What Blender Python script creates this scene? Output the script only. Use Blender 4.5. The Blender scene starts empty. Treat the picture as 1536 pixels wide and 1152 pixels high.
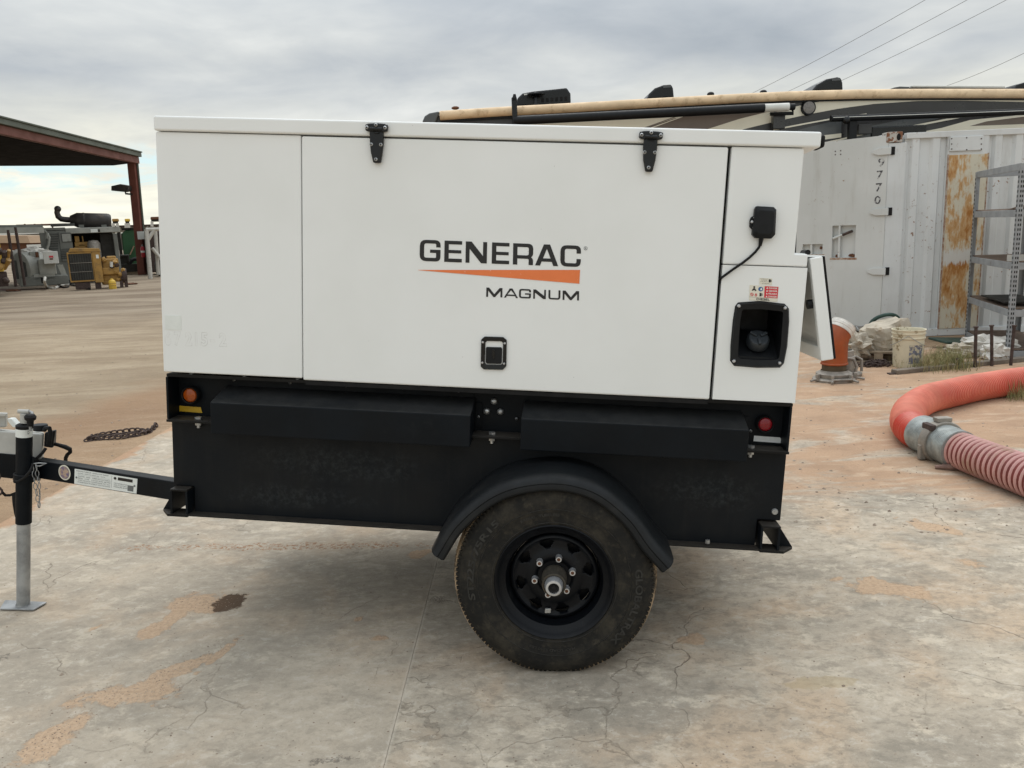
import bpy, bmesh, math, random
from mathutils import Vector, Matrix
random.seed(7)
SC = bpy.context.scene
COL = SC.collection
PI = math.pi

# ------------------------------------------------------------------ camera
FPX, CX, CY = 1200.0, 768.0, 576.0          # focal length and centre in photo pixels (1536 wide)
HCAM = 1.6087
def nrm(v): return Vector(v).normalized()
_U = -nrm((262, FPX*FPX/231.0, FPX))
_F = (Vector((0, 0, 1)) - _U.z*_U).normalized()
_X = _F.cross(_U)
WM = Matrix((_X, _F, _U))                   # camera coords (x right, y down, z fwd) -> world
CAM = Vector((0, 0, HCAM))
cd = bpy.data.cameras.new('camera')
cd.sensor_width = 36.0; cd.lens = 36.0*FPX/1536.0
cd.clip_start = 0.05; cd.clip_end = 3000
cam = bpy.data.objects.new('camera', cd); COL.objects.link(cam)
R = Matrix((WM @ Vector((1, 0, 0)), WM @ Vector((0, -1, 0)), WM @ Vector((0, 0, -1)))).transposed()
cam.matrix_world = Matrix.Translation(CAM) @ R.to_4x4()
SC.camera = cam

# ------------------------------------------------------------------ world sky
SUN_EL, SUN_AZ = math.radians(62), math.radians(12)      # azimuth clockwise from +Y: high up, beyond the trailer
wd = bpy.data.worlds.new('World'); SC.world = wd; wd.use_nodes = True
def build_sky():
    nt = wd.node_tree; nt.nodes.clear()
    N = nt.nodes.new; L = nt.links.new
    def M(op, a, b=None, clamp=False):
        m = N('ShaderNodeMath'); m.operation = op; m.use_clamp = clamp
        for i, v in enumerate((a, b)):
            if v is None: continue
            if isinstance(v, (int, float)): m.inputs[i].default_value = v
            else: L(v, m.inputs[i])
        return m.outputs[0]
    def mix(f, a, b):
        m = N('ShaderNodeMix'); m.data_type = 'RGBA'
        for s, v in ((m.inputs['Factor'], f), (m.inputs[6], a), (m.inputs[7], b)):
            if isinstance(v, (int, float)): s.default_value = v
            elif isinstance(v, tuple): s.default_value = (*v, 1)
            else: L(v, s)
        return m.outputs[2]
    def ramp(f, pts):
        r = N('ShaderNodeValToRGB'); L(f, r.inputs[0])
        while len(r.color_ramp.elements) < len(pts): r.color_ramp.elements.new(0.5)
        for e, (p, c) in zip(r.color_ramp.elements, pts):
            e.position = p; e.color = (*c, 1) if isinstance(c, tuple) else (c, c, c, 1)
        return r.outputs[0]
    out = N('ShaderNodeOutputWorld'); bg = N('ShaderNodeBackground'); bg.inputs[1].default_value = 0.1
    L(bg.outputs[0], out.inputs[0])
    sky = N('ShaderNodeTexSky'); sky.sky_type = 'NISHITA'; sky.sun_disc = False
    sky.sun_elevation = SUN_EL; sky.sun_rotation = SUN_AZ; sky.dust_density = 1.5
    tc = N('ShaderNodeTexCoord'); sp = N('ShaderNodeSeparateXYZ'); L(tc.outputs['Generated'], sp.inputs[0])
    z = M('MAXIMUM', sp.outputs[2], 0.0)
    den = M('ADD', z, 0.13)
    px = M('DIVIDE', sp.outputs[0], den); py = M('DIVIDE', sp.outputs[1], den)
    cb = N('ShaderNodeCombineXYZ'); L(px, cb.inputs[0]); L(py, cb.inputs[1])
    def noise(scale, det, rough, dist, off):
        ad = N('ShaderNodeVectorMath'); ad.operation = 'ADD'; L(cb.outputs[0], ad.inputs[0]); ad.inputs[1].default_value = off
        n = N('ShaderNodeTexNoise'); L(ad.outputs[0], n.inputs['Vector'])
        n.inputs['Scale'].default_value = scale; n.inputs['Detail'].default_value = det
        n.inputs['Roughness'].default_value = rough; n.inputs['Distortion'].default_value = dist
        return n.outputs['Fac']
    n1 = noise(0.62, 6, 0.5, 0.3, (3.1, 1.2, 0))
    n2 = noise(2.1, 7, 0.55, 0.3, (9.3, 4.0, 2))
    v = M('ADD', M('MULTIPLY', n1, 0.72), M('MULTIPLY', n2, 0.28))
    # grey cloud deck: dark bellies to pale gaps
    deck = ramp(v, [(0.34, (2.68, 3.0, 3.35)), (0.46, (3.45, 3.72, 3.98)), (0.56, (4.4, 4.6, 4.65)), (0.68, (5.9, 6.0, 5.8))])
    low = ramp(n2, [(0.36, (6.2, 6.1, 5.35)), (0.6, (7.6, 7.4, 6.2))])
    # towards the horizon the deck breaks up and goes creamy
    el = M('ADD', sp.outputs[2], M('MULTIPLY', M('SUBTRACT', n1, 0.5), 0.16))
    lowm = ramp(el, [(0.0, 1.0), (0.075, 0.92), (0.17, 0.0)])
    c = mix(lowm, deck, low)
    # thin blue openings low down
    ga = M('MULTIPLY', ramp(sp.outputs[2], [(0.055, 0.0), (0.068, 1.0), (0.098, 1.0), (0.115, 0.0)]), ramp(noise(1.9, 6, 0.6, 0.5, (1.7, 8.2, 5)), [(0.40, 0.0), (0.52, 0.9)]))
    blue = mix(0.8, sky.outputs[0], (4.9, 6.4, 6.6))
    c = mix(ga, c, blue)
    # an overcast sky brightens gently towards the zenith
    zen = ramp(sp.outputs[2], [(0.2, 1.0), (0.9, 2.3)])
    mm = N('ShaderNodeMix'); mm.data_type = 'RGBA'; mm.blend_type = 'MULTIPLY'; mm.inputs['Factor'].default_value = 1
    L(c, mm.inputs[6]); L(zen, mm.inputs[7])
    L(mm.outputs[2], bg.inputs[0])
build_sky()

sd = bpy.data.lights.new('sun', 'SUN'); sd.energy = 1.0; sd.angle = math.radians(50); sd.color = (1.0, 0.97, 0.92)
so = bpy.data.objects.new('sun', sd); COL.objects.link(so)
sdir = Vector((math.sin(SUN_AZ)*math.cos(SUN_EL), math.cos(SUN_AZ)*math.cos(SUN_EL), math.sin(SUN_EL)))
so.rotation_euler = sdir.to_track_quat('Z', 'Y').to_euler(); so.location = (0, -5, 12)

SC.render.engine = 'CYCLES'
SC.cycles.use_denoising = True
SC.cycles.max_bounces = 6
SC.view_settings.view_transform = 'Standard'; SC.view_settings.look = 'None'
SC.view_settings.exposure = 0.58; SC.view_settings.gamma = 1.0
SC.view_settings.use_curve_mapping = False

# ------------------------------------------------------------------ placing helpers
def ray(px, py): return WM @ (Vector((px-CX, py-CY, FPX))/FPX)
def G(px, py, z=0.0):                      # photo pixel -> point on the level z
    r = ray(px, py); return CAM + r*((z-HCAM)/r.z)
def V(px, py, y):                          # photo pixel -> point at distance y
    r = ray(px, py); return CAM + r*(y/r.y)
ex = -nrm((-16838, -802, 1200)); ez = -nrm((-268, 7424, 1200)); ez = (ez - ex*ex.dot(ez)).normalized(); ey = ez.cross(ex)
EX, EY, EZ = WM @ ex, WM @ ey, WM @ ez      # the trailer's own axes
TO = CAM + ray(831.8, 876)*2.88 + EY*0.2 - EZ*0.36
TM = Matrix((EX, EY, EZ)).transposed()
TI = TM.transposed()
def T(px, py, w=0.0):                      # photo pixel -> trailer (x, y=w, z)
    o = TI @ (CAM-TO); d = TI @ ray(px, py); return o + d*((w-o.y)/d.y)
def TV(px, py, v):                         # photo pixel -> trailer point at height v
    o = TI @ (CAM-TO); d = TI @ ray(px, py); return o + d*((v-o.z)/d.z)
def W2T(p): return TI @ (Vector(p)-TO)

# ------------------------------------------------------------------ materials
class NB:
    def __init__(s, name):
        s.m = bpy.data.materials.new(name); s.m.use_nodes = True
        s.nt = s.m.node_tree; s.nt.nodes.clear()
        s.out = s.nt.nodes.new('ShaderNodeOutputMaterial'); s.b = s.nt.nodes.new('ShaderNodeBsdfPrincipled')
        s.nt.links.new(s.b.outputs[0], s.out.inputs[0])
        s.tc = s.nt.nodes.new('ShaderNodeTexCoord'); s.pos = s.tc.outputs['Object']
    def N(s, t): return s.nt.nodes.new(t)
    def L(s, a, b): s.nt.links.new(a, b)
    def set(s, sock, v):
        if isinstance(v, (int, float)): sock.default_value = v
        elif isinstance(v, (tuple, list)):
            sock.default_value = (*v, 1) if len(v) == 3 and len(sock.default_value) == 4 else v
        else: s.L(v, sock)
    def math(s, op, a, b=None, clamp=False):
        m = s.N('ShaderNodeMath'); m.operation = op; m.use_clamp = clamp
        s.set(m.inputs[0], a)
        if b is not None: s.set(m.inputs[1], b)
        return m.outputs[0]
    def mix(s, f, a, b, mode='MIX'):
        m = s.N('ShaderNodeMix'); m.data_type = 'RGBA'; m.blend_type = mode
        s.set(m.inputs['Factor'], f); s.set(m.inputs[6], a); s.set(m.inputs[7], b)
        return m.outputs[2]
    def ramp(s, f, lo, hi, a=0.0, b=1.0):
        m = s.N('ShaderNodeMapRange'); m.interpolation_type = 'SMOOTHSTEP'; s.set(m.inputs[0], f)
        for i, v in enumerate((lo, hi, a, b)): m.inputs[i+1].default_value = v
        return m.outputs[0]
    def scaled(s, sc, rot=0.0):
        mp = s.N('ShaderNodeMapping'); s.L(s.pos, mp.inputs[0]); mp.inputs['Scale'].default_value = sc; mp.inputs['Rotation'].default_value = (0, 0, rot)
        return mp.outputs[0]
    def noise(s, scale, det=4, rough=0.55, dist=0.0, vec=None):
        n = s.N('ShaderNodeTexNoise'); s.L(vec or s.pos, n.inputs['Vector'])
        for k, v in (('Scale', scale), ('Detail', det), ('Roughness', rough), ('Distortion', dist)): n.inputs[k].default_value = v
        return n.outputs['Fac']
    def voro(s, scale, feature='F1', vec=None, rand=1.0):
        n = s.N('ShaderNodeTexVoronoi'); n.feature = feature; s.L(vec or s.pos, n.inputs['Vector'])
        n.inputs['Scale'].default_value = scale; n.inputs['Randomness'].default_value = rand
        return n.outputs['Distance']
    def bump(s, h, strength, dist=0.01, prev=None):
        n = s.N('ShaderNodeBump'); n.inputs['Strength'].default_value = strength; n.inputs['Distance'].default_value = dist
        s.L(h, n.inputs['Height'])
        if prev: s.L(prev, n.inputs['Normal'])
        return n.outputs[0]
    def done(s, col, rough=0.6, metal=0.0, normal=None, spec=None, **kw):
        s.set(s.b.inputs['Base Color'], col); s.set(s.b.inputs['Roughness'], rough); s.set(s.b.inputs['Metallic'], metal)
        if normal: s.L(normal, s.b.inputs['Normal'])
        if spec is not None: s.set(s.b.inputs['Specular IOR Level'], spec)
        for k, v in kw.items(): s.set(s.b.inputs[k], v)
        return s.m

def plain(name, col, rough=0.5, metal=0.0, var=0.25, scale=14, col2=None, bump=0.0, spec=None, dirt=None, dirt_amt=(0.55, 0.75), dscale=5):
    s = NB(name)
    n = s.noise(scale, 5, 0.6)
    c2 = col2 or tuple(c*(1-var) for c in col)
    c = s.mix(s.ramp(n, 0.3, 0.7), col, c2)
    if dirt:
        c = s.mix(s.ramp(s.noise(dscale, 6, 0.65), *dirt_amt), c, dirt)
    nm = s.bump(s.noise(scale*6, 4, 0.6), bump, 0.004) if bump else None
    r = s.ramp(n, 0.2, 0.8, max(rough-0.08, 0.02), min(rough+0.1, 1))
    return s.done(c, r, metal, nm, spec)

def white_paint():
    s = NB('white_powder_paint')
    c = s.mix(s.ramp(s.noise(2.2, 4), 0.35, 0.7), (0.80, 0.815, 0.805), (0.765, 0.78, 0.765))
    # tiny grit specks and faint rub marks
    sp = s.math('MULTIPLY', s.ramp(s.voro(23), 0.018, 0.032, 1, 0), s.ramp(s.noise(3.1, 2), 0.5, 0.56))
    c = s.mix(s.math('MULTIPLY', sp, 0.75), c, (0.16, 0.13, 0.10))
    rub = s.ramp(s.noise(3, 6, 0.7, 0, s.scaled((1, 1, 9))), 0.66, 0.8)
    c = s.mix(s.math('MULTIPLY', rub, 0.12), c, (0.45, 0.43, 0.38))
    return s.done(c, s.ramp(s.noise(9), 0.3, 0.7, 0.32, 0.42), 0, s.bump(s.noise(380, 2), 0.06, 0.001))
def dusty_top(s, c, col, amt):
    g = s.N('ShaderNodeNewGeometry'); x = s.N('ShaderNodeSeparateXYZ'); s.L(g.outputs['Normal'], x.inputs[0])
    m = s.math('MULTIPLY', s.ramp(x.outputs[2], .35, .8), s.ramp(s.noise(11, 6, .7), .25, .7, .45, 1.0))
    return s.mix(s.math('MULTIPLY', m, amt), c, col)
def black_paint(name='black_chassis_paint', base=(0.0025, 0.0040, 0.0058), scuff=0.08):
    s = NB(name)
    c = s.mix(s.ramp(s.noise(5, 5), 0.3, 0.75), base, tuple(v*1.7 for v in base))
    patch = s.math('MULTIPLY', s.ramp(s.noise(1.6, 3), 0.5, 0.72), s.ramp(s.noise(26, 8, 0.75), 0.5, 0.72))
    c = s.mix(s.math('MULTIPLY', patch, scuff), c, (0.075, 0.08, 0.08))
    streak = s.ramp(s.noise(2, 6, 0.7, 0, s.scaled((9, 9, 0.8))), 0.56, 0.8)
    c = s.mix(s.math('MULTIPLY', streak, 0.16), c, (0.04, 0.036, 0.03))
    c = dusty_top(s, c, (0.034, 0.034, 0.033) if name == 'black_chassis_paint' else (0.060, 0.052, 0.043), .75)
    return s.done(c, s.ramp(s.noise(7), 0.3, 0.7, 0.42, 0.6), 0, s.bump(s.noise(160, 3), 0.12, 0.002), 0.16)
MAT = {}
def build_materials():
    m = MAT
    m['white'] = white_paint()
    m['black'] = black_paint()
    m['ledge'] = black_paint('black_paint_dusty', (0.008, 0.0078, 0.0075), 0.7)
    m['plastic'] = plain('black_plastic', (0.0045, 0.0055, 0.007), 0.5, var=0.3, scale=30, bump=0.05, spec=0.3)
    m['gloss'] = plain('black_gloss_cast', (0.004, 0.005, 0.006), 0.24, var=0.3, scale=30, spec=0.4)
    m['rubber'] = plain('black_rubber', (0.006, 0.006, 0.0065), 0.7, var=0.3, scale=20, spec=0.3)
    m['fender'] = plain('black_fender_plastic', (0.0055, 0.0072, 0.0088), 0.5, var=0.35, scale=8, bump=0.1, spec=0.3, dirt=(0.020, 0.020, 0.019), dirt_amt=(0.5, 0.8))
    m['zinc'] = plain('zinc_plated_steel', (0.55, 0.56, 0.56), 0.42, 0.85, var=0.35, scale=60)
    m['galv'] = plain('galvanised_steel', (0.40, 0.41, 0.41), 0.55, 0.35, var=0.45, scale=9, bump=0.1, dirt=(0.22, 0.18, 0.13), dirt_amt=(0.6, 0.8))
    m['capgrey'] = plain('slate_plastic_cap', (0.020, 0.025, 0.030), 0.5, var=.2, scale=30)
    m['silver'] = plain('silver_cap_metal', (0.62, 0.63, 0.65), 0.32, 0.7, var=0.2, scale=30)
    m['rust'] = plain('rusty_steel', (0.16, 0.065, 0.03), 0.85, var=0.5, scale=30, bump=0.3)
    m['rustdark'] = plain('dark_rusty_steel', (0.075, 0.048, 0.04), 0.8, var=0.5, scale=25, bump=0.25)
    m['orange'] = plain('orange_decal', (0.80, 0.20, 0.055), 0.45, var=0.05, dirt=(0.85, 0.75, 0.65), dirt_amt=(0.66, 0.72), dscale=130)
    m['ink'] = plain('black_decal', (0.008, 0.008, 0.009), 0.4, var=0.1)
    m['inkgrey'] = plain('faded_black_stencil', (0.10, 0.10, 0.11), 0.7, var=0.6, scale=40, dirt=(.5, .5, .49), dirt_amt=(.5, .56), dscale=30)
    s = NB('ghost_letter_residue'); c = s.mix(s.ramp(s.noise(28, 4), .42, .62), (0.77, 0.77, 0.755), (0.56, 0.56, 0.545)); m['ghost'] = s.done(c, .5)
    m['label'] = plain('cream_label', (0.74, 0.71, 0.60), 0.5, var=0.06, scale=30)
    m['labelwhite'] = plain('white_label', (0.74, 0.77, 0.74), 0.45, var=0.06, scale=30)
    m['redlabel'] = plain('red_label', (0.62, 0.03, 0.045), 0.45, var=0.1)
    m['bluelabel'] = plain('blue_label', (0.03, 0.12, 0.30), 0.45, var=0.1)
    m['whiteink'] = plain('white_print', (0.8, 0.78, 0.74), 0.5, var=0.05)
    m['greyink'] = plain('grey_print', (0.14, 0.15, 0.15), 0.5, var=0.1)
    m['amber'] = plain('amber_lens', (0.38, 0.07, 0.004), 0.25, var=0.3, scale=160)
    m['redlens'] = plain('red_lens', (0.27, 0.005, 0.012), 0.25, var=0.35, scale=160)
    m['yellow'] = plain('yellow_reflector', (0.62, 0.38, 0.02), 0.4, var=0.12, scale=120)
    m['reflwhite'] = plain('silver_reflector', (0.72, 0.74, 0.73), 0.35, var=0.08, scale=120)
    m['greypaint'] = plain('light_grey_cast_paint', (0.47, 0.47, 0.44), 0.5, var=0.15, scale=10, dirt=(0.20, 0.18, 0.15), dirt_amt=(0.62, 0.8), dscale=9)
    # tyre rubber with dried dust
    s = NB('dusty_tyre_rubber')
    c = s.mix(s.ramp(s.noise(9, 6, 0.7), 0.42, 0.75), (0.012, 0.0115, 0.0105), (0.044, 0.038, 0.028))
    c = s.mix(s.math('MULTIPLY', s.ramp(s.noise(30, 6, 0.75), 0.5, 0.75), 0.5), c, (0.075, 0.063, 0.045))
    m['tyre'] = s.done(c, 0.85, 0, s.bump(s.noise(140, 4), 0.25, 0.002), 0.25)
    s = NB('muddy_tread_rubber')
    c = s.mix(s.ramp(s.noise(14, 6, 0.7), 0.36, 0.62), (0.07, 0.056, 0.04), (0.40, 0.295, 0.19))
    m['tread'] = s.done(c, 0.92, 0, s.bump(s.noise(90, 4), 0.3, 0.003), 0.2)
    m['tyretext'] = plain('raised_tyre_letters', (0.030, 0.028, 0.024), 0.8, var=0.5, scale=30)
    s = NB('black_rim_paint')
    c = s.mix(s.ramp(s.noise(12, 6, 0.7), 0.55, 0.8), (0.0030, 0.0038, 0.0055), (0.018, 0.018, 0.0175))
    m['rim'] = s.done(c, 0.42, 0, None, 0.22)
    m['hub'] = plain('dirty_hub_iron', (0.05, 0.042, 0.03), 0.8, var=0.5, scale=40, bump=0.3, dirt=(0.16, 0.09, 0.04))
build_materials()

# ------------------------------------------------------------------ mesh helpers
ORIG = {}
class MB:
    def __init__(s): s.v = []; s.f = []; s.sm = []
    def add(s, vs, fs, smooth=False):
        o = len(s.v); s.v += [Vector(p) for p in vs]
        for f in fs: s.f.append([o+i for i in f]); s.sm.append(smooth)
        return s
    def hexa(s, a, b):                     # two quads (lists of 4 points), front a and back b
        return s.add(list(a)+list(b), [(3, 2, 1, 0), (4, 5, 6, 7), (0, 1, 5, 4), (1, 2, 6, 5), (2, 3, 7, 6), (3, 0, 4, 7)])
    def box(s, x0, x1, y0, y1, z0, z1):
        return s.hexa([(x0, y0, z0), (x1, y0, z0), (x1, y0, z1), (x0, y0, z1)], [(x0, y1, z0), (x1, y1, z0), (x1, y1, z1), (x0, y1, z1)])
    def obox(s, c, ax, ay, az):            # oriented box: centre, half-axis vectors
        c = Vector(c); ax = Vector(ax); ay = Vector(ay); az = Vector(az)
        q = lambda i, j, k: c+ax*i+ay*j+az*k
        return s.hexa([q(-1, -1, -1), q(1, -1, -1), q(1, -1, 1), q(-1, -1, 1)], [q(-1, 1, -1), q(1, 1, -1), q(1, 1, 1), q(-1, 1, 1)])
    def beam(s, a, b, w, h, up=(0, 0, 1)):
        a = Vector(a); b = Vector(b); d = b-a; L = d.length; d.normalize()
        side = d.cross(Vector(up))
        if side.length < 1e-4: side = d.cross(Vector((1, 0, 0)))
        side.normalize(); u = side.cross(d)
        return s.obox((a+b)/2, d*(L/2), side*(w/2), u*(h/2))
    def prism(s, poly, d):                 # polygon (3D points) extruded along vector d
        d = Vector(d); n = len(poly); p = [Vector(q) for q in poly]
        fs = [tuple(range(n-1, -1, -1)), tuple(range(n, 2*n))] + [(i, (i+1) % n, n+(i+1) % n, n+i) for i in range(n)]
        return s.add(p+[q+d for q in p], fs)
    def tube(s, path, r, n=10, caps=True, closed=False, smooth=True):
        P = [Vector(p) for p in path]; m = len(P)
        rr = r if isinstance(r, (list, tuple)) else [r]*m
        vs = []; prev = None
        for i, p in enumerate(P):
            if closed: t = P[(i+1) % m]-P[i-1]
            else: t = P[min(i+1, m-1)]-P[max(i-1, 0)]
            t.normalize()
            if prev is None:
                a = t.cross(Vector((0, 0, 1)))
                if a.length < 1e-3: a = t.cross(Vector((1, 0, 0)))
            else: a = prev - t*prev.dot(t)
            a.normalize(); prev = a; b = t.cross(a)
            vs += [p + (a*math.cos(2*PI*k/n) + b*math.sin(2*PI*k/n))*rr[i] for k in range(n)]
        fs = []
        for i in range(m if closed else m-1):
            j = (i+1) % m
            fs += [(i*n+k, i*n+(k+1) % n, j*n+(k+1) % n, j*n+k) for k in range(n)]
        s.add(vs, fs, smooth)
        if caps and not closed: s.add(vs[:n], [tuple(range(n-1, -1, -1))]); s.add(vs[-n:], [tuple(range(n))])
        return s
    def cyl(s, a, b, r, n=16, r2=None, smooth=True): return s.tube([a, b], [r, r if r2 is None else r2], n, True, False, smooth)
    def lathe(s, prof, c, ax, n=32, smooth=True, a0=0.0, a1=None, closed=False):   # prof: (radius, along axis)
        c = Vector(c); ax = Vector(ax).normalized()
        a = ax.cross(Vector((0, 0, 1)))
        if a.length < 1e-3: a = ax.cross(Vector((1, 0, 0)))
        a.normalize(); b = a.cross(ax); m = len(prof)
        full = a1 is None; cnt = n if full else n+1
        vs = []
        for k in range(cnt):
            t = 2*PI*k/n if full else a0+(a1-a0)*k/n
            d = a*math.cos(t)+b*math.sin(t)
            vs += [c+d*r+ax*h for r, h in prof]
        fs = []
        for k in range(n):
            k2 = (k+1) % cnt
            for i in range(m if closed else m-1):
                j = (i+1) % m
                fs.append((k*m+i, k2*m+i, k2*m+j, k*m+j))
        return s.add(vs, fs, smooth)
    def ball(s, c, r, n=10, sq=(1, 1, 1)):
        pr = [(r*math.sin(PI*i/n), -r*math.cos(PI*i/n)) for i in range(n+1)]
        k = len(s.v); s.lathe(pr, (0, 0, 0), (0, 0, 1), n*2)
        for i in range(k, len(s.v)): s.v[i] = Vector(c)+Vector((s.v[i].x*sq[0], s.v[i].y*sq[1], s.v[i].z*sq[2]))
        return s
    def build(s, name, mat, parent=None, bev=0.0, seg=2, loc=None, fix=True, weld=False):
        me = bpy.data.meshes.new(name)
        o = ORIG.get(parent.name, Vector()) if parent else Vector()
        l = Vector(loc) if loc is not None else Vector()
        me.from_pydata([v-o-l for v in s.v] if (o.length or l.length) else s.v, [], s.f)
        me.polygons.foreach_set('use_smooth', s.sm)
        me.materials.append(MAT[mat] if isinstance(mat, str) else mat)
        if fix:
            bm = bmesh.new(); bm.from_mesh(me)
            bmesh.ops.remove_doubles(bm, verts=bm.verts, dist=1e-5)
            bmesh.ops.recalc_face_normals(bm, faces=bm.faces); bm.to_mesh(me); bm.free()
        if any(s.sm): me.set_sharp_from_angle(angle=math.radians(38))
        ob = bpy.data.objects.new(name, me); COL.objects.link(ob)
        ob.location = l
        if parent: ob.parent = parent; ORIG[ob.name] = o+l
        if bev:
            b = ob.modifiers.new('bevel', 'BEVEL'); b.width = bev; b.segments = seg; b.limit_method = 'ANGLE'; b.angle_limit = math.radians(35)
            b.use_clamp_overlap = True
        return ob
def inst(src, parent, loc=None, name=None, rot=None):
    o = src.copy(); COL.objects.link(o); o.parent = parent
    if loc is not None: o.location = loc
    if rot is not None: o.rotation_euler = rot
    return o
def copy_tree(o, parent=None):
    c = o.copy(); COL.objects.link(c); c.parent = parent
    for ch in list(o.children): copy_tree(ch, c)
    return c
def tag(o, label, cat, group=None, kind=None):
    if label: o['label'] = label
    if cat: o['category'] = cat
    if group: o['group'] = group
    if kind: o['kind'] = kind
    return o
def thing(name, loc, label, cat, group=None):
    o = bpy.data.objects.new(name, None); COL.objects.link(o); o.location = loc; o.empty_display_size = 0.1
    ORIG[o.name] = Vector(loc)
    return tag(o, label, cat, group)

# text and glyphs -> flat vertex/face lists
def text_mesh(body, bold=0.0, shear=0.0, fill=True):
    cu = bpy.data.curves.new('lettering', 'FONT'); cu.body = body; cu.offset = bold; cu.resolution_u = 3; cu.shear = shear
    ob = bpy.data.objects.new('lettering', cu)
    me = bpy.data.meshes.new_from_object(ob)
    vs = [v.co.copy() for v in me.vertices]; fs = [tuple(p.vertices) for p in me.polygons]
    bpy.data.objects.remove(ob); bpy.data.curves.remove(cu); bpy.data.meshes.remove(me)
    return vs, fs
def rounded(poly, n=4):
    out = []; m = len(poly)
    for i, p in enumerate(poly):
        r = p[2] if len(p) > 2 else 0
        P = Vector(p[:2])
        if not r: out.append(P); continue
        a = Vector(poly[i-1][:2])-P; b = Vector(poly[(i+1) % m][:2])-P
        a = P+a.normalized()*r; b = P+b.normalized()*r
        for k in range(n+1):
            t = k/n; out.append(a*(1-t)**2 + P*2*t*(1-t) + b*t*t)
    return out
def glyph_mesh(paths):
    cu = bpy.data.curves.new('glyph', 'CURVE'); cu.dimensions = '2D'; cu.fill_mode = 'BOTH'
    for p in paths:
        pts = rounded(p); sp = cu.splines.new('POLY'); sp.points.add(len(pts)-1); sp.use_cyclic_u = True
        for q, v in zip(sp.points, pts): q.co = (v.x, v.y, 0, 1)
    ob = bpy.data.objects.new('glyph', cu); me = bpy.data.meshes.new_from_object(ob)
    vs = [v.co.copy() for v in me.vertices]; fs = [tuple(p.vertices) for p in me.polygons]
    bpy.data.objects.remove(ob); bpy.data.curves.remove(cu); bpy.data.meshes.remove(me)
    return vs, fs
def quad_map(q):                            # unit square -> quad TL TR BR BL (points)
    TL, TR, BR, BL = [Vector(p) for p in q]
    return lambda x, y: (TL*(1-x)+TR*x)*y + (BL*(1-x)+BR*x)*(1-y)
def put_text(mb, body, q, bold=0.0, n=None):  # fit text into the quad
    vs, fs = text_mesh(body, bold)
    if not vs: return mb
    x0 = min(v.x for v in vs); x1 = max(v.x for v in vs); y0 = min(v.y for v in vs); y1 = max(v.y for v in vs)
    f = quad_map(q); o = Vector(n) if n else Vector()
    return mb.add([f((v.x-x0)/(x1-x0), (v.y-y0)/max(y1-y0, 1e-6))+o for v in vs], fs)
def sheet(mb, q, off):                      # thin plate: quad TL TR BR BL, thickness vector off
    q = [Vector(p) for p in q]; off = Vector(off)
    return mb.hexa([q[3], q[2], q[1], q[0]], [q[3]+off, q[2]+off, q[1]+off, q[0]+off])

# ================================================================== GROUND
def blob_mask(s, items, k=0.35, scale=7.0, lo=0.75, hi=1.05):
    """union of ragged ellipses: (centre, half-length vector, half-width)"""
    tot = None
    nz = s.math('ADD', s.math('MULTIPLY', s.math('SUBTRACT', s.noise(scale, 8, 0.7, 0.6), 0.5), k*5.0), s.math('MULTIPLY', s.math('SUBTRACT', s.noise(scale*.4, 3, 0.5, 1.0), 0.5), k*3.0))
    sp = s.N('ShaderNodeSeparateXYZ'); s.L(s.pos, sp.inputs[0])
    for c, hl, hw in items:
        hl = Vector((hl[0], hl[1])); L = hl.length; d = hl/L
        dx = s.math('SUBTRACT', sp.outputs[0], c[0]); dy = s.math('SUBTRACT', sp.outputs[1], c[1])
        a = s.math('DIVIDE', s.math('ADD', s.math('MULTIPLY', dx, d.x), s.math('MULTIPLY', dy, d.y)), L)
        b = s.math('DIVIDE', s.math('SUBTRACT', s.math('MULTIPLY', dy, d.x), s.math('MULTIPLY', dx, d.y)), hw)
        r = s.math('SQRT', s.math('ADD', s.math('MULTIPLY', a, a), s.math('MULTIPLY', b, b)))
        m = s.ramp(s.math('ADD', r, nz), lo, hi, 1, 0)
        tot = m if tot is None else s.math('MAXIMUM', tot, m)
    return tot
def seg_blob(p, q, w):                      # ellipse along two photo pixels, w = half width in metres
    a, b = G(*p), G(*q); c = (a+b)/2; h = (b-a)/2
    return ((c.x, c.y), (h.x, h.y), w)

def sand_colour(s):
    n1 = s.noise(0.55, 5, 0.6, 0.5, s.scaled((0.5, 1.6, 1), 0.25))
    n2 = s.noise(3.5, 8, 0.7, 0.3, s.scaled((0.6, 1.5, 1), 0.2))
    c = s.mix(s.ramp(n1, 0.3, 0.7), (0.43, 0.298, 0.185), (0.335, 0.228, 0.143))
    c = s.mix(s.math('MULTIPLY', s.ramp(n2, 0.42, 0.75), 0.6), c, (0.54, 0.40, 0.28))
    g = s.ramp(s.noise(60, 5, 0.7), 0.3, 0.75)
    return s.mix(s.math('MULTIPLY', g, 0.35), c, (0.24, 0.16, 0.10))

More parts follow.
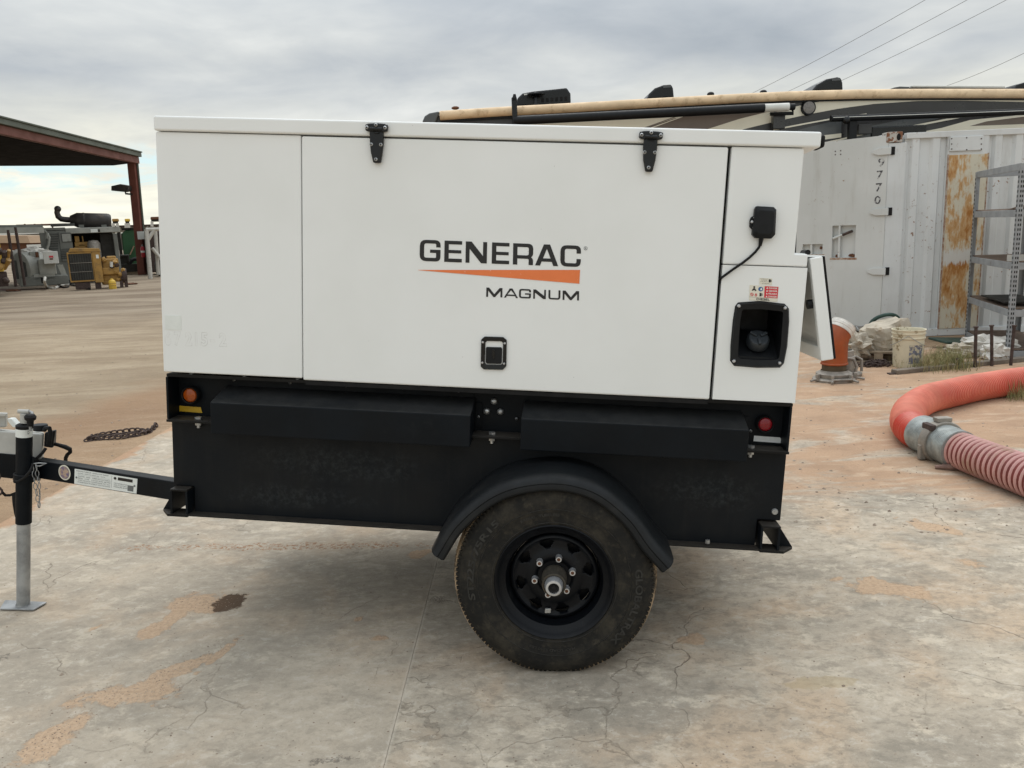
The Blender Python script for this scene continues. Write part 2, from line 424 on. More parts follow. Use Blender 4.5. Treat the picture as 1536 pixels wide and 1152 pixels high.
def ground_material():
    s = NB('sandy_yard_dirt')
    c = sand_colour(s)
    sp = s.N('ShaderNodeSeparateXYZ'); s.L(s.pos, sp.inputs[0])
    # beyond a darker bank the yard is packed beige by traffic, then grey-brown further back
    A, B = G(0, 672), G(240, 592); n = (B-A).normalized(); nx, ny = -n.y, n.x
    d = s.math('ADD', s.math('MULTIPLY', s.math('SUBTRACT', sp.outputs[0], A.x), nx), s.math('MULTIPLY', s.math('SUBTRACT', sp.outputs[1], A.y), ny))
    ang = math.atan2(n.y, n.x)
    d = s.math('ADD', d, s.math('MULTIPLY', s.math('SUBTRACT', s.noise(0.8, 6, 0.6, 0.4), 0.5), 1.6))
    left = s.ramp(sp.outputs[0], 1.5, -0.5)
    bank = s.math('MULTIPLY', s.math('MULTIPLY', s.ramp(d, -1.1, -0.1), s.ramp(d, 1.1, 0.1, 0, 1)), left)
    c = s.mix(s.math('MULTIPLY', bank, 0.6), c, (0.30, 0.19, 0.115))
    beige = s.math('MULTIPLY', s.ramp(d, 0.0, 0.9), left)
    tr = s.noise(1.0, 7, 0.68, 0.3, s.scaled((0.45, 1.7, 1), -ang))
    bc = s.mix(s.ramp(tr, 0.36, 0.66), (0.285, 0.222, 0.15), (0.43, 0.352, 0.25))
    bc = s.mix(s.math('MULTIPLY', s.ramp(s.noise(7, 7, 0.72), 0.5, 0.72), 0.5), bc, (0.23, 0.185, 0.14))
    c = s.mix(s.math('MULTIPLY', beige, 0.85), c, bc)
    far = s.math('MULTIPLY', s.ramp(s.math('ADD', sp.outputs[1], s.math('MULTIPLY', s.math('SUBTRACT', s.noise(0.25, 5, 0.6), 0.5), 12)), 15, 21), left)
    fc = s.mix(s.ramp(s.noise(0.5, 7, 0.68, 0.4, s.scaled((0.4, 1.3, 1), -0.1)), 0.38, 0.64), (0.195, 0.148, 0.105), (0.33, 0.27, 0.20))
    c = s.mix(s.math('MULTIPLY', far, 0.9), c, fc)
    red = blob_mask(s, [seg_blob((-40, 434), (58, 434), 0.45)], 0.5, 1.2)
    c = s.mix(s.math('MULTIPLY', red, 0.85), c, (0.12, 0.05, 0.042))
    fl = s.ramp(s.noise(9, 8, 0.75, 0.2, s.scaled((0.5, 1.6, 1), 0.2)), 0.57, 0.68)
    c = s.mix(s.math('MULTIPLY', fl, 0.45), c, (0.20, 0.135, 0.09))
    fl2 = s.ramp(s.noise(13, 8, 0.75, 0.2, s.scaled((0.5, 1.6, 1), 0.1)), 0.57, 0.68)
    c = s.mix(s.math('MULTIPLY', fl2, 0.4), c, (0.56, 0.44, 0.32))
    h = s.math('ADD', s.noise(5, 8, 0.7, 0.2, s.scaled((0.7, 1.4, 1), 0.2)), s.math('MULTIPLY', s.noise(45, 4, 0.7), 0.5))
    return s.done(c, 0.93, 0, s.bump(h, 0.85, 0.045), 0.2)

JA, JB = G(575, 1152), G(655, 845)
JD = (JB-JA).normalized()
EDGE_A, EDGE_B = G(0, 785), G(258, 640)      # where the slab dips under the sand on the left
def concrete_material(name, shift):
    s = NB(name)
    sp = s.N('ShaderNodeSeparateXYZ'); s.L(s.pos, sp.inputs[0])
    ad = s.N('ShaderNodeVectorMath'); ad.operation = 'ADD'; s.L(s.pos, ad.inputs[0]); ad.inputs[1].default_value = shift
    pos0 = s.pos; s.pos = ad.outputs[0]
    big = s.noise(1.1, 6, 0.6, 0.6, s.scaled((0.8, 1.3, 1), 0.3))
    mid = s.noise(3.4, 8, 0.72, 0.25, s.scaled((0.85, 1.2, 1), 0.2))
    fine = s.noise(38, 6, 0.7)
    c = s.mix(s.ramp(big, 0.34, 0.66), (0.345, 0.298, 0.236), (0.475, 0.408, 0.320))
    c = s.mix(s.math('MULTIPLY', s.ramp(mid, 0.45, 0.68), 0.55 if shift[0] else 0.38), c, (0.235, 0.212, 0.172))
    c = s.mix(s.math('MULTIPLY', s.ramp(s.noise(6.0, 8, 0.76, 0.2, s.scaled((0.85, 1.2, 1), -0.3)), 0.52, 0.62), 0.72 if shift[0] else 0.5), c, (0.59, 0.515, 0.405))
    c = s.mix(s.math('MULTIPLY', s.ramp(s.noise(1.9, 5, 0.6, 0.4), 0.46, 0.70), 0.55 if not shift[0] else 0.8), c, (0.50, 0.375, 0.26))
    c = s.mix(s.math('MULTIPLY', s.ramp(fine, 0.5, 0.75), 0.3), c, (0.17, 0.155, 0.14))
    c = s.mix(s.math('MULTIPLY', s.ramp(s.noise(150, 3, 0.7), 0.55, 0.7), 0.22), c, (0.62, 0.57, 0.49))
    mott = s.noise(15, 8, 0.78, 0.3, s.scaled((0.85, 1.2, 1), 0.35))
    c = s.mix(s.math('MULTIPLY', s.ramp(mott, 0.50, 0.60), 0.42 if shift[0] else 0.24), c, (0.19, 0.168, 0.135))
    c = s.mix(s.math('MULTIPLY', s.ramp(mott, 0.47, 0.38), 0.35), c, (0.60, 0.55, 0.47))
    # pits
    pit = s.math('MULTIPLY', s.ramp(s.voro(34), 0.05, 0.11, 1, 0), s.ramp(s.noise(2.7, 3), 0.5, 0.62))
    c = s.mix(s.math('MULTIPLY', pit, 0.6), c, (0.10, 0.085, 0.07))
    # hairline cracks
    wob = s.N('ShaderNodeVectorMath'); wob.operation = 'ADD'
    nv = s.N('ShaderNodeTexNoise'); s.L(s.pos, nv.inputs['Vector']); nv.inputs['Scale'].default_value = 3.0; nv.inputs['Detail'].default_value = 6
    sc = s.N('ShaderNodeVectorMath'); sc.operation = 'SCALE'; s.L(nv.outputs['Color'], sc.inputs[0]); sc.inputs['Scale'].default_value = 0.45
    s.L(s.pos, wob.inputs[0]); s.L(sc.outputs[0], wob.inputs[1])
    crk = s.math('MULTIPLY', s.ramp(s.voro(0.8, 'DISTANCE_TO_EDGE', wob.outputs[0]), 0.0006, 0.0038, 1, 0), s.ramp(s.noise(1.7, 4), 0.46, 0.62))
    crk2 = s.math('MULTIPLY', s.ramp(s.voro(2.6, 'DISTANCE_TO_EDGE', wob.outputs[0]), 0.002, 0.012, 1, 0), s.ramp(s.noise(1.4, 4), 0.54, 0.62))
    crack = s.math('MAXIMUM', crk, s.math('MULTIPLY', crk2, 0.6))
    c = s.mix(s.math('MULTIPLY', crack, 0.55), c, (0.11, 0.085, 0.06))
    s.pos = pos0
    # sand blown over the slab: along its edges and in drifts
    n = (EDGE_B-EDGE_A).normalized(); nx, ny = n.y, -n.x
    dist = s.math('ADD', s.math('MULTIPLY', s.math('SUBTRACT', sp.outputs[0], EDGE_A.x), nx), s.math('MULTIPLY', s.math('SUBTRACT', sp.outputs[1], EDGE_A.y), ny))
    ragged = s.math('MULTIPLY', s.math('SUBTRACT', s.noise(2.2, 7, 0.65), 0.5), 0.6)
    edge = s.ramp(s.math('ADD', dist, ragged), 0.02, 0.10, 1, 0)
    back = s.ramp(s.math('ADD', sp.outputs[1], s.math('MULTIPLY', s.math('SUBTRACT', s.noise(1.0, 7, 0.62, 0.9, s.scaled((0.55, 1.5, 1), 0.15)), 0.5), 5.0)), 4.35, 5.0)
    hole = s.ramp(s.noise(1.3, 7, 0.65, 0.8, s.scaled((0.5, 1.7, 1), 0.1)), 0.50, 0.62, 1, 0.12)
    back = s.math('MULTIPLY', back, hole)
    right = s.ramp(sp.outputs[0], 0.6, 1.4)
    drift = s.math('MULTIPLY', back, right)
    patches = blob_mask(s, [seg_blob((265, 898), (340, 910), 0.10), seg_blob((205, 965), (300, 898), 0.055),
        seg_blob((110, 1048), (262, 1035), 0.085), seg_blob((225, 1020), (320, 985), 0.045), seg_blob((300, 1005), (358, 958), 0.022), seg_blob((18, 1150), (140, 1068), 0.075),
        seg_blob((128, 948), (158, 935), 0.02), seg_blob((610, 832), (650, 828), 0.05), seg_blob((1265, 870), (1400, 895), 0.09), seg_blob((1418, 838), (1490, 850), 0.06),
        seg_blob((1350, 780), (1440, 800), 0.06), seg_blob((525, 935), (545, 925), 0.03), seg_blob((560, 955), (585, 960), 0.03), seg_blob((1020, 965), (1060, 955), 0.04)], 0.6, 9)
    speck = s.math('MULTIPLY', blob_mask(s, [seg_blob((150, 822), (650, 818), 0.05), seg_blob((420, 822), (560, 818), 0.03)], 0.5, 9), s.ramp(s.noise(48, 5, 0.7), 0.5, 0.58))
    grit = s.ramp(s.noise(70, 5, 0.7), 0.28, 0.5, 0.55, 1.0)
    pm = s.math('MULTIPLY', patches, s.math('MULTIPLY', grit, 0.86))
    m = s.math('MAXIMUM', s.math('MAXIMUM', edge, s.math('MULTIPLY', drift, 0.9)), s.math('MULTIPLY', pm, 1.0))
    sand = s.mix(s.ramp(s.noise(2.5, 6, 0.65), 0.35, 0.7), (0.455, 0.295, 0.185), (0.365, 0.232, 0.145))
    sand = s.mix(s.math('MULTIPLY', s.ramp(s.noise(80, 5, 0.7), 0.4, 0.75), 0.45), sand, (0.25, 0.165, 0.105))
    fl = s.ramp(s.noise(11, 8, 0.75, 0.2, s.scaled((0.55, 1.5, 1), 0.15)), 0.56, 0.68)
    sand = s.mix(s.math('MULTIPLY', fl, 0.5), sand, (0.23, 0.15, 0.095))
    sand = s.mix(s.math('MULTIPLY', s.ramp(s.noise(4.5, 8, 0.7, 0.3, s.scaled((0.5, 1.5, 1), 0.1)), 0.52, 0.66), 0.6), sand, (0.56, 0.415, 0.29))
    sand = s.mix(s.math('MULTIPLY', pm, 1.2, True), sand, s.mix(s.ramp(s.noise(65, 5, 0.7), 0.38, 0.7), (0.54, 0.38, 0.25), (0.40, 0.27, 0.17)))
    c = s.mix(m, c, sand)
    c = s.mix(s.math('MULTIPLY', speck, 0.95), c, (0.29, 0.15, 0.075))
    # the worn pale arris along the joint
    jd = s.math('ABSOLUTE', s.math('SUBTRACT', s.math('MULTIPLY', s.math('SUBTRACT', sp.outputs[0], JA.x), JD.y), s.math('MULTIPLY', s.math('SUBTRACT', sp.outputs[1], JA.y), JD.x)))
    arr = s.math('MULTIPLY', s.ramp(s.math('ADD', jd, s.math('MULTIPLY', s.math('SUBTRACT', s.noise(9, 5, .7), .5), .02)), .004, .013, 1, 0), s.ramp(s.noise(2.2, 4), .35, .6, .25, .7))
    c = s.mix(s.math('MULTIPLY', arr, .5), c, (0.60, 0.54, 0.45))
    # oil and water stains
    oil = blob_mask(s, [seg_blob((320, 904), (368, 904), 0.10)], 0.22, 30, 0.85, 0.97)
    c = s.mix(s.math('MULTIPLY', oil, 0.93), c, (0.075, 0.042, 0.022))
    dark = s.math('MULTIPLY', blob_mask(s, [seg_blob((-30, 995), (14, 990), 0.05), seg_blob((455, 1146), (520, 1138), 0.02)], 0.9, 22), s.ramp(s.noise(40, 6, 0.75), 0.4, 0.56))
    c = s.mix(s.math('MULTIPLY', dark, 0.6), c, (0.06, 0.05, 0.042))
    tea = blob_mask(s, [seg_blob((1170, 1028), (1275, 1020), 0.04), seg_blob((1205, 1030), (1290, 1018), 0.02)], 0.6, 9)
    c = s.mix(s.math('MULTIPLY', tea, 0.45), c, (0.38, 0.29, 0.16))
    h = s.math('ADD', s.math('MULTIPLY', mid, 0.5), s.math('MULTIPLY', fine, 0.25))
    h = s.math('SUBTRACT', h, s.math('MULTIPLY', s.math('MAXIMUM', crack, pit), 0.8))
    h = s.math('ADD', h, s.math('MULTIPLY', s.math('MULTIPLY', m, s.noise(60, 5, 0.7)), 0.9))
    rough = 0.86
    return s.done(c, rough, 0, s.bump(h, 0.5, 0.014), 0.25)

def build_ground():
    mb = MB(); mb.add([(-600, -60, -0.014), (600, -60, -0.014), (600, 900, -0.014), (-600, 900, -0.014)], [(0, 1, 2, 3)])
    g = mb.build('ground', ground_material()); tag(g, 'sandy brown yard dirt stretching to the back', None, kind='structure')
    # two slabs that meet in a joint
    ed = (EDGE_B-EDGE_A).normalized()
    jn = Vector((JD.y, -JD.x, 0))
    def joint(y): t = (y-JA.y)/JD.y; return JA+JD*t
    def edge(y): t = (y-EDGE_A.y)/ed.y; return EDGE_A+ed*t
    ytop = 7.9
    def slab(pts, mat, lab):
        poly = [Vector((p[0], p[1], -0.12)) for p in pts]
        o = MB().prism(poly, (0, 0, 0.12)).build('concrete_slab', mat, None, bev=0.001, seg=1)
        tag(o, lab, None, kind='structure')
    a, b = joint(-2)-jn*0.0005, joint(ytop)-jn*0.0005
    e0, e1 = edge(-2), edge(ytop)
    slab([a, b, e1, e0], concrete_material('weathered_concrete', (0, 0, 0)), 'grey concrete slab with orange sand streaks and a dark oil stain')
    a, b = joint(-2)+jn*0.0005, joint(ytop)+jn*0.0005
    slab([(9, -2), (9, ytop+1.7), (b.x, ytop+1.7), b, a], concrete_material('weathered_concrete_pale', (13.7, 5.1, 2)), 'pale concrete slab with cracks under the trailer wheel')
build_ground()

# loose grit and pebbles
def build_pebbles():
    rnd = random.Random(3); mb = MB()
    def stone(x, y, r, z=0.0):
        k = rnd.random()*6.3; n = 6
        top = (x+rnd.uniform(-.3, .3)*r, y+rnd.uniform(-.3, .3)*r, z+r*rnd.uniform(.5, .9))
        ring = [(x+r*math.cos(k+i*2*PI/n)*rnd.uniform(.7, 1.1), y+r*math.sin(k+i*2*PI/n)*rnd.uniform(.6, 1.0), z+r*0.25*rnd.random()) for i in range(n)]
        base = [(p[0], p[1], z-0.002) for p in ring]
        o = [top]+ring+base
        mb.add(o, [(0, 1+i, 1+(i+1) % n) for i in range(n)]+[(1+(i+1) % n, 1+i, 1+n+i, 1+n+(i+1) % n) for i in range(n)])
    for i in range(1500):
        px, py = rnd.uniform(-60, 1600), rnd.uniform(740, 1180)
        p = G(px, py); stone(p.x, p.y, rnd.choice([.0015, .002, .002, .003, .004]))
    for c0, c1, w, cnt in (((265, 900), (340, 905), .09, 160), ((110, 1045), (262, 1035), .09, 220), ((20, 1148), (140, 1068), .07, 160), ((225, 1020), (355, 960), .05, 110), ((150, 822), (650, 818), .05, 320)):
        a, b = G(*c0), G(*c1)
        for i in range(cnt):
            t = rnd.random(); p = a*(1-t)+b*t; stone(p.x+rnd.gauss(0, w*.6), p.y+rnd.gauss(0, w*.6), rnd.choice([.0015, .002, .003]))
    for i in range(900):
        px, py = rnd.choice([(rnd.uniform(-60, 235), rnd.uniform(450, 760)), (rnd.uniform(1190, 1600), rnd.uniform(540, 800))])
        p = G(px, py); r = rnd.choice([.003, .003, .004, .005, .007, .012])
        zz = -0.013 if px < 240 else (-0.013 if p.y > 8 else 0.0)
        stone(p.x, p.y, r, zz)
    for px, py, r in ((888, 853, .011), (1103, 853, .008), (1265, 1029, .008), (1140, 901, .007), (320, 905, .006), (297, 802, .006), (545, 878, .006), (92, 1012, .01), (556, 889, .006)):
        p = G(px, py); stone(p.x, p.y, r)
    o = mb.build('pebbles', plain('pebble_stone', (0.17, 0.125, 0.09), 0.9, var=0.7, scale=9, col2=(0.40, 0.33, 0.26)))
    tag(o, 'scattered grit and small pebbles on the slab', None, kind='stuff')
build_pebbles()

# ================================================================== THE TRAILER
def build_trailer():
    root = bpy.data.objects.new('generator_trailer', None); COL.objects.link(root); root.empty_display_size = 0.3
    root.matrix_world = Matrix.Translation(TO) @ TM.to_4x4()
    ORIG[root.name] = Vector()
    tag(root, 'towable white generator trailer with black tank base and one big black wheel in front', 'trailer')
    WID = 1.30                                # enclosure depth
    N = Vector((0, -1, 0))
    U0, U1, Z0, Z1 = -1.540, 0.840, 1.032, 1.924
    def q(pts, w=0.0): return [T(x, y, w) for x, y in pts]
    # ---- enclosure core (set back behind the panels), lid
    xq, zq = T(1084, 400).x, T(1150, 399).z
    MB().prism([(x, .045, z) for x, z in ((U0+.012, Z0+.004), (xq-.002, Z0+.004), (xq-.002, zq-.012), (.780, zq-.012), (.780, Z1-.002), (U0+.012, Z1-.002))], (0, WID-.065, 0)).build('enclosure_frame', 'white', root)
    MB().box(T(1076, 400).x, T(1087, 400).x, .034, .0445, Z0, Z1-.004).build('door_gasket', 'rubber', root)
    MB().box(U0, .843, -.012, WID+.012, 1.9265, 1.979).build('lid', 'white', root, bev=.007, seg=3)
    MB().box(.8445, .862, .004, .10, 1.929, 1.972).build('lid_end_seal', 'rubber', root, bev=.012, seg=3)
    # ---- side panels
    s1 = T(453, 380).x; s2L = T(1079, 400).x; s2R = T(1084, 400).x
    MB().box(U0, s1-.0018, 0, .04, Z0, Z1).build('side_panel', 'white', root, bev=.005)
    MB().box(U0, U0+.03, .041, WID, Z0, Z1).build('front_panel', 'white', root, bev=.005)
    door = MB().box(s1+.0018, s2L, -.004, .036, Z0-.006, Z1-.003).build('side_door', 'white', root, bev=.006)
    zm = T(1150, 399).z
    up = MB().prism([(s2R, 0, zm+.0015), (.838, 0, zm+.0015), (.838, 0, T(1205, 381).z), (.792, 0, T(1205, 381).z), (.792, 0, Z1), (s2R, 0, Z1)], (0, .04, 0)).build('upper_end_panel', 'white', root, bev=.005)
    MB().box(.772, .790, .041, WID-.02, T(1205, 381).z, Z1-.002).build('rear_panel', 'white', root, bev=.004)
    # lower end panel with the filler opening cut through
    a, b, c, d = s2R, .840, Z0-.004, zm-.0015
    hx0, hx1, hz0, hz1 = T(1101, 500).x, T(1178, 500).x, T(1140, 546).z, T(1140, 458).z
    mb = MB()
    for (x0, x1, z0, z1) in ((a, hx0, c, d), (hx1, b, c, d), (hx0, hx1, c, hz0), (hx0, hx1, hz1, d)):
        mb.add([(x0, 0, z0), (x1, 0, z0), (x1, 0, z1), (x0, 0, z1)], [(0, 1, 2, 3)])
    o_, i_ = [(a, c), (b, c), (b, d), (a, d)], [(hx0, hz0), (hx1, hz0), (hx1, hz1), (hx0, hz1)]
    for ring in (o_, i_):
        for k in range(4):
            p, r = ring[k], ring[(k+1) % 4]; mb.add([(p[0], 0, p[1]), (r[0], 0, r[1]), (r[0], .04, r[1]), (p[0], .04, p[1])], [(0, 1, 2, 3)])
    low = mb.build('lower_end_panel', 'white', root, fix=True)
    MB().box(.802, .838, .041, WID-.02, Z0, zm+.05).build('rear_lower_frame', 'white', root)
    # ---- filler recess
    bz = [(1107, 453.5), (1140, 451.2), (1177, 455.5), (1183.5, 463), (1184, 482), (1181, 520), (1176, 545), (1170, 551.5), (1135, 551.8), (1101, 549), (1095, 541), (1095.5, 518), (1099, 480), (1102.5, 459)]
    bo = [T(x, y, 0) for x, y in bz]; cen = sum(bo, Vector())/len(bo)
    inn = [(1114, 464), (1140, 463.5), (1171, 466.5), (1174, 469), (1173, 483), (1170.5, 518), (1168, 536), (1165, 539), (1137, 540), (1109, 537.5), (1106.5, 534), (1107, 517), (1109.5, 482), (1112, 467)]
    bi = [T(x, y, 0) for x, y in inn]
    mb = MB(); n = len(bo)
    r0 = [p for p in bo]; r1 = [p+N*.012 + (cen-p)*.06 for p in bo]; r2 = [p+N*.008 for p in bi]
    r3 = [Vector((cen.x+(p.x-cen.x)*.95, .20, cen.z+(p.z-cen.z)*.95)) for p in bi]
    vs = r0+r1+r2+r3
    fs = [(k*n+i, k*n+(i+1) % n, (k+1)*n+(i+1) % n, (k+1)*n+i) for k in range(3) for i in range(n)]
    mb.add(vs, fs, True); mb.add(r3, [tuple(range(n))])
    bz_ = mb.build('filler_recess', 'plastic', root)
    # sloping shelf and cap inside
    xs0, xs1 = hx0+.012, hx1-.012
    zf, zb = T(1138, 536).z, T(1138, 512).z+.03
    MB().prism([(xs0, .012, zf), (xs0, .135, zb), (xs0, .135, zf-.01), (xs0, .012, zf-.01)], (xs1-xs0, 0, 0)).build('filler_shelf', 'plastic', bz_)
    cc = T(1135, 516, .055); ax = Vector((0, -.95, 1)).normalized()
    MB().lathe([(0, .038), (.034, .038), (.040, .030), (.041, .004), (.036, -.002)], cc, ax, 24).build('fuel_cap', MAT['capgrey'], bz_, bev=.001)
    side = Vector((1, 0, 0)); fw = ax.cross(side)
    for k in (35, 90+55, 270):
        t = math.radians(k); d1 = side*math.cos(t)+fw*math.sin(t)
        MB().obox(cc+ax*.040+d1*.022, d1*.014, ax.cross(d1)*.006, ax*.006).build('cap_grip', 'capgrey', bz_, bev=.002)
    tb = T(1121, 533, .03); MB().obox(tb, side*.006+ax*.002, ax*.004, (cc-tb).normalized()*.016).build('cap_tab', 'capgrey', bz_, bev=.002)
    for x, y in ((1108.5, 459), (1177.5, 462), (1169.5, 544.5), (1101, 541.5)):
        MB().lathe([(0, .006), (.004, .0055), (.0065, .001), (.0065, -.004)], T(x, y, -.010), N, 12).build('screw', 'silver', bz_)
    # ---- decals on the lower end panel
    def plate(parent, pts, mat, w, name, th=.0012):
        return sheet(MB(), [T(x, y, w) for x, y in pts], (0, th, 0)).build(name, mat, parent)
    L1 = [(1124.6, 427.4), (1168.2, 430), (1166.2, 452.8), (1123.6, 450.2)]
    lab = plate(low, L1, 'label', -.0014, 'warning_label')
    f = quad_map([T(x, y, -.0022) for x, y in L1])
    def sub(x0, x1, y0, y1): return [f(x0, y1), f(x1, y1), f(x1, y0), f(x0, y0)]
    sheet(MB(), sub(.52, .99, .23, .98), (0, .0006, 0)).build('red_panel', 'redlabel', lab)
    NQ = (0, -.0008, 0)
    mb = MB()
    for i, t in enumerate(('DANGER', 'GEFAHR', 'PELIGRO', 'DANGER')): put_text(mb, t, sub(.665, .96, .82-i*.185, .93-i*.185), .02, NQ)
    for i in range(4): mb.add([f(.575, .82-i*.185)+Vector(NQ), f(.635, .82-i*.185)+Vector(NQ), f(.605, .93-i*.185)+Vector(NQ)], [(0, 1, 2)])
    mb.build('white_lettering', 'whiteink', lab, fix=False)
    mb = MB(); put_text(mb, 'DIESEL', sub(.26, .73, .035, .185), .02)
    # pictograms: person, pump
    def disc(mb, u, v, r, n=18, ring=0.0, asp=1.72):
        pts = [f(u+r*math.cos(2*PI*k/n), v+r*asp*math.sin(2*PI*k/n)) for k in range(n)]
        if not ring: mb.add(pts, [tuple(range(n))]); return
        p2 = [f(u+r*ring*math.cos(2*PI*k/n), v+r*ring*asp*math.sin(2*PI*k/n)) for k in range(n)]
        mb.add(pts+p2, [(k, (k+1) % n, n+(k+1) % n, n+k) for k in range(n)])
    disc(mb, .16, .88, .035); mb.add([f(.13, .80), f(.19, .80), f(.225, .70), f(.245, .64), f(.20, .63), f(.16, .70), f(.12, .63), f(.075, .64), f(.095, .70)], [tuple(range(9))])
    mb.add([f(.355, .30), f(.425, .30), f(.425, .52), f(.355, .52)], [(0, 1, 2, 3)]); mb.add([f(.44, .33), f(.46, .33), f(.46, .50), f(.44, .47)], [(0, 1, 2, 3)])
    mb.add([f(.0, .213), f(.52, .213), f(.52, .222), f(0, .222)], [(0, 1, 2, 3)])
    mb.build('black_print', 'ink', lab, fix=False)
    mb = MB(); disc(mb, .385, .77, .085); mb.build('blue_disc', 'bluelabel', lab, fix=False)
    mb = MB(); disc(mb, .09, .39, .06, 18, .72); disc(mb, .235, .41, .035, 18, .6); disc(mb, .235, .34, .04, 18, .6)
    mb.add([f(.05, .44), f(.065, .46), f(.135, .34), f(.12, .32)], [(0, 1, 2, 3)])
    mb.build('red_print', 'redlabel', lab, fix=False)
    mb = MB(); mb.add([f(.36, .77)+Vector(NQ), f(.42, .86)+Vector(NQ), f(.44, .74)+Vector(NQ), f(.395, .68)+Vector(NQ)], [(0, 1, 2, 3)]); mb.build('white_print', 'whiteink', lab, fix=False)
    L2 = [(1139.3, 416.8), (1158.4, 417.8), (1157.8, 427.6), (1138.8, 426.6)]
    lab2 = plate(low, L2, 'label', -.0014, 'fuel_label'); f = quad_map([T(x, y, -.0022) for x, y in L2])
    mb = MB(); put_text(mb, 'ULTRA LOW', sub(.08, .66, .82, .92)); put_text(mb, 'SULFUR', sub(.17, .6, .64, .74)); put_text(mb, 'FUEL ONLY', sub(.08, .62, .44, .54)); put_text(mb, 'NOT GASOLINE', sub(.22, .8, .14, .24))
    mb.add([f(.74, .40), f(.88, .40), f(.88, .86), f(.74, .86)], [(0, 1, 2, 3)]); mb.add([f(.90, .45), f(.95, .45), f(.95, .8), f(.90, .8)], [(0, 1, 2, 3)])
    mb.build('black_print', 'ink', lab2, fix=False)
    # ---- logo on the door
    def ZP(x, y): return (600+x/5.01, 340+y/5.01)
    t_, s_ = .165, .205
    def Cg(w): return [[(w, .63), (w, 1, .26), (0, 1, .30), (0, 0, .30), (w, 0, .26), (w, .37), (w-s_, .37), (w-s_, t_, .07), (s_, t_, .11), (s_, 1-t_, .11), (w-s_, 1-t_, .07), (w-s_, .63)]]
    def Gg(w): return [[(w, .665), (w, 1, .26), (0, 1, .30), (0, 0, .30), (w, 0, .22), (w, .55), (w*.5, .55), (w*.5, .40), (w-s_, .40), (w-s_, t_, .05), (s_, t_, .11), (s_, 1-t_, .11), (w-s_, 1-t_, .07), (w-s_, .665)]]
    def Eg(w): return [[(0, 0), (0, 1), (w, 1), (w, 1-t_), (s_, 1-t_), (s_, .57), (w-.03, .57), (w-.03, .42), (s_, .42), (s_, t_), (w, t_), (w, 0)]]
    def Ng(w): return [[(0, 0), (0, 1), (.27, 1), (w-s_+.02, .34), (w-s_+.02, 1), (w, 1), (w, 0), (w-.27, 0), (s_-.02, .66), (s_-.02, 0)]]
    def Rg(w): return [[(0, 0), (0, 1), (w, 1, .24), (w, .42, .14), (w-.09, .365), (w, .32, .12), (w, 0), (w-s_, 0), (w-s_, .29, .06), (s_, .29), (s_, 0)], [(s_, .45), (s_, 1-t_), (w-s_, 1-t_, .09), (w-s_, .45, .09)]]
    def Ag(w): return [[(0, 0), (w*.5-.145, 1), (w*.5+.145, 1), (w, 0), (w-.235, 0), (w-.305, .19), (.305, .19), (.235, 0)], [(.365, .345), (w*.5, .80), (w-.365, .345)]]
    def Mg(w): return [[(0, 0), (0, 1), (.30, 1), (w*.5, .32), (w-.30, 1), (w, 1), (w, 0), (w-.2, 0), (w-.2, .68), (w*.5+.085, 0), (w*.5-.085, 0), (.2, .68), (.2, 0)]]
    def Ug(w): return [[(0, 1), (0, 0, .30), (w, 0, .30), (w, 1), (w-s_, 1), (w-s_, t_, .11), (s_, t_, .11), (s_, 1)]]
    WZ = -.0052
    def word(spec, H, top):                   # spec: (fn, x0, x1) in zoomed pixels
        for fn, x0, x1 in spec:
            w = (x1-x0)/H; vs, fs = glyph_mesh(fn(w))
            mb = MB(); mb.add([T(*ZP(x0+v.x*H-(1-v.y)*0.02*H, top(x0+v.x*H)+(1-v.y)*H), WZ) for v in vs], fs)
            mb.build('letter', 'ink', door, fix=False)
    word([(Gg, 150, 306), (Eg, 335, 467), (Ng, 495, 655), (Eg, 692, 823), (Rg, 851, 1002), (Ag, 1018, 1192), (Cg, 1207, 1361)], 160, lambda x: 97+(x-150)*.0385)
    word([(Mg, 649, 770), (Ag, 782, 888), (Gg, 895, 985), (Ng, 1002, 1097), (Ug, 1116, 1206), (Mg, 1223, 1346)], 70, lambda x: 457+(x-648)*.040)
    MB().add([T(*ZP(*p), WZ) for p in ((137, 325), (1353, 325), (1348, 429), (137, 327))], [(0, 3, 2, 1)]).build('orange_wedge', 'orange', door, fix=False)
    rc = T(*ZP(1395, 163), WZ); mb = MB()
    pts = [rc+Vector((.0066*math.cos(k*PI/9), 0, .0066*math.sin(k*PI/9))) for k in range(18)]; p2 = [rc+(p-rc)*.8 for p in pts]
    mb.add(pts+p2, [(k, (k+1) % 18, 18+(k+1) % 18, 18+k) for k in range(18)])
    put_text(mb, 'R', [rc+Vector((-.0025, 0, .0035)), rc+Vector((.003, 0, .0035)), rc+Vector((.003, 0, -.0035)), rc+Vector((-.0025, 0, -.0035))], .02)
    mb.build('registered_mark', 'greyink', door, fix=False)
    # ---- ghost numbers and blank sticker on the left panel
    sp = [o for o in root.children if o.name.startswith('side_panel')][0]
    plate(sp, [(247, 473), (271.5, 473.6), (271.8, 495), (247.6, 494.4)], 'labelwhite', -.0012, 'sticker')
    def QP(x, y): return (220+x/5.908, 440+y/5.908)
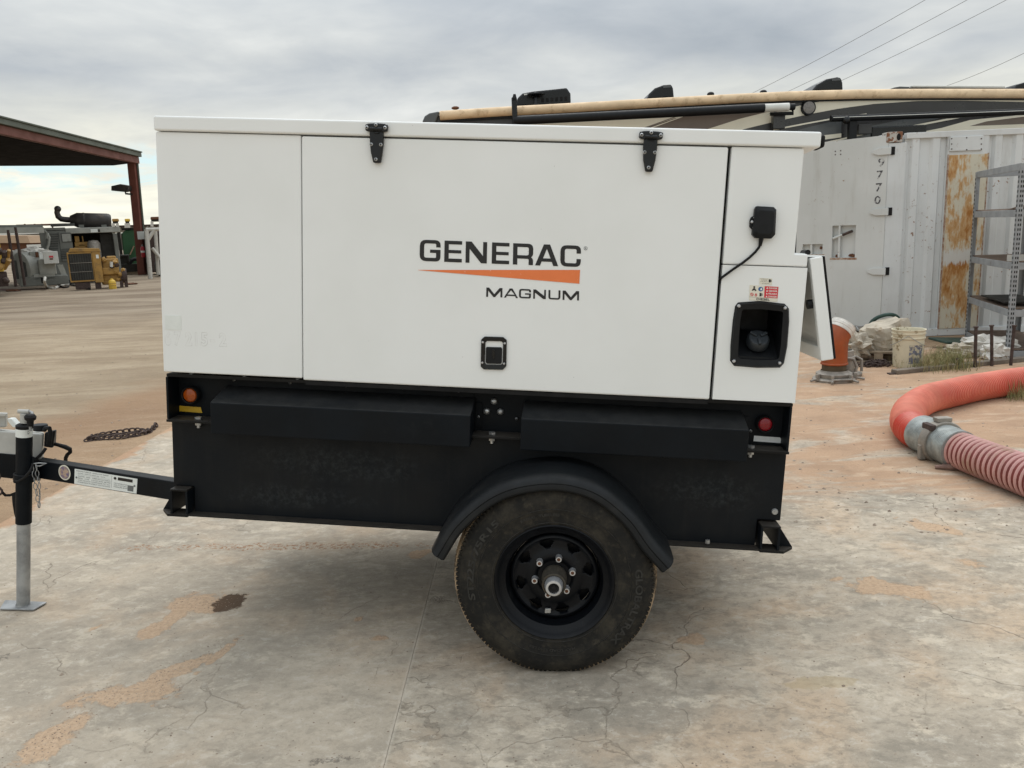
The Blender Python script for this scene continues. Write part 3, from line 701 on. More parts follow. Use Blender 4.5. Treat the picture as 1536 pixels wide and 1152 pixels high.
    for ch, x0, x1 in (('6', 160, 216), ('7', 242, 303), ('2', 340, 400), ('1', 428, 446), ('5', 480, 540), ('-', 562, 604), ('2', 640, 708)):
        cu = bpy.data.curves.new('g', 'FONT'); cu.body = ch; cu.offset = .03
        cu.fill_mode = 'NONE'; cu.bevel_depth = .0105; cu.bevel_resolution = 0; cu.resolution_u = 3
        ob = bpy.data.objects.new('g', cu); me = bpy.data.meshes.new_from_object(ob)
        vs = [v.co.copy() for v in me.vertices]; fs = [tuple(p.vertices) for p in me.polygons]
        bpy.data.objects.remove(ob); bpy.data.curves.remove(cu); bpy.data.meshes.remove(me)
        if not vs: continue
        ax0 = min(v.x for v in vs); ax1 = max(v.x for v in vs); ay0 = min(v.y for v in vs); ay1 = max(v.y for v in vs)
        y0, y1 = (338, 462) if ch != '-' else (400, 424)
        mb = MB()
        for_q = quad_map([T(*QP(x0, y0+(x0-160)*.02), 0), T(*QP(x1, y0+(x1-160)*.02), 0), T(*QP(x1+3, y1+(x1-160)*.02), 0), T(*QP(x0+3, y1+(x0-160)*.02), 0)])
        mb.add([for_q((v.x-ax0)/(ax1-ax0), (v.y-ay0)/(ay1-ay0))+Vector((0, -.0002-max(v.z, 0)*.03, 0)) for v in vs], fs)
        mb.build('ghost_digit', 'ghost', sp, fix=False)
    # ---- hinges
    def hinge(dx, pts, plate_pts, tail, screws):
        h = MB().prism([T(x, y, -.030) for x, y in plate_pts], (0, .016, 0)).build('hinge', 'gloss', root, bev=.004)
        MB().prism([T(x, y, -.024) for x, y in tail], (0, .018, 0)).build('hinge_strap', 'gloss', h, bev=.005, seg=3)
        k = [tail[0], tail[1]]
        rib = [(tail[0][0]+5, tail[0][1]+6), (tail[1][0]-5, tail[1][1]+6), (tail[1][0]-8.5, tail[2][1]-12), (tail[0][0]+9.5, tail[2][1]-12)]
        MB().prism([T(x, y, -.031) for x, y in rib], (0, .006, 0)).build('hinge_rib', 'gloss', h, bev=.003)
        MB().cyl(T(tail[0][0]+1, tail[0][1]+1, -.026), T(tail[1][0]-1, tail[1][1]+1, -.026), .008, 12).build('hinge_pin', 'gloss', h)
        for i, (x, y) in enumerate(screws):
            MB().lathe([(.002, .0015), (.0035, .004), (.0062, .0015), (.0062, -.003)], T(x, y, -.031 if i < 3 else -.025), N, 12).build('screw', 'zinc', h)
    hinge(0, None, [(547.5, 186.5), (553, 184.8), (565, 184.2), (577, 185.2), (581.5, 187.2), (581, 196.5), (575, 198), (552, 197), (547.5, 195.5)],
          [(553.5, 192), (574.5, 192.8), (575, 212), (573, 228), (570.6, 244.4), (559.4, 244), (555.6, 228), (554.3, 212)], [(550.2, 191), (563.8, 187.3), (577.5, 191.5), (556.8, 216.5), (571.2, 217), (563.8, 239)])
    hinge(0, None, [(959.3, 197.4), (966, 196), (977, 195.8), (988, 197), (995.3, 198.6), (994, 208), (988, 209.6), (966, 208.8), (958.8, 207)],
          [(966.5, 204), (987, 205), (986, 222), (983.5, 240), (978.8, 257.6), (968, 257.4), (965, 240), (964.6, 222)], [(962.5, 202.2), (977, 198.7), (991.2, 203), (967, 228.3), (982.4, 228.6), (973, 251.4)])
    # ---- paddle latch
    lo = [(727, 504.6), (755, 505.4), (760.3, 510), (759.6, 549), (754.6, 554.4), (726, 553.8), (721.3, 549.5), (722, 509.3)]
    li = [(730.5, 511.5), (752, 512), (754.5, 514.5), (754, 544.5), (751.5, 547.3), (729, 546.8), (727.2, 544), (728, 514)]
    n = len(lo); A0 = [T(x, y, -.004) for x, y in lo]; A1 = [p+N*.008 for p in A0]; B1 = [T(x, y, -.010) for x, y in li]; B2 = [p+Vector((0, .009, 0)) for p in B1]
    mb = MB(); mb.add(A0+A1+B1+B2, [(k*n+i, k*n+(i+1) % n, (k+1)*n+(i+1) % n, (k+1)*n+i) for k in range(3) for i in range(n)]); mb.add(B2, [tuple(range(n))])
    la = mb.build('latch', 'gloss', root, bev=.0015)
    MB().prism([T(x, y, -.011) for x, y in ((730, 520.5), (751.5, 521), (753, 523), (752.5, 544), (750.5, 546), (730, 545.5), (728.5, 543.5), (729, 522))], (0, .007, 0)).build('latch_paddle', 'plastic', la, bev=.002)
    MB().prism([T(x, y, -.014) for x, y in ((739, 524), (741.5, 524), (742.4, 531), (741.5, 539), (739.6, 539), (738, 531))], (0, .004, 0)).build('latch_key_flap', 'gloss', la, bev=.001)
    for x, y in ((724.2, 513.3), (757, 515), (756, 545.5), (723.5, 544)):
        MB().lathe([(0, .004), (.003, .0038), (.0048, .001), (.0048, -.003)], T(x, y, -.012), N, 12).build('screw', 'silver', la)
    # ---- telemetry box with its cable
    bx = [(1133, 309.6), (1158.5, 311), (1162.4, 315), (1160.8, 352), (1155, 358.2), (1131.5, 357.2), (1126.6, 352), (1130.5, 314)]
    P0 = [T(x, y, -.001) for x, y in bx]; cen = sum(P0, Vector())/8
    P1 = [p+N*.022 for p in P0]; P2 = [cen+(p-cen)*.74+N*.034 for p in P0]
    mb = MB(); mb.add(P0+P1+P2, [(k*8+i, k*8+(i+1) % 8, (k+1)*8+(i+1) % 8, (k+1)*8+i) for k in range(2) for i in range(8)]+[tuple(range(16, 24)), tuple(range(7, -1, -1))])
    tb = mb.build('telemetry_box', 'plastic', root, bev=.002)
    MB().prism([T(x, y, -.013) for x, y in ((1131, 323.5), (1126.5, 326), (1125, 331), (1124.6, 340), (1128.5, 344.4), (1131, 344.4))], (0, .012, 0)).build('mounting_ear', 'plastic', tb, bev=.002)
    MB().prism([T(x, y, -.013) for x, y in ((1160, 325), (1164, 328), (1163.4, 341), (1159.6, 345))], (0, .012, 0)).build('mounting_ear', 'plastic', tb, bev=.002)
    for x, y, r in ((1128.2, 332.8, .0055), (1131, 326.5, .003), (1130, 341, .003), (1159.8, 333.2, .0055), (1160.2, 328, .003), (1158.8, 342, .003)):
        MB().lathe([(0, .004), (r*.6, .0036), (r, .001), (r, -.003)], T(x, y, -.014 if x < 1140 else -.0245), N, 10).build('screw', 'silver', tb)
    MB().cyl(T(1142, 357, -.012), T(1140, 369, -.010), .0085, 12, .0055).build('cable_boot', 'rubber', tb)
    cpx = [(1140.5, 366), (1138.5, 371), (1133, 378), (1124, 386.5), (1113, 395), (1101, 403), (1090, 411), (1082.5, 416.5), (1079.5, 420), (1078.8, 426)]
    MB().tube([T(x, y, -.009 if i < 8 else .012) for i, (x, y) in enumerate(cpx)], .0045, 8).build('cable', 'rubber', tb)
    # ---- top-hung control hatch at the rear, ajar
    hc = Vector((.892, 0, T(1222, 384).z)); th = math.radians(11.5)
    dn = Vector((math.sin(th), 0, -math.cos(th))); ox = Vector((math.cos(th), 0, math.sin(th)))
    H = .372
    def hp(a, w, dz): p = hc+ox*a+dn*dz; return Vector((p.x, w, p.z))
    w0, w1 = .012, WID-.06
    mb = MB()                                  # tray-like hatch: rim around a recess
    o0 = [hp(-.044, w0, 0), hp(-.044, w1, 0), hp(-.044, w1, H), hp(-.044, w0, H)]
    i0 = [hp(-.044, w0+.028, .05), hp(-.044, w1-.05, .05), hp(-.044, w1-.05, H-.05), hp(-.044, w0+.028, H-.05)]
    i1 = [p+ox*.03 for p in i0]; o1 = [p+ox*.044 for p in o0]
    mb.add(o0+i0+i1+o1, [(k, (k+1) % 4, 4+(k+1) % 4, 4+k) for k in range(4)]+[(4+k, 4+(k+1) % 4, 8+(k+1) % 4, 8+k) for k in range(4)]+[(8, 9, 10, 11)]+[(k, (k+1) % 4, 12+(k+1) % 4, 12+k) for k in range(4)]+[(12, 13, 14, 15)])
    ht = mb.build('control_hatch', 'white', root, bev=.004)
    sheet(MB(), [hp(.0015, w0+.004, 0), hp(.0015, w1, 0), hp(.0015, w1, H), hp(.0015, w0+.004, H)], ox*.008).build('hatch_gasket', 'rubber', ht, bev=.003)
    MB().cyl(hp(-.062, .05, .165), hp(-.018, .05, .165), .017, 14).build('hatch_catch', 'plastic', ht)
    MB().box(.842, .905, .03, WID-.08, hc.z-.004, hc.z+.004).build('hatch_hinge', 'white', ht)
    MB().cyl((.846, .035, hc.z+.012), (.846, .10, hc.z+.012), .010, 10).build('hinge_barrel', 'plastic', ht)
    # ---- chassis channel under the enclosure
    WEB, FL = .10, 0.004
    zf = T(300, 634, FL).z; zt = T(400, 566, 0).z
    MB().box(U0+.004, .838, .014, WID-.01, Z0-.021, Z0-.0085).build('base_plate', 'ledge', root, bev=.002)
    MB().box(U0+.006, .834, WEB, WEB+.012, zf, Z0-.022).build('chassis_web', 'black', root)
    MB().box(U0+.002, .838, FL, WEB-.001, zf-.004, zf+.006).build('chassis_flange', 'ledge', root, bev=.002)
    MB().box(U0+.002, U0+.010, .012, WEB-.001, zf+.007, Z0-.022).build('channel_end_plate', 'black', root)
    MB().box(.828, .836, .012, WEB-.001, zf+.007, Z0-.022).build('channel_end_plate', 'black', root)
    # seal strip under the door
    MB().box(s1+.01, s2L-.004, .002, .013, Z0-.024, Z0-.009).build('door_seal', 'rubber', root)
    # ---- rain hoods
    def hood(front, slope, name):
        f0 = [T(x, y, -.055) for x, y in front]      # TL TR BR BL
        zt, zmid, zb = slope, (f0[0].z+f0[1].z)/2, (f0[2].z+f0[3].z)/2
        x0, x1 = (f0[0].x+f0[3].x)/2, (f0[1].x+f0[2].x)/2
        prof = [(WEB-.006, zt), (-.055, zmid), (-.055, zb), (WEB-.006, zb+.012)]
        h = MB().prism([(x0, y, z) for y, z in prof], (x1-x0, 0, 0)).build('rain_hood', 'black', root, bev=.004)
        MB().box(x0+.02, x1-.01, WEB-.006, WEB-.0015, zt-.003, zt+.030).build('hood_flange', 'black', h)
        MB().box(x1+.0005, x1+.026, WEB-.008, WEB-.0015, zb+.05, zmid+.02).build('hood_tab', 'black', h)
        return h, x0, x1
    zs = T(520, 586, WEB).z
    hA, a0, a1 = hood([(315, 604), (707, 622.6), (703.5, 670), (315.6, 652)], zs, 'a')
    hB, b0, b1 = hood([(782, 628.7), (1123, 644.6), (1121.5, 693.7), (779.5, 675)], zs-.001, 'b')
    scr = MB().lathe([(.0015, .001), (.0025, .0035), (.0055, .001), (.0055, -.003)], (0, 0, 0), N, 10).build('screw', 'zinc', root)
    pts = [T(x, y, WEB-.008) for x, y in ((351, 570), (435, 574.5), (519.5, 578.6), (604, 582.6), (688, 587), (717.5, 625), (775, 628.3), (1126.2, 646.5))]
    scr.location = pts[0]
    for p in pts[1:]: inst(scr, root, p)
    for x, y in ((287, 563), (367, 567), (447, 571), (1092, 603.2), (1157, 606.8)):
        MB().lathe([(0, .008), (.006, .007), (.008, 0), (.008, -.004)], T(x, y, .03)+Vector((0, 0, .004)), (0, 0, -1), 10).build('bolt', 'zinc', root)
    for x, y in ((741, 602), (730, 617), (750.5, 617.6)):
        MB().lathe([(0, .009), (.006, .0085), (.011, .005), (.0135, .001), (.0135, -.004)], T(x, y, WEB-.006), N, 16).build('carriage_bolt', 'zinc', root)
    # bolts through the flange
    def flange_bolt(x):
        p = T(x, 640, .035); c = Vector((p.x, .035, zf))
        b = MB().lathe([(0, .016), (.0135, .016), (.0135, .007)], c, (0, 0, 1), 6, smooth=False).build('flange_bolt', 'zinc', root)
        MB().lathe([(0, -.017), (.0125, -.017), (.0125, -.005)], c, (0, 0, 1), 6, smooth=False).build('nut', 'zinc', b)
        MB().cyl(c+Vector((0, 0, -.028)), c+Vector((0, 0, -.017)), .007, 10).build('bolt_shank', 'zinc', b)
    for x in (298, 738.5, 1129): flange_bolt(x)
    # ---- marker lamps and reflectors
    def lamp(x, y, r, mat, w=WEB):
        c = T(x, y, w-.02)
        l = MB().lathe([(r*1.22, -.016), (r*1.22, .010), (r*1.12, .014), (r*1.02, .012), (r*1.0, .004)], c, N, 32).build('marker_lamp', 'rubber', root)
        MB().lathe([(0, .017), (r*.5, .016), (r*.85, .012), (r*.99, .005)], c, N, 32).build('lens', mat, l)
    lamp(286.3, 592.5, .029, 'amber'); lamp(1147.4, 636, .0265, 'redlens')
    def refl(p, mat): MB().prism([T(x, y, WEB-.003) for x, y in p], (0, .0025, 0)).build('reflector', mat, root)
    refl([(262.3, 608), (301, 611), (303.2, 619.5), (262.5, 616.3)], 'yellow'); refl([(1131.3, 653.5), (1170, 656.3), (1176, 665), (1130.3, 661.8)], 'reflwhite')
    # ---- tank, rail, fork pockets
    def tank_mat():
        k = NB('scuffed_black_tank_paint')
        c = k.mix(k.ramp(k.noise(5, 5), .3, .75), (0.0026, 0.0042, 0.0062), (0.0048, 0.0066, 0.0086))
        sp = k.N('ShaderNodeSeparateXYZ'); k.L(k.pos, sp.inputs[0])
        def spot(px, py, rx, rz):
            q = T(px, py, .05)
            a = k.math('DIVIDE', k.math('SUBTRACT', sp.outputs[0], q.x), rx); b = k.math('DIVIDE', k.math('SUBTRACT', sp.outputs[2], q.z), rz)
            r = k.math('SQRT', k.math('ADD', k.math('MULTIPLY', a, a), k.math('MULTIPLY', b, b)))
            return k.ramp(k.math('ADD', r, k.math('MULTIPLY', k.math('SUBTRACT', k.noise(6, 6, .7), .5), 1.8)), .3, 1.2, 1, 0)
        m_ = k.math('MAXIMUM', spot(500, 695, .34, .085), k.math('MAXIMUM', spot(440, 745, .30, .06), spot(1060, 740, .22, .08)))
        f_ = k.ramp(k.noise(38, 8, .78), .42, .68)
        c = k.mix(k.math('MULTIPLY', k.math('MULTIPLY', m_, f_), .6), c, (0.030, 0.036, 0.038))
        scr = k.math('MULTIPLY', k.ramp(k.noise(5, 9, .8, 0, k.scaled((4, 4, 26), 0)), .62, .70), m_)
        c = k.mix(k.math('MULTIPLY', scr, .5), c, (0.07, 0.075, 0.075))
        st = k.ramp(k.noise(2, 6, .7, 0, k.scaled((12, 12, .8))), .5, .8)
        c = k.mix(k.math('MULTIPLY', st, .3), c, (0.020, 0.019, 0.016))
        return k.done(c, k.ramp(k.noise(7), .3, .7, .4, .62), 0, k.bump(k.noise(120, 4), .15, .002), .2)
    zr = .457
    pxa, pxb = T(283, 750, .003).x, T(1139, 800, .003).x
    zn = T(255, 733.6, .003).z+.001
    MB().prism([(x, .05, z) for x, z in ((U0, zn), (pxa, zn), (pxa, zr), (pxb, zr), (pxb, zn), (.841, zn), (.841, zf-.006), (U0, zf-.006))], (0, WID-.1, 0)).build('fuel_tank', tank_mat(), root, bev=.003)
    MB().box(U0+.06, .78, .001, .0495, zr, zr+.006).build('bottom_rail', 'ledge', root, bev=.001)
    MB().box(U0+.06, .78, WID-.049, WID, zr, zr+.006).build('bottom_rail', 'ledge', root, bev=.001)
    MB().lathe([(0, .007), (.0045, .007), (.005, .005), (.010, .005), (.013, .001), (.013, -.004)], T(1162, 767.5, .05), N, 18).build('tank_plug', 'zinc', root)
    MB().lathe([(0, .014), (.009, .014), (.009, 0)], T(1061, 815, .02), (0, 0, 1), 6, smooth=False).build('rail_nut', 'zinc', root)
    def pocket(x0, x1, sg):
        zt_ = T((255 if sg < 0 else 1140), (733.6 if sg < 0 else 788.5), .003).z
        t = .008; y0, y1 = .003, WID-.003
        p = MB().box(x0, x1, y0, y1, zt_-t, zt_).build('fork_pocket', 'ledge', root, bev=.002)
        MB().box(x0, x0+t, y0, y1, zr+.0065, zt_-t-.0005).build('pocket_wall', 'black', p)
        MB().box(x1-t, x1, y0, y1, zr+.0065, zt_-t-.0005).build('pocket_wall', 'black', p)
        tip = x0-.057 if sg < 0 else x1+.062
        cr = x0+.002 if sg < 0 else x1-.002
        out = x0-.012 if sg < 0 else x1+.016
        for ya, yb, yc in ((0, .055, .075), (WID, WID-.055, WID-.075)):
            pl = [(x1 if sg < 0 else x0, ya), (out, ya), (tip, yb), (tip, yc), (x1 if sg < 0 else x0, yc)]
            MB().prism([(x, y, zr-.004) for x, y in pl], (0, 0, .0095)).build('skid_plate', 'ledge', p)
        for yy in (.058, WID-.066):
            MB().prism([(cr, yy, zt_-.001), (cr, yy, zr+.006), (tip, yy, zr+.006)], (0, .008, 0)).build('gusset', 'black', p)
    pocket(T(255, 750, .003).x, T(281, 750, .003).x, -1)
    pocket(T(1141.5, 800, .003).x, T(1171, 800, .003).x, 1)
    # ---- wheel side group: built for the near side, copied to the far side
    WC = W2T(TO+EZ*.36-EY*.2)                    # outer face centre of the tyre
    wc = Vector((WC.x-.002, -.2, WC.z+.004))
    RT = .3735; TW = .215
    whl = MB()
    # tyre carcass profile: (radius, inward depth) -> along +y
    ym = wc.y+TW/2
    half = [(.206, .012), (.212, .004), (.226, -.001), (.240, .000), (.262, -.004), (.2745, -.0065), (.2755, -.0035), (.2775, -.0035), (.2785, -.006), (.296, -.007), (.318, -.003), (.336, .006), (.349, .018), (.357, .034)]
    prof = half+[(RT-.009, .06), (RT-.008, TW/2)]
    prof = prof+[(r, TW-d) for r, d in reversed(prof[:-1])]
    tyre = MB().lathe(prof, wc, (0, 1, 0), 128).build('wheel', 'tyre', root)
    # flatten the contact patch a little
    low_dir = TI @ Vector((0, 0, -1))
    # tread: shoulder lugs and centre ribs, one joined piece
    MB().lathe([(.350, .031), (RT-.0065, .040), (RT-.0045, .06), (RT-.0045, TW-.06), (RT-.0065, TW-.04), (.350, TW-.031)], wc, (0, 1, 0), 128).build('tread_base', 'tread', tyre)
    for rr_ in (.2262, .2765): MB().lathe([(rr_-.0011, -.0015 if rr_ < .25 else -.0062), (rr_, -.0026 if rr_ < .25 else -.0072), (rr_+.0011, -.0015 if rr_ < .25 else -.0062)], wc, (0, 1, 0), 96).build('sidewall_ring', 'tyretext', tyre)
    mb = MB(); cr_ = MB(); nl = 128
    def lug(a, da, r0, r1, y0, y1, skew=0.0, ch=0.0, mb=None):
        def P(aa, r, y): return Vector((wc.x+math.cos(aa)*r, wc.y+y, wc.z+math.sin(aa)*r))
        k0 = [P(a-da, r0, y0), P(a+da, r0, y0), P(a+da+skew, r0, y1), P(a-da+skew, r0, y1)]
        k1 = [P(a-da*.9, r1-ch, y0+.002), P(a+da*.9, r1-ch, y0+.002), P(a+da*.9+skew, r1, y1-.002), P(a-da*.9+skew, r1, y1-.002)]
        mb.hexa(k0, k1)
    for i in range(nl):
        a = 2*PI*i/nl
        lug(a, PI/nl*.80, .352, RT-.004, .029, .068, .012, .006, cr_); lug(a+PI/nl, PI/nl*.80, .352, RT-.004, TW-.030, TW-.068, .012, .004, cr_)
        # sipes running down the shoulder onto the side wall
        for sd, yy0, yy1 in ((0, .012, .034), (1, TW-.012, TW-.034)):
            aa = a+(PI/nl if sd else 0)
            def P(an, r, y): return Vector((wc.x+math.cos(an)*r, wc.y+y, wc.z+math.sin(an)*r))
            d = PI/nl*.66
            y2 = .0115 if not sd else TW-.0115; y3 = .030 if not sd else TW-.030
            e = -1 if not sd else 1
            b_ = [P(aa-d, .328, y2+e*-.006), P(aa+d, .328, y2+e*-.006), P(aa+d, .355, y3), P(aa-d, .355, y3)]
            t_2 = [P(aa-d*.9, .328, y2-(-e)*.0075), P(aa+d*.9, .328, y2-(-e)*.0075), P(aa+d*.9, .360, y3+e*.006), P(aa-d*.9, .360, y3+e*.006)]
            mb.hexa(b_, t_2)
    for y0, y1 in ((.074, .098), (.103, .112+.0), (.117, .141)):
        for i in range(nl): lug(2*PI*(i+.3)/nl, PI/nl*.88, .352, RT+.0005, y0, y1, .02, 0, cr_)
    for m__ in (mb, cr_):                       # the contact patch sits flat on the slab
        for v in m__.v:
            zw = TO.z+(TM @ v).z
            if v.y < TW+.1 and zw < .002: v += (TI @ Vector((0, 0, 1)))*(.002-zw)
    for o_t in (mb.build('shoulder_tread', 'tyre', tyre), cr_.build('tread', 'tread', tyre)): o_t['kind'] = 'stuff'
    for v in tyre.data.vertices:
        zw = TO.z+(TM @ v.co).z
        if zw < .003: v.co += (TI @ Vector((0, 0, 1)))*(.003-zw)
    # raised side-wall lettering
    def arc_text(body, a0, a1, r0, r1, y):
        vs, fs = text_mesh(body, .03); x0 = min(v.x for v in vs); x1 = max(v.x for v in vs); h = max(v.y for v in vs)
        m = MB(); out = []
        for v in vs:
            a = a0+(a1-a0)*(v.x-x0)/(x1-x0); r = r0+(r1-r0)*v.y/h
            out.append(Vector((wc.x+math.cos(a)*r, wc.y+y-(0.0 if r < .3 else -(r-.3)*.17), wc.z+math.sin(a)*r)))
        return m.add(out, fs).build('tyre_lettering', 'tyretext', tyre, fix=False)
    rad = math.radians
    arc_text('ST225/75R15', rad(196), rad(134), .292, .316, -.0085)
    arc_text('GLOBALTRAX', rad(14), rad(-44), .292, .318, -.0085)
    arc_text('RADIAL  TUBELESS', rad(120), rad(88), .252, .262, -.0062)
    arc_text('MAX LOAD 2540 LBS', rad(-70), rad(-108), .252, .262, -.0062)
    # rim: barrel, disc, raised rings
    def win_disc():
        m = MB(); NA = 192; dep = lambda r: .052+ (.006 if r < .148 else 0)
        radii = [.062, .078, .092, .100, .111, .1145, .118, .1215, .125, .1285, .132, .1355, .139, .142, .150, .156, .163]
        depth = [.058, .058, .058, .064, .066, .0665, .067, .067, .067, .067, .067, .067, .066, .065, .058, .060, .070]
        def hole(a, r):
            k = (a/(2*PI)*8) % 1.0
            w = .30 if r < .121 else .34
            if .112 < r < .141:
                half_w = .12+.13*max(0, min(1, (r-.112)/.018)) if r < .1345 else .25-.12*(r-.1345)/.0065
                return abs(k-.5) < half_w
            return False
        vs = [(wc.x+math.cos(2*PI*i/NA)*r, wc.y+d, wc.z+math.sin(2*PI*i/NA)*r) for i in range(NA) for r, d in zip(radii, depth)]
        nr = len(radii); fs = []
        for i in range(NA):
            for j in range(nr-1):
                rm = (radii[j]+radii[j+1])/2; am = 2*PI*(i+.5)/NA + rad(7)
                if hole(am, rm): continue
                fs.append((i*nr+j, ((i+1) % NA)*nr+j, ((i+1) % NA)*nr+j+1, i*nr+j+1))
        return m.add(vs, fs, True)
    rim = MB().lathe([(.205, .016), (.214, .004), (.217, .000), (.214, -.003), (.209, .000), (.203, .010), (.192, .020), (.178, .030), (.172, .055), (.165, .075), (.164, .120), (.172, .165), (.20, .20), (.214, .21)], wc, (0, 1, 0), 96).build('rim', 'rim', tyre)
    dsk = win_disc().build('wheel_disc', 'rim', tyre)
    so_ = dsk.modifiers.new('thick', 'SOLIDIFY'); so_.thickness = .005; so_.offset = 0
    # brake drum face far inside, seen through the windows
    MB().lathe([(.0, .105), (.145, .105), (.15, .11), (.15, .17)], wc, (0, 1, 0), 48).build('brake_drum', 'rim', tyre)
    MB().lathe([(0, .0595), (.092, .0595)], wc, (0, 1, 0), 48).build('hub_face', 'rim', tyre)
    dc = T(829.9, 865.7, wc.y+.055)
    for x, y in ((607, 560), (705, 540), (775, 608), (745, 700), (650, 720), (582, 648)):
        p = T(630+x/3.3875, 680+y/3.3875, wc.y+.034)
        p = Vector((p.x, wc.y+.058, p.z))
        nut = MB().lathe([(.0065, .026), (.0105, .026), (.0115, .022), (.0115, .004), (.0145, .0)], p, N, 12).build('lug_nut', 'silver', tyre)
        MB().lathe([(0, .0245), (.0066, .0245)], p, N, 12).build('stud', 'rust', tyre)
    hc_ = Vector((wc.x, 0, wc.z))
    MB().lathe([(.046, -.06), (.046, -.035), (.041, -.02), (.0405, .012), (.043, .014), (.043, .020), (.036, .022)], hc_+Vector((0, wc.y, 0)), N, 32).build('hub', 'hub', tyre)
    MB().lathe([(.034, .018), (.0335, .030), (.030, .046), (.028, .050), (.020, .051), (.019, .047)], hc_+Vector((0, wc.y, 0)), N, 32).build('grease_cap', 'silver', tyre)
    MB().lathe([(.0195, .047), (.017, .049), (.010, .046), (.008, .049), (0, .050)], hc_+Vector((0, wc.y, 0)), N, 24).build('cap_plug', 'rubber', tyre)
    wp = T(630+650/3.3875, 680+795/3.3875, wc.y+.06)
    MB().obox(wp+N*.006, Vector((.011, 0, .001)), Vector((0, .005, 0)), Vector((0, 0, .009))).build('wheel_weight', 'zinc', tyre, bev=.002)
    # fender: flat-topped arc with rolled lip
    ang0, ang1 = None, None
    fc = Vector((wc.x+.004, 0, wc.z-.01)); fr = .420
    fpl = [(-.454, .455), (-.384, .576), (-.281, .679), (-.177, .738), (-.047, .767), (.062, .763), (.166, .727), (.275, .642), (.349, .548), (.420, .474)]
    def catmull(P, k=6):
        out = []; P = [Vector(p) for p in P]; Q = [P[0]*2-P[1]]+P+[P[-1]*2-P[-2]]
        for i in range(1, len(Q)-2):
            for j in range(k):
                t = j/k; a, b, c, d = Q[i-1], Q[i], Q[i+1], Q[i+2]
                out.append(.5*((2*b)+(-a+c)*t+(2*a-5*b+4*c-d)*t*t+(-a+3*b-3*c+d)*t**3))
        out.append(P[-1]); return out
    top = catmull(fpl); mid_c = Vector((-.01, .33))
    sec = [(0.0, .047), (0.001, -.10), (0.0, -.175), (-.006, -.200), (-.018, -.216), (-.030, -.2205), (-.034, -.2165), (-.040, -.2185), (-.052, -.2185), (-.055, -.213)]
    inn_ = [(o-.005, w+.006) for o, w in reversed(sec)]; inn_[-1] = (-.005, .047)
    loop = sec+inn_
    vs = []; m_ = len(loop)
    for i, p in enumerate(top):
        tn = (top[min(i+1, len(top)-1)]-top[max(i-1, 0)]).normalized(); nr_ = Vector((-tn.y, tn.x))
        vs += [(p.x+nr_.x*o, w, p.y+nr_.y*o) for o, w in loop]
    fs = [(i*m_+j, (i+1)*m_+j, (i+1)*m_+(j+1) % m_, i*m_+(j+1) % m_) for i in range(len(top)-1) for j in range(m_)]
    fs += [tuple(range(m_)), tuple(range((len(top)-1)*m_, len(top)*m_))]
    fen = MB().add(vs, fs, True).build('fender', 'fender', root)
    # axle and the far wheel and fender
    MB().box(wc.x-.04, wc.x+.04, .03, WID-.03, wc.z-.04, wc.z+.04).build('axle', 'rustdark', root)
    ym_ = WID/2
    def mirror(o, parent):
        c = o.copy(); COL.objects.link(c); c.parent = parent
        if parent is root: c.matrix_local = Matrix.Translation((2*wc.x, WID, 0)) @ Matrix.Rotation(PI, 4, 'Z')
        for ch in list(o.children): mirror(ch, c)
    mirror(tyre, root); mirror(fen, root)
    # ---- A-frame tongue
    rT = T(257, 722, .2); vt = rT.z
    pL = TV(58, 691, vt); dirn = (Vector((pL.x, pL.y, 0))-Vector((rT.x, rT.y, 0))).normalized()
    vb = T(244.7, 750, .2).z; hh = vt-vb; ww = .055
    nrmv = Vector((-dirn.y, dirn.x, 0));
    if nrmv.y < 0: nrmv = -nrmv               # pointing away from the camera side
    apex_t = (WID/2-.03-rT.y)/dirn.y
    start = Vector((rT.x, rT.y, 0))-dirn*.1
    end = Vector((rT.x, rT.y, 0))+dirn*apex_t
    tong = MB().prism([start+Vector((0, 0, vb)), end+Vector((0, 0, vb)), end+nrmv*ww+Vector((0, 0, vb)), start+nrmv*ww+Vector((0, 0, vb))], (0, 0, hh)).build('tongue_beam', 'black', root, bev=.004)
    def F(px, py, off=.0015):                  # pixel -> point on the beam's near face
        o = TI @ (CAM-TO); d = TI @ ray(px, py); t = (Vector((rT.x, rT.y, 0))-o).dot(nrmv)/d.dot(nrmv); return o+d*t-nrmv*off
    vp = [(112.5, 703), (206.5, 718.2), (205, 740.4), (111.8, 725.4)]
    pl_ = sheet(MB(), [F(x, y) for x, y in vp], nrmv*.001).build('data_plate', 'labelwhite', tong)
    f = quad_map([F(x, y, .0022) for x, y in vp])
    mb = MB()
    put_text(mb, 'MANUFACTURED BY  GENERATOR TRAILER', sub(.03, .55, .86, .93)); put_text(mb, 'GVWR  2540 KG (5600 LB)   DATE', sub(.06, .5, .70, .78))
    for i in range(4): put_text(mb, ['GAWR  5600   TIRES ST225/75R15', 'RIMS  15X6   COLD INFL 80 PSI', 'THIS VEHICLE CONFORMS TO ALL', 'STANDARDS IN EFFECT ON THE DATE'][i], sub(.06, .58, .52-i*.13, .59-i*.13))
    for i in range(3): put_text(mb, ['TIRE INFORMATION', 'SIZE ST225/75R15', 'PRESSURE 80 PSI'][i], sub(.64, .86, .44-i*.12, .51-i*.12))
    for x0, x1, y0, y1 in ((.60, .603, .1, .95), (.06, .58, .645, .652), (.86, .95, .1, .48)): mb.add(sub(x0, x1, y0, y1), [(3, 2, 1, 0)])
    mb.build('small_print', 'greyink', pl_, fix=False)
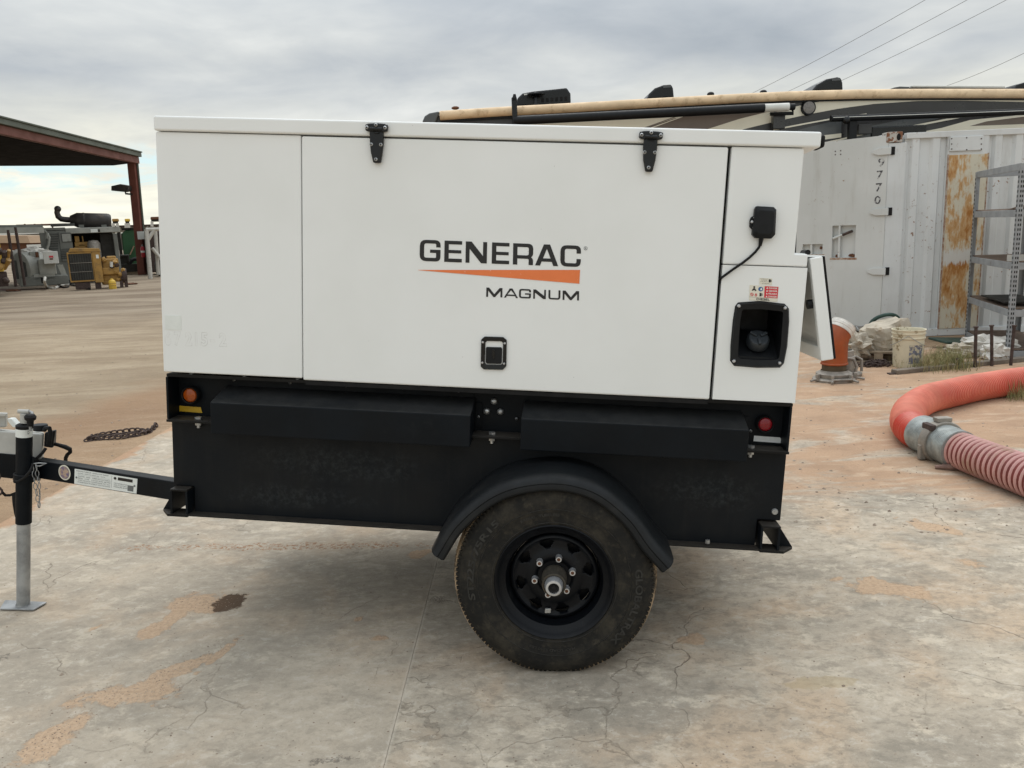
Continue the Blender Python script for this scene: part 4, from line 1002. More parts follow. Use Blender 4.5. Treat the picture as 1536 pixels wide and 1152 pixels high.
    mb = MB(); mb.add(sub(.70, .93, .70, .90), [(3, 2, 1, 0)]); disc(mb, .655, .80, .022, 14, 0, 4.2); mb.build('dark_print', 'ink', pl_, fix=False)
    for u, v in ((.035, .45), (.965, .5)): MB().lathe([(0, .002), (.004, .0018), (.0045, 0)], f(u, v), -nrmv, 10).build('rivet', 'greyink', pl_)
    ctr = F(97, 708.8, .0012); up = Vector((0, 0, 1)); dx = dirn*-1
    mkc = lambda r, n=28: [ctr+dx*r*math.cos(2*PI*k/n)+up*r*math.sin(2*PI*k/n) for k in range(n)]
    st = MB().prism(mkc(.0345), nrmv*.001).build('round_sticker', 'label', tong)
    MB().add([p-nrmv*.0006 for p in mkc(.029)], [tuple(range(28))]).build('sticker_ring', 'greyink', st, fix=False)
    MB().add([p-nrmv*.0012 for p in mkc(.0275)], [tuple(range(28))]).build('sticker_centre', plain('mottled_print', (0.50, 0.36, 0.24), .5, scale=70, col2=(.12, .10, .22)), st, fix=False)
    # ---- jack: outer tube, inner leg, foot, crank head
    foot = G(35, 911); fl = W2T(foot)
    def J(px, py, dy=0.0): return W2T(V(px, py, foot.y+dy))
    j0, j1, j2 = J(35, 910), J(35.5, 784), J(36.5, 640)
    jax = (j2-j0).normalized()
    jk = MB().cyl(j1, j2, .0325, 28).build('jack', 'black', root)
    MB().cyl(j0, j1+jax*.02, .0275, 28).build('jack_leg', 'galv', jk)
    MB().lathe([(.0335, .0), (.0335, .036)], J(36.2, 654), jax, 28).build('jack_label', 'labelwhite', jk)
    mb = MB(); c_ = J(36.2, 650); 
    put_text(mb, 'D', [J(41.5, 646, -.034), J(44, 646, -.032), J(44, 651.5, -.032), J(41.5, 651.5, -.034)], .03); mb.build('label_print', 'greyink', jk, fix=False)
    MB().lathe([(.033, -.004), (.034, 0), (.034, .006), (.026, .012), (0, .013)], j2, jax, 28).build('jack_cap', 'rubber', jk)
    MB().cyl(J(37, 634), J(37, 620), .018, 16).build('jack_head', 'greypaint', jk)
    MB().cyl(J(27.5, 617), J(44, 617.5), .0095, 12).build('crank_sleeve', 'greypaint', jk)
    MB().tube([J(44, 617.5), J(48, 619), J(47.5, 627, -.02), J(46, 634, -.02)], .007, 10).build('crank_arm', 'galv', jk)
    kn = MB().lathe([(.0, .018), (.017, .016), (.024, .006), (.022, -.006), (.014, -.012), (.0125, -.036), (0, -.037)], J(45.5, 627, -.035), jax, 20).build('crank_knob', 'rubber', jk)
    MB().cyl(J(45.5, 639, -.03), J(45.7, 646, -.03), .006, 10).build('crank_rod', 'galv', jk)
    zu = W2T(Vector((0, 0, 1)))-W2T(Vector((0, 0, 0)))
    fa, fb, fcx, fd = [W2T(G(x, y)) for x, y in ((8, 903), (71, 906), (51, 917.5), (0, 916))]
    MB().prism([p+zu*.003 for p in (fa, fb, fcx, fd)], zu*.009).build('jack_foot', 'galv', jk, bev=.004)
    MB().lathe([(.0275, .022), (.030, .012), (.034, .010)], W2T(G(35, 911)), zu, 24).build('foot_weld', 'galv', jk)
    # swivel bracket and tube clamp between jack and beam
    bw = F(52, 705)
    MB().obox((J(42, 700)+bw)/2, (bw-J(42, 700))/2+dirn*.0, Vector((.03, 0, 0)), Vector((0, 0, .05))).build('jack_mount', 'black', root, bev=.006)
    MB().lathe([(.034, -.02), (.041, -.018), (.041, .018), (.034, .02)], J(35.8, 716), jax, 28).build('jack_collar', 'black', jk)
    MB().tube([J(21, 719, -.02), J(27, 722, -.045), J(36, 717, -.05), J(45, 707, -.045), J(50, 696, -.02)], .0055, 8).build('jack_strap', 'rubber', jk)
    # ---- surge brake actuator and coupler at the tongue tip
    def K(px, py, dep): return W2T(V(px, py, dep))
    dA = foot.y+.10
    act = MB().hexa([K(-70, 674, dA-.03), K(62, 690, dA-.03), K(64.5, 650.5, dA-.03), K(-70, 641, dA-.03)], [K(-70, 671, dA+.14), K(66, 687, dA+.14), K(66.5, 648, dA+.14), K(-70, 638, dA+.14)]).build('brake_actuator', 'greypaint', root, bev=.008, seg=3)
    MB().cyl(K(60, 645.5, dA+.04), K(60, 641, dA+.04), .028, 20).build('reservoir_cap', 'plastic', act, bev=.002)
    MB().lathe([(.0, .02), (.031, .018), (.033, .012), (.033, 0)], K(60, 642.5, dA+.04), (0, 0, 1), 20).build('cap_lid', 'plastic', act)
    MB().hexa([K(66, 670, dA-.02), K(79, 672, dA-.01), K(84, 645, dA), K(67, 650, dA-.02)], [K(67, 670, dA+.1), K(84, 668, dA+.1), K(85, 644, dA+.1), K(68, 648, dA+.1)]).build('solenoid', 'plastic', act, bev=.004)
    MB().tube([K(73, 668, dA-.03), K(76, 650, dA-.04), K(74, 642, dA-.04), K(69, 641.5, dA-.02), K(66.5, 645, dA)], .0095, 10).build('hose', 'rubber', act)
    MB().hexa([K(-60, 640, dA), K(8, 641, dA), K(9, 622, dA), K(-60, 620, dA)], [K(-60, 639, dA+.07), K(11, 640, dA+.07), K(12, 621.5, dA+.07), K(-60, 619, dA+.07)]).build('coupler_head', 'greypaint', act, bev=.006)
    MB().hexa([K(-60, 622, dA-.02), K(9, 625, dA-.02), K(11, 620, dA-.02), K(-60, 617, dA-.02)], [K(-60, 620, dA+.09), K(11, 624, dA+.09), K(12, 619, dA+.09), K(-60, 616, dA+.09)]).build('coupler_latch', 'greypaint', act, bev=.003)
    MB().prism([K(x, y, dA) for x, y in ((10, 628), (17, 628), (26, 638), (25, 641), (19, 641), (12, 633))], Vector((0, .03, 0))).build('safety_lever', 'labelwhite', act, bev=.003)
    MB().hexa([K(-70, 708, dA-.035), K(27, 719, dA-.035), K(27, 682, dA-.035), K(-70, 674, dA-.035)], [K(-70, 704, dA+.15), K(27, 716, dA+.15), K(27, 679, dA+.15), K(-70, 671, dA+.15)]).build('coupler_channel', 'black', root, bev=.004)
    MB().tube([K(82, 666, dA+.03), K(88, 667.5, dA+.03), K(98, 670.5, dA+.03), K(105, 674, dA+.03), K(105.5, 678, dA+.03), K(101, 682, dA+.04), K(98.5, 687, dA+.05), K(98.5, 693, dA+.06)], [.0085]*2+[.0105]*2+[.0085]*4, 10).build('brake_hose', 'rubber', act)
    MB().tube([K(69, 672, dA-.05), K(64, 679, dA-.06), K(57, 686, dA-.07), K(47, 692, dA-.07)], .007, 8).build('brake_hose', 'rubber', act)
    # chains at the coupler
    def chain(P, name, L, r, mat, parent, wf=.62):
        P = [Vector(p) for p in P]; seg = [0]
        for i in range(1, len(P)): seg.append(seg[-1]+(P[i]-P[i-1]).length)
        cnt = max(int(seg[-1]/(L*.78)), 2); mb = MB()
        def at(s):
            s = min(max(s, 0), seg[-1])
            for i in range(1, len(P)):
                if s <= seg[i]: t = (s-seg[i-1])/max(seg[i]-seg[i-1], 1e-6); return P[i-1]*(1-t)+P[i]*t
            return P[-1]
        for k in range(cnt):
            s0 = seg[-1]*k/(cnt-1 or 1); c = at(s0); t = (at(s0+.01)-at(s0-.01)).normalized()
            a = t.cross(Vector((0, .3, 1)));
            if a.length < .05: a = t.cross(Vector((1, 0, 0)))
            a.normalize(); b = t.cross(a)
            if k % 2: a, b = b, a
            aa = a if k % 2 else (a*.6+b*.8)
            pth = [c+t*(L/2)*math.cos(2*PI*j/10)+aa*(L/2*wf)*math.sin(2*PI*j/10) for j in range(10)]
            mb.tube(pth, r, 5, False, True)
        return mb.build(name, mat, parent)
    chain([J(50, 702), J(50.5, 712), J(52, 724), J(54.5, 738), J(57.5, 752), J(58.5, 757)], 'pin_chain', .030, .0018, 'galv', jk)
    chain([J(54.5, 701), J(56, 712), J(58.5, 724), J(59.5, 738), J(59.5, 748), J(58.5, 757)], 'pin_chain', .030, .0018, 'galv', jk)
    MB().tube([J(48, 696), J(58, 694.5), J(70, 695), J(60, 699), J(54, 699)], .003, 6).build('hitch_pin', 'galv', jk)
    chain([K(-8, 712, dA-.08), K(0, 722, dA-.08), K(5, 728, dA-.08), K(6, 735, dA-.08), K(2, 739, dA-.08), K(-6, 736, dA-.08)], 'safety_chain', .055, .0055, 'rustdark', root)
    MB().tube([K(3, 738, dA-.08), K(8, 743, dA-.07), K(15, 743, dA-.06), K(20, 741, dA-.05)], .006, 8).build('breakaway_cable', 'rubber', root)
    MB().prism([K(x, y, dA-.06) for x, y in ((17, 740), (23, 738), (24, 752), (22.5, 778), (20.5, 770), (18, 755))], (0, .02, 0)).build('breakaway_tag', 'rubber', root, bev=.003)
    return root, chain
TRAILER, chain_fn = build_trailer()

# ================================================================== BACKGROUND MATERIALS
from mathutils import noise as mnoise
ZG_ = -0.014
def build_bg_materials():
    m = MAT
    def worn_white(name, c1, c2, rust, amt=(0.66, 0.72)):
        s = NB(name)
        c = s.mix(s.ramp(s.noise(1.3, 5), 0.3, 0.7), c1, c2)
        c = s.mix(s.math('MULTIPLY', s.ramp(s.noise(2.2, 6, 0.7, 0, s.scaled((3, 3, .4))), 0.5, 0.8), 0.35), c, (0.30, 0.275, 0.23))
        r = s.math('MULTIPLY', s.ramp(s.noise(17, 7, 0.7), *amt), s.ramp(s.noise(1.7, 3), 0.45, 0.6))
        c = s.mix(r, c, rust)
        return s.done(c, 0.6, 0, s.bump(s.noise(30, 4), 0.12, 0.004), 0.3)
    m['container'] = worn_white('chalky_white_container_paint', (0.66, 0.68, 0.68), (0.57, 0.585, 0.58), (0.22, 0.11, 0.055), (0.60, 0.66))
    m['containerdoor'] = worn_white('grey_white_door_paint', (0.60, 0.615, 0.605), (0.54, 0.555, 0.54), (0.24, 0.14, 0.08), (0.63, 0.68))
    s = NB('rust_stained_panel')
    n = s.noise(2.6, 7, 0.65, 0.3, s.scaled((1.6, 1.6, 0.7)))
    n2 = s.noise(14, 7, 0.7, 0, s.scaled((2.2, 2.2, 0.5)))
    v = s.math('ADD', s.math('MULTIPLY', n, 0.68), s.math('MULTIPLY', n2, 0.32))
    c = s.mix(s.ramp(v, 0.45, 0.53), (0.58, 0.545, 0.44), (0.50, 0.31, 0.145))
    c = s.mix(s.ramp(v, 0.52, 0.61), c, (0.36, 0.155, 0.042))
    c = s.mix(s.math('MULTIPLY', s.ramp(n2, 0.58, 0.72), 0.7), c, (0.15, 0.06, 0.025))
    zz = s.N('ShaderNodeSeparateXYZ'); s.L(s.pos, zz.inputs[0])
    zc = V(1445, 384, 10.54).z-ZG_
    bd = s.math('ADD', s.math('ABSOLUTE', s.math('SUBTRACT', zz.outputs[2], zc)), s.math('MULTIPLY', s.math('SUBTRACT', n2, .5), .35))
    c = s.mix(s.ramp(bd, .06, .12, .92, 0), c, (0.60, 0.60, 0.57))
    m['rustpanel'] = s.done(c, 0.8, 0, s.bump(n2, 0.3, 0.004), 0.2)
    m['rustedge'] = plain('rust_bleeding_edge', (0.24, 0.10, 0.045), 0.85, var=.4, scale=20, col2=(0.46, 0.40, 0.33))
    m['casting'] = plain('rusty_white_casting', (0.50, 0.48, 0.44), 0.7, var=0.2, scale=8, dirt=(0.20, 0.085, 0.04), dirt_amt=(0.5, 0.56), dscale=14)
    m['hole'] = plain('opening_shade', (0.008, 0.007, 0.007), 0.9)  # near-black colour stands in for the shade inside holes and slots
    m['rackgrey'] = plain('grey_rack_paint', (0.30, 0.315, 0.325), 0.5, var=0.2, scale=7, dirt=(0.15, 0.13, 0.11), dirt_amt=(0.6, 0.8), dscale=9)
    m['plywood'] = plain('weathered_board', (0.17, 0.115, 0.08), 0.85, var=0.4, scale=12)
    m['bucket'] = plain('dirty_white_bucket', (0.68, 0.62, 0.46), 0.5, var=0.12, scale=8, dirt=(0.25, 0.19, 0.10), dirt_amt=(0.54, 0.66), dscale=11)
    m['bucketprint'] = plain('blue_bucket_print', (0.17, 0.18, 0.24), 0.55, var=0.4, scale=18, dirt=(0.50, 0.45, 0.33), dirt_amt=(0.46, 0.56), dscale=26)
    m['orangepvc'] = plain('orange_rubber_sleeve', (0.33, 0.062, 0.006), 0.5, var=0.3, scale=7, dirt=(0.22, 0.09, 0.03), dirt_amt=(0.55, 0.8), dscale=9)
    m['brownband'] = plain('brown_rubber_band', (0.085, 0.06, 0.03), 0.7, var=.3)
    m['dustmetal'] = plain('dusty_cast_aluminium', (0.33, 0.30, 0.26), 0.6, 0.35, var=0.3, scale=16, bump=.15)
    m['bag'] = plain('torn_paper_bag', (0.50, 0.44, 0.35), 0.85, var=0.25, scale=9, dirt=(0.30, 0.23, 0.15), dirt_amt=(0.55, 0.7), dscale=7, bump=.2)
    m['plasticwhite'] = plain('crumpled_white_plastic', (0.70, 0.67, 0.61), 0.45, var=0.25, scale=14, bump=.25)
    m['cloth'] = plain('dusty_cloth', (0.48, 0.43, 0.35), 0.9, var=0.25, scale=9, bump=.2)
    m['greenhose'] = plain('dark_green_hose', (0.015, 0.05, 0.038), 0.5, var=.3)
    m['pallet'] = plain('weathered_pallet_wood', (0.33, 0.26, 0.185), 0.9, var=0.35, scale=12, bump=.3)
    m['plank'] = plain('grey_weathered_plank', (0.20, 0.165, 0.13), 0.9, var=0.4, scale=10, bump=.3)
    s = NB('red_translucent_hose')
    c = s.mix(s.ramp(s.noise(1.5, 4), .3, .7), (0.53, 0.032, 0.011), (0.42, 0.042, 0.022))
    up = s.N('ShaderNodeNewGeometry'); sx = s.N('ShaderNodeSeparateXYZ'); s.L(up.outputs['Normal'], sx.inputs[0])
    dust = s.math('MULTIPLY', s.ramp(sx.outputs[2], .35, 1.0), s.ramp(s.noise(6, 6, .7), .3, .75, .04, .38))
    c = s.mix(dust, c, (0.58, 0.27, 0.19))
    m['redhose'] = s.done(c, .42, 0, None, .45)
    m['redrib'] = plain('pale_hose_ribs', (0.74, 0.22, 0.14), 0.5, var=.25, scale=4, dirt=(.58, .12, .08), dirt_amt=(.45, .7), dscale=2.5)
    m['pinkcore'] = plain('dark_red_hose_wall', (0.20, 0.035, 0.028), 0.5, var=.25, dirt=(0.22, 0.10, 0.07), dirt_amt=(.5, .75), dscale=7)
    m['pinkrib'] = plain('pinkish_white_hose_helix', (0.66, 0.37, 0.34), 0.5, var=.18, scale=8, dirt=(0.42, 0.26, 0.19), dirt_amt=(.48, .72), dscale=6)
    m['bright'] = plain('bright_galvanised_sleeve', (0.40, 0.43, 0.42), 0.42, 0.4, var=.4, scale=16, dirt=(.35, .33, .29), dirt_amt=(.56, .7), dscale=22)
    m['rag'] = plain('dirty_pink_rag', (0.30, 0.19, 0.155), .9, var=.3, scale=20)
    # motorhome
    m['rvcream'] = plain('cream_gelcoat', (0.76, 0.72, 0.59), .35, var=.06, scale=3)
    m['rvtaupe'] = plain('taupe_gelcoat', (0.145, 0.115, 0.092), .35, var=.1, scale=3)
    m['rvdark'] = plain('charcoal_gelcoat', (0.036, 0.036, 0.037), .3, var=.12, scale=3)
    m['rvgrey'] = plain('slate_gelcoat', (0.085, 0.092, 0.095), .3, var=.15, scale=3)
    m['rvtan'] = plain('sun_faded_tan_roof_edge', (0.80, 0.60, 0.385), .7, var=.18, scale=4, dirt=(0.50, 0.345, 0.20), dirt_amt=(.5, .72), dscale=9)
    m['lampglass'] = plain('grey_speaker_lens', (0.22, 0.205, 0.19), .3, var=.4, scale=30)
    m['rvwhite'] = plain('white_aluminium_trim', (0.62, 0.62, 0.58), .4, var=.1)
    m['wire'] = plain('grey_power_cable', (0.17, 0.18, 0.19), .7)
    # left yard
    m['shedred'] = plain('red_oxide_steel', (0.165, 0.048, 0.032), .6, var=.25, scale=1.5)
    m['shedgreen'] = plain('green_grey_fascia', (0.088, 0.105, 0.082), .55, var=.2, scale=1.2)
    m['shedunder'] = plain('dark_roof_sheeting', (0.008, 0.006, 0.006), .9, var=.3, scale=2, spec=0.1)
    m['gengrey'] = plain('grey_machine_paint', (0.175, 0.18, 0.16), .6, var=.25, scale=1.5, dirt=(0.10, 0.095, 0.08), dirt_amt=(.55, .8), dscale=2)
    m['gengreylight'] = plain('light_grey_machine_paint', (0.36, 0.365, 0.33), .6, var=.25, scale=2, dirt=(0.13, 0.12, 0.095), dirt_amt=(.55, .8), dscale=3)
    m['louvre'] = plain('dark_grey_louvre', (0.075, 0.078, 0.072), .7, var=.3, scale=3)
    m['silencer'] = plain('brown_black_silencer', (0.032, 0.028, 0.026), .5, var=.4, scale=3, dirt=(.09, .065, .045), dirt_amt=(.5, .75), dscale=2.5)
    m['catyellow'] = plain('dirty_yellow_paint', (0.40, 0.225, 0.052), .6, var=.3, scale=2.5, dirt=(0.16, 0.10, 0.04), dirt_amt=(.5, .72), dscale=4)
    m['grille'] = plain('dark_radiator_core', (0.020, 0.018, 0.013), .7, var=.3, scale=5)
    m['brightyellow'] = plain('bright_yellow_plastic', (0.62, 0.40, 0.045), .5, var=.15, scale=4)
    m['machgreen'] = plain('green_machine_paint', (0.035, 0.13, 0.052), .5, var=.2, scale=1.5)
    m['teal'] = plain('teal_wall', (0.11, 0.27, 0.32), .8, var=.1, scale=.3)
    m['tanroof'] = plain('tan_roofing', (0.44, 0.31, 0.205), .8, var=.12, scale=.4)
    m['pipewhite'] = plain('chipped_white_pipe', (0.56, 0.54, 0.49), .6, var=.15, scale=5, dirt=(.22, .14, .09), dirt_amt=(.6, .7), dscale=6)
    m['extred'] = plain('red_cylinder_paint', (0.40, 0.02, 0.03), .4, var=.15)
build_bg_materials()

FR = [None]
def setframe(px=None, Y=None):              # turn what follows to face along this line of sight
    if px is None: FR[0] = None; return
    o = V(px, 380, Y); n = Vector((o.x, o.y, 0)).normalized(); FR[0] = (o, Vector((n.y, -n.x, 0)), n, Y)
def VF(px, py, Y):
    if FR[0] is None: return V(px, py, Y)
    o, u, n, Y0 = FR[0]; r = ray(px, py); t = ((o-CAM).dot(n)+(Y-Y0))/r.dot(n); return CAM+r*t
def fbox(mb, x0, y0, x1, y1, Y, dep):
    o, u, n, Y0 = FR[0]
    c0, c1 = VF((x0+x1)/2, y0, Y), VF((x0+x1)/2, y1, Y); ym = (y0+y1)/2
    a, b = VF(x0, ym, Y), VF(x1, ym, Y); z0, z1 = c1.z, c0.z
    q = lambda p, z, d: Vector((p.x, p.y, z))+n*d
    return mb.hexa([q(a, z0, 0), q(b, z0, 0), q(b, z1, 0), q(a, z1, 0)], [q(a, z0, dep), q(b, z0, dep), q(b, z1, dep), q(a, z1, dep)])
def pbox(mb, x0, y0, x1, y1, Y, dep, pad=0.0):   # box whose near face fills a photo rectangle at distance Y
    if FR[0] is not None: return fbox(mb, x0, y0, x1, y1, Y, dep)
    c0, c1 = V((x0+x1)/2, y0, Y), V((x0+x1)/2, y1, Y); xa = V(x0, (y0+y1)/2, Y).x; xb = V(x1, (y0+y1)/2, Y).x
    return mb.box(xa, xb, Y+pad, Y+pad+dep, c1.z, c0.z)
def lumpy(mb, c, dims, seed=0, amp=.25, n=10, freq=3.0, rotz=0.0, flat=True, box=0.0):
    """crumpled lump: an ellipsoid (or rounded box) pushed about by noise"""
    c = Vector(c); rows = []
    for i in range(n+1):
        t = PI*i/n
        for j in range(2*n):
            p = 2*PI*j/(2*n); d = Vector((math.sin(t)*math.cos(p), math.sin(t)*math.sin(p), math.cos(t)))
            if box:
                k = max(abs(d.x), abs(d.y), abs(d.z)); d = d*(1-box)+d/k*box
            f = 1+amp*mnoise.noise(d*freq+Vector((seed*7.3, seed*1.7, 0)))*1.6+amp*.5*mnoise.noise(d*freq*2.7+Vector((seed, 3, 1)))
            v = Vector((d.x*dims[0]*f, d.y*dims[1]*f, d.z*dims[2]*f))
            v = Matrix.Rotation(rotz, 3, 'Z') @ v
            if flat: v.z = max(v.z, -dims[2]*.8)
            rows.append(c+v)
    m = 2*n
    fs = [(i*m+j, i*m+(j+1) % m, (i+1)*m+(j+1) % m, (i+1)*m+j) for i in range(n) for j in range(m)]
    return mb.add(rows, fs)

# ================================================================== CONTAINER
ZG = -0.014
def build_container():
    Y = 10.55; XL = V(1327, 350, Y).x; XR = XL+6.06; ZT = V(1400, 196, Y).z; D = 2.44
    t = thing('shipping_container', ((XL+XR)/2, Y+D/2, ZG), 'white steel shipping container with rust panel and one door swung open', 'container')
    MB().box(XL+.05, XR-.05, Y+.10, Y+D-.03, ZG+.02, ZT-.03).build('body', 'container', t)
    MB().box(XL, V(1353, 350, Y).x, Y-.005, Y+.12, ZG+.02, ZT-.13).build('corner_post', 'container', t, bev=.006)
    MB().box(V(1353, 350, Y).x+.001, XR-.1, Y-.002, Y+.08, ZT-.085, ZT-.012).build('top_rail', 'container', t, bev=.005)
    MB().box(V(1353, 350, Y).x+.001, XR-.1, Y-.002, Y+.08, ZG+.005, ZG+.10).build('bottom_rail', 'container', t, bev=.005)
    # corner casting; dark ovals laid on it stand in for its shaded holes
    cx0, cx1 = XL-.03, V(1353.5, 200, Y).x
    cs = MB().box(cx0, cx1, Y-.02, Y+.14, ZT-.125, ZT+.005).build('corner_casting', 'casting', t, bev=.008)
    def oval(c, rx, rz, nrm_, sd): 
        pts = [Vector(c)+sd*rx*math.cos(2*PI*k/16)+Vector((0, 0, rz*math.sin(2*PI*k/16))) for k in range(16)]
        return MB().prism(pts, nrm_)
    oval(((cx0+cx1)/2+.045, Y-.0215, ZT-.06), .026, .044, Vector((0, .012, 0)), Vector((1, 0, 0))).build('lifting_hole_shade', 'hole', cs)
    oval((cx0-.0015, Y+.06, ZT-.06), .026, .044, Vector((.012, 0, 0)), Vector((0, 1, 0))).build('lifting_hole_shade', 'hole', cs)
    # corrugated side
    def corr(xa, xb, name):
        P = []; x = xa; pitch, o, sl, i = .262, .082, .032, .116; d = .036; k = 0
        y_o, y_i = Y+.012, Y+.012+d
        while x < xb:
            for dx, y in ((0, y_i), (i*.5, y_i), (i*.5+sl, y_o), (i*.5+sl+o, y_o), (i*.5+2*sl+o, y_i)):
                if x+dx <= xb: P.append((x+dx, y))
            x += pitch
        P.append((xb, P[-1][1])); 
        vs = [(px, py, z) for px, py in P for z in (ZG+.10, ZT-.085)]
        MB().add(vs, [(2*k, 2*k+2, 2*k+3, 2*k+1) for k in range(len(P)-1)]).build(name, 'container', t)
    xr0, xr1 = V(1414.5, 350, Y).x, V(1474.5, 350, Y).x
    corr(V(1353, 350, Y).x, xr0-.002, 'corrugated_wall'); corr(xr1+.002, XR-.12, 'corrugated_wall')
    MB().box(xr0, xr1, Y+.004, Y+.05, ZG+.10, ZT-.085).build('panel_backing', 'container', t)
    zp = V(1445, 232, Y).z
    p = MB().box(xr0+.015, xr1-.01, Y-.012, Y+.003, ZG+.10, zp).build('rusty_panel', 'rustpanel', t, bev=.003)
    MB().box(xr0-.001, xr0+.014, Y-.016, Y+.0035, ZG+.10, zp+.01).build('panel_edge', 'rustedge', p)
    MB().box(xr1-.009, xr1+.004, Y-.014, Y+.0035, ZG+.10, zp+.01).build('panel_edge', 'rustedge', p)
    vb = MB(); pbox(vb, 1425.5, 204, 1475, 226, Y-.02, .02); v = vb.build('vent_cover', 'container', t, bev=.006)
    for x, y in ((1427.5, 208), (1472, 208), (1450, 206.5), (1427.5, 216), (1472, 216), (1427.5, 223.5), (1450, 224.5), (1472, 223.5)):
        MB().lathe([(0, .008), (.007, .006), (.009, 0)], V(x, y, Y-.02), (0, -1, 0), 8).build('bolt', 'rustdark', v)
    # end frame and the open door leaf
    MB().box(XL-.0, XL+.049, Y+.13, Y+D, ZG+.02, ZT-.13).build('end_wall', 'containerdoor', t)
    MB().box(XL-.01, XL+.06, Y+.15, Y+D, ZT-.11, ZT-.01).build('end_header', 'container', t, bev=.006)
    H = Vector((XL-.012, Y-.01, 0)); far = V(1178, 350, Y+.98); dd = Vector((far.x-H.x, far.y-H.y, 0)); LW = 1.2; dd.normalize()
    nn = Vector((-dd.y, dd.x, 0));
    if nn.y > 0: nn = -nn                     # towards the camera
    def DP(px, py, off=0.0):                  # pixel -> (along leaf, height) on the leaf's near face
        r = ray(px, py); tt = (H-CAM).dot(nn)/r.dot(nn); q = CAM+r*tt; return (q-H).dot(dd), q.z
    zt = DP(1300, 206)[1]; zb = ZG+.16
    def PT(a, z, off=0.0): q = H+dd*a+nn*off; return Vector((q.x, q.y, z))
    holes = []
    for (x0, y0, x1, y1) in ((1247, 337.5, 1284, 386.5), (1203.5, 366, 1234, 381.5)):
        a0, z1 = DP(x1, y0); a1, z0 = DP(x0, y1); holes.append((a0, a1, z0, z1))
    As = sorted({0, LW, *[h[0] for h in holes], *[h[1] for h in holes]}); Zs = sorted({zb, zt, *[h[2] for h in holes], *[h[3] for h in holes]})
    mb = MB()
    for i in range(len(As)-1):
        for j in range(len(Zs)-1):
            am, zm = (As[i]+As[i+1])/2, (Zs[j]+Zs[j+1])/2
            if any(h[0] < am < h[1] and h[2] < zm < h[3] for h in holes): continue
            mb.add([PT(As[i], Zs[j]), PT(As[i+1], Zs[j]), PT(As[i+1], Zs[j+1]), PT(As[i], Zs[j+1])], [(0, 1, 2, 3)])
    for h in holes:
        c = [(h[0], h[2]), (h[1], h[2]), (h[1], h[3]), (h[0], h[3])]
        for k in range(4):
            p, r = c[k], c[(k+1) % 4]; mb.add([PT(*p), PT(*r), PT(*r, -.055), PT(*p, -.055)], [(0, 1, 2, 3)])
        mb.add([PT(*p, -.055) for p in c], [(0, 1, 2, 3)])
    rim_ = [(0, zb), (LW, zb), (LW, zt), (0, zt)]
    for k in range(4):
        p, r = rim_[k], rim_[(k+1) % 4]; mb.add([PT(*p), PT(*r), PT(*r, -.06), PT(*p, -.06)], [(0, 1, 2, 3)])
    mb.add([PT(*p, -.06) for p in rim_], [(3, 2, 1, 0)])
    dr = mb.build('open_door', 'containerdoor', t, fix=False)
    for h in holes:                           # rust bleeding from the lower lips
        mb2 = MB(); mb2.add([PT(h[0]-.03, h[2]-.03, .0015), PT(h[1]+.02, h[2]-.03, .0015), PT(h[1]+.02, h[2]-.002, .0015), PT(h[0]-.03, h[2]-.002, .0015)], [(0, 1, 2, 3)])
        mb2.build('rust_stain', 'rustedge', dr, fix=False)
    # lock-box bits in the cut-outs
    a, z = DP(1258.5, 362); hh = holes[0]
    MB().obox(PT(a, (hh[2]+hh[3])/2, -.02), dd*.012, nn*.018, (0, 0, (hh[3]-hh[2])/2-.002)).build('lock_bar', 'containerdoor', dr)
    (a0, z0), (a1, z1) = DP(1249, 358), DP(1278, 346.5)
    hb = MB().cyl(PT(a0, z0, -.012), PT((a0+a1)/2, (z0+z1)/2, -.012), .018, 10).build('door_handle', 'containerdoor', dr)
    MB().cyl(PT((a0+a1)/2, (z0+z1)/2, -.012), PT(a1, z1, -.012), .018, 10).build('handle_grip', 'rustdark', dr)
    for (x, y) in ((1255, 384.5), (1275, 383.5), (1280, 384), (1232, 372)): 
        a, z = DP(x, y); lumpy(MB(), PT(a, z, -.03), (.035, .012, .022), x, .4, 5).build('rust_scale', 'rust', dr)
    h2 = holes[1]; a = DP(1216.5, 370)[0]
    MB().obox(PT(a, (h2[2]+h2[3])/2, -.025), dd*.014, nn*.02, (0, 0, (h2[3]-h2[2])/2-.002)).build('lock_bar', 'containerdoor', dr)
    for y in (227.5, 318, 407):
        x = 1321-(y-227)*.045
        a, z = DP(x, y); a2 = DP(x-8, y)[0]
        MB().prism([PT(-.045, z-.045, .004), PT(a+.02, z-.045, .004), PT(a2+.03, z-.015, .004), PT(a2+.03, z+.02, .004), PT(a+.02, z+.045, .004), PT(-.045, z+.045, .004)], nn*.022).build('door_hinge', 'containerdoor', dr, bev=.004)
        MB().obox(Vector((XL+.05, Y-.012, z)), (.025, 0, 0), (0, .008, 0), (0, 0, .05)).build('hinge_slot_shade', 'hole', dr)
    for ch, x, y in (('9', 1322.3, 243.5), ('7', 1320, 262.3), ('7', 1318.6, 281), ('0', 1316.6, 300)):
        (al, zt_), (ar, zb_) = DP(x-4.6, y-6), DP(x+4.2, y+6)
        vs, fs = text_mesh(ch, .0); mbn = MB(); put_text(mbn, ch, [PT(al, zt_, .002), PT(ar, zt_, .002), PT(ar, zb_, .002), PT(al, zb_, .002)], .012)
        mbn.build('stencil_number', 'inkgrey', dr, fix=False)
    mb = MB()
    for x, y in ((1253, 227), (1261, 226), (1253, 232), (1261, 231.5)):
        a, z = DP(x, y); mb.lathe([(0, .004), (.008, .003), (.009, 0)], PT(a, z), nn, 8)
    mb.build('rivets', 'rustdark', dr)
build_container()

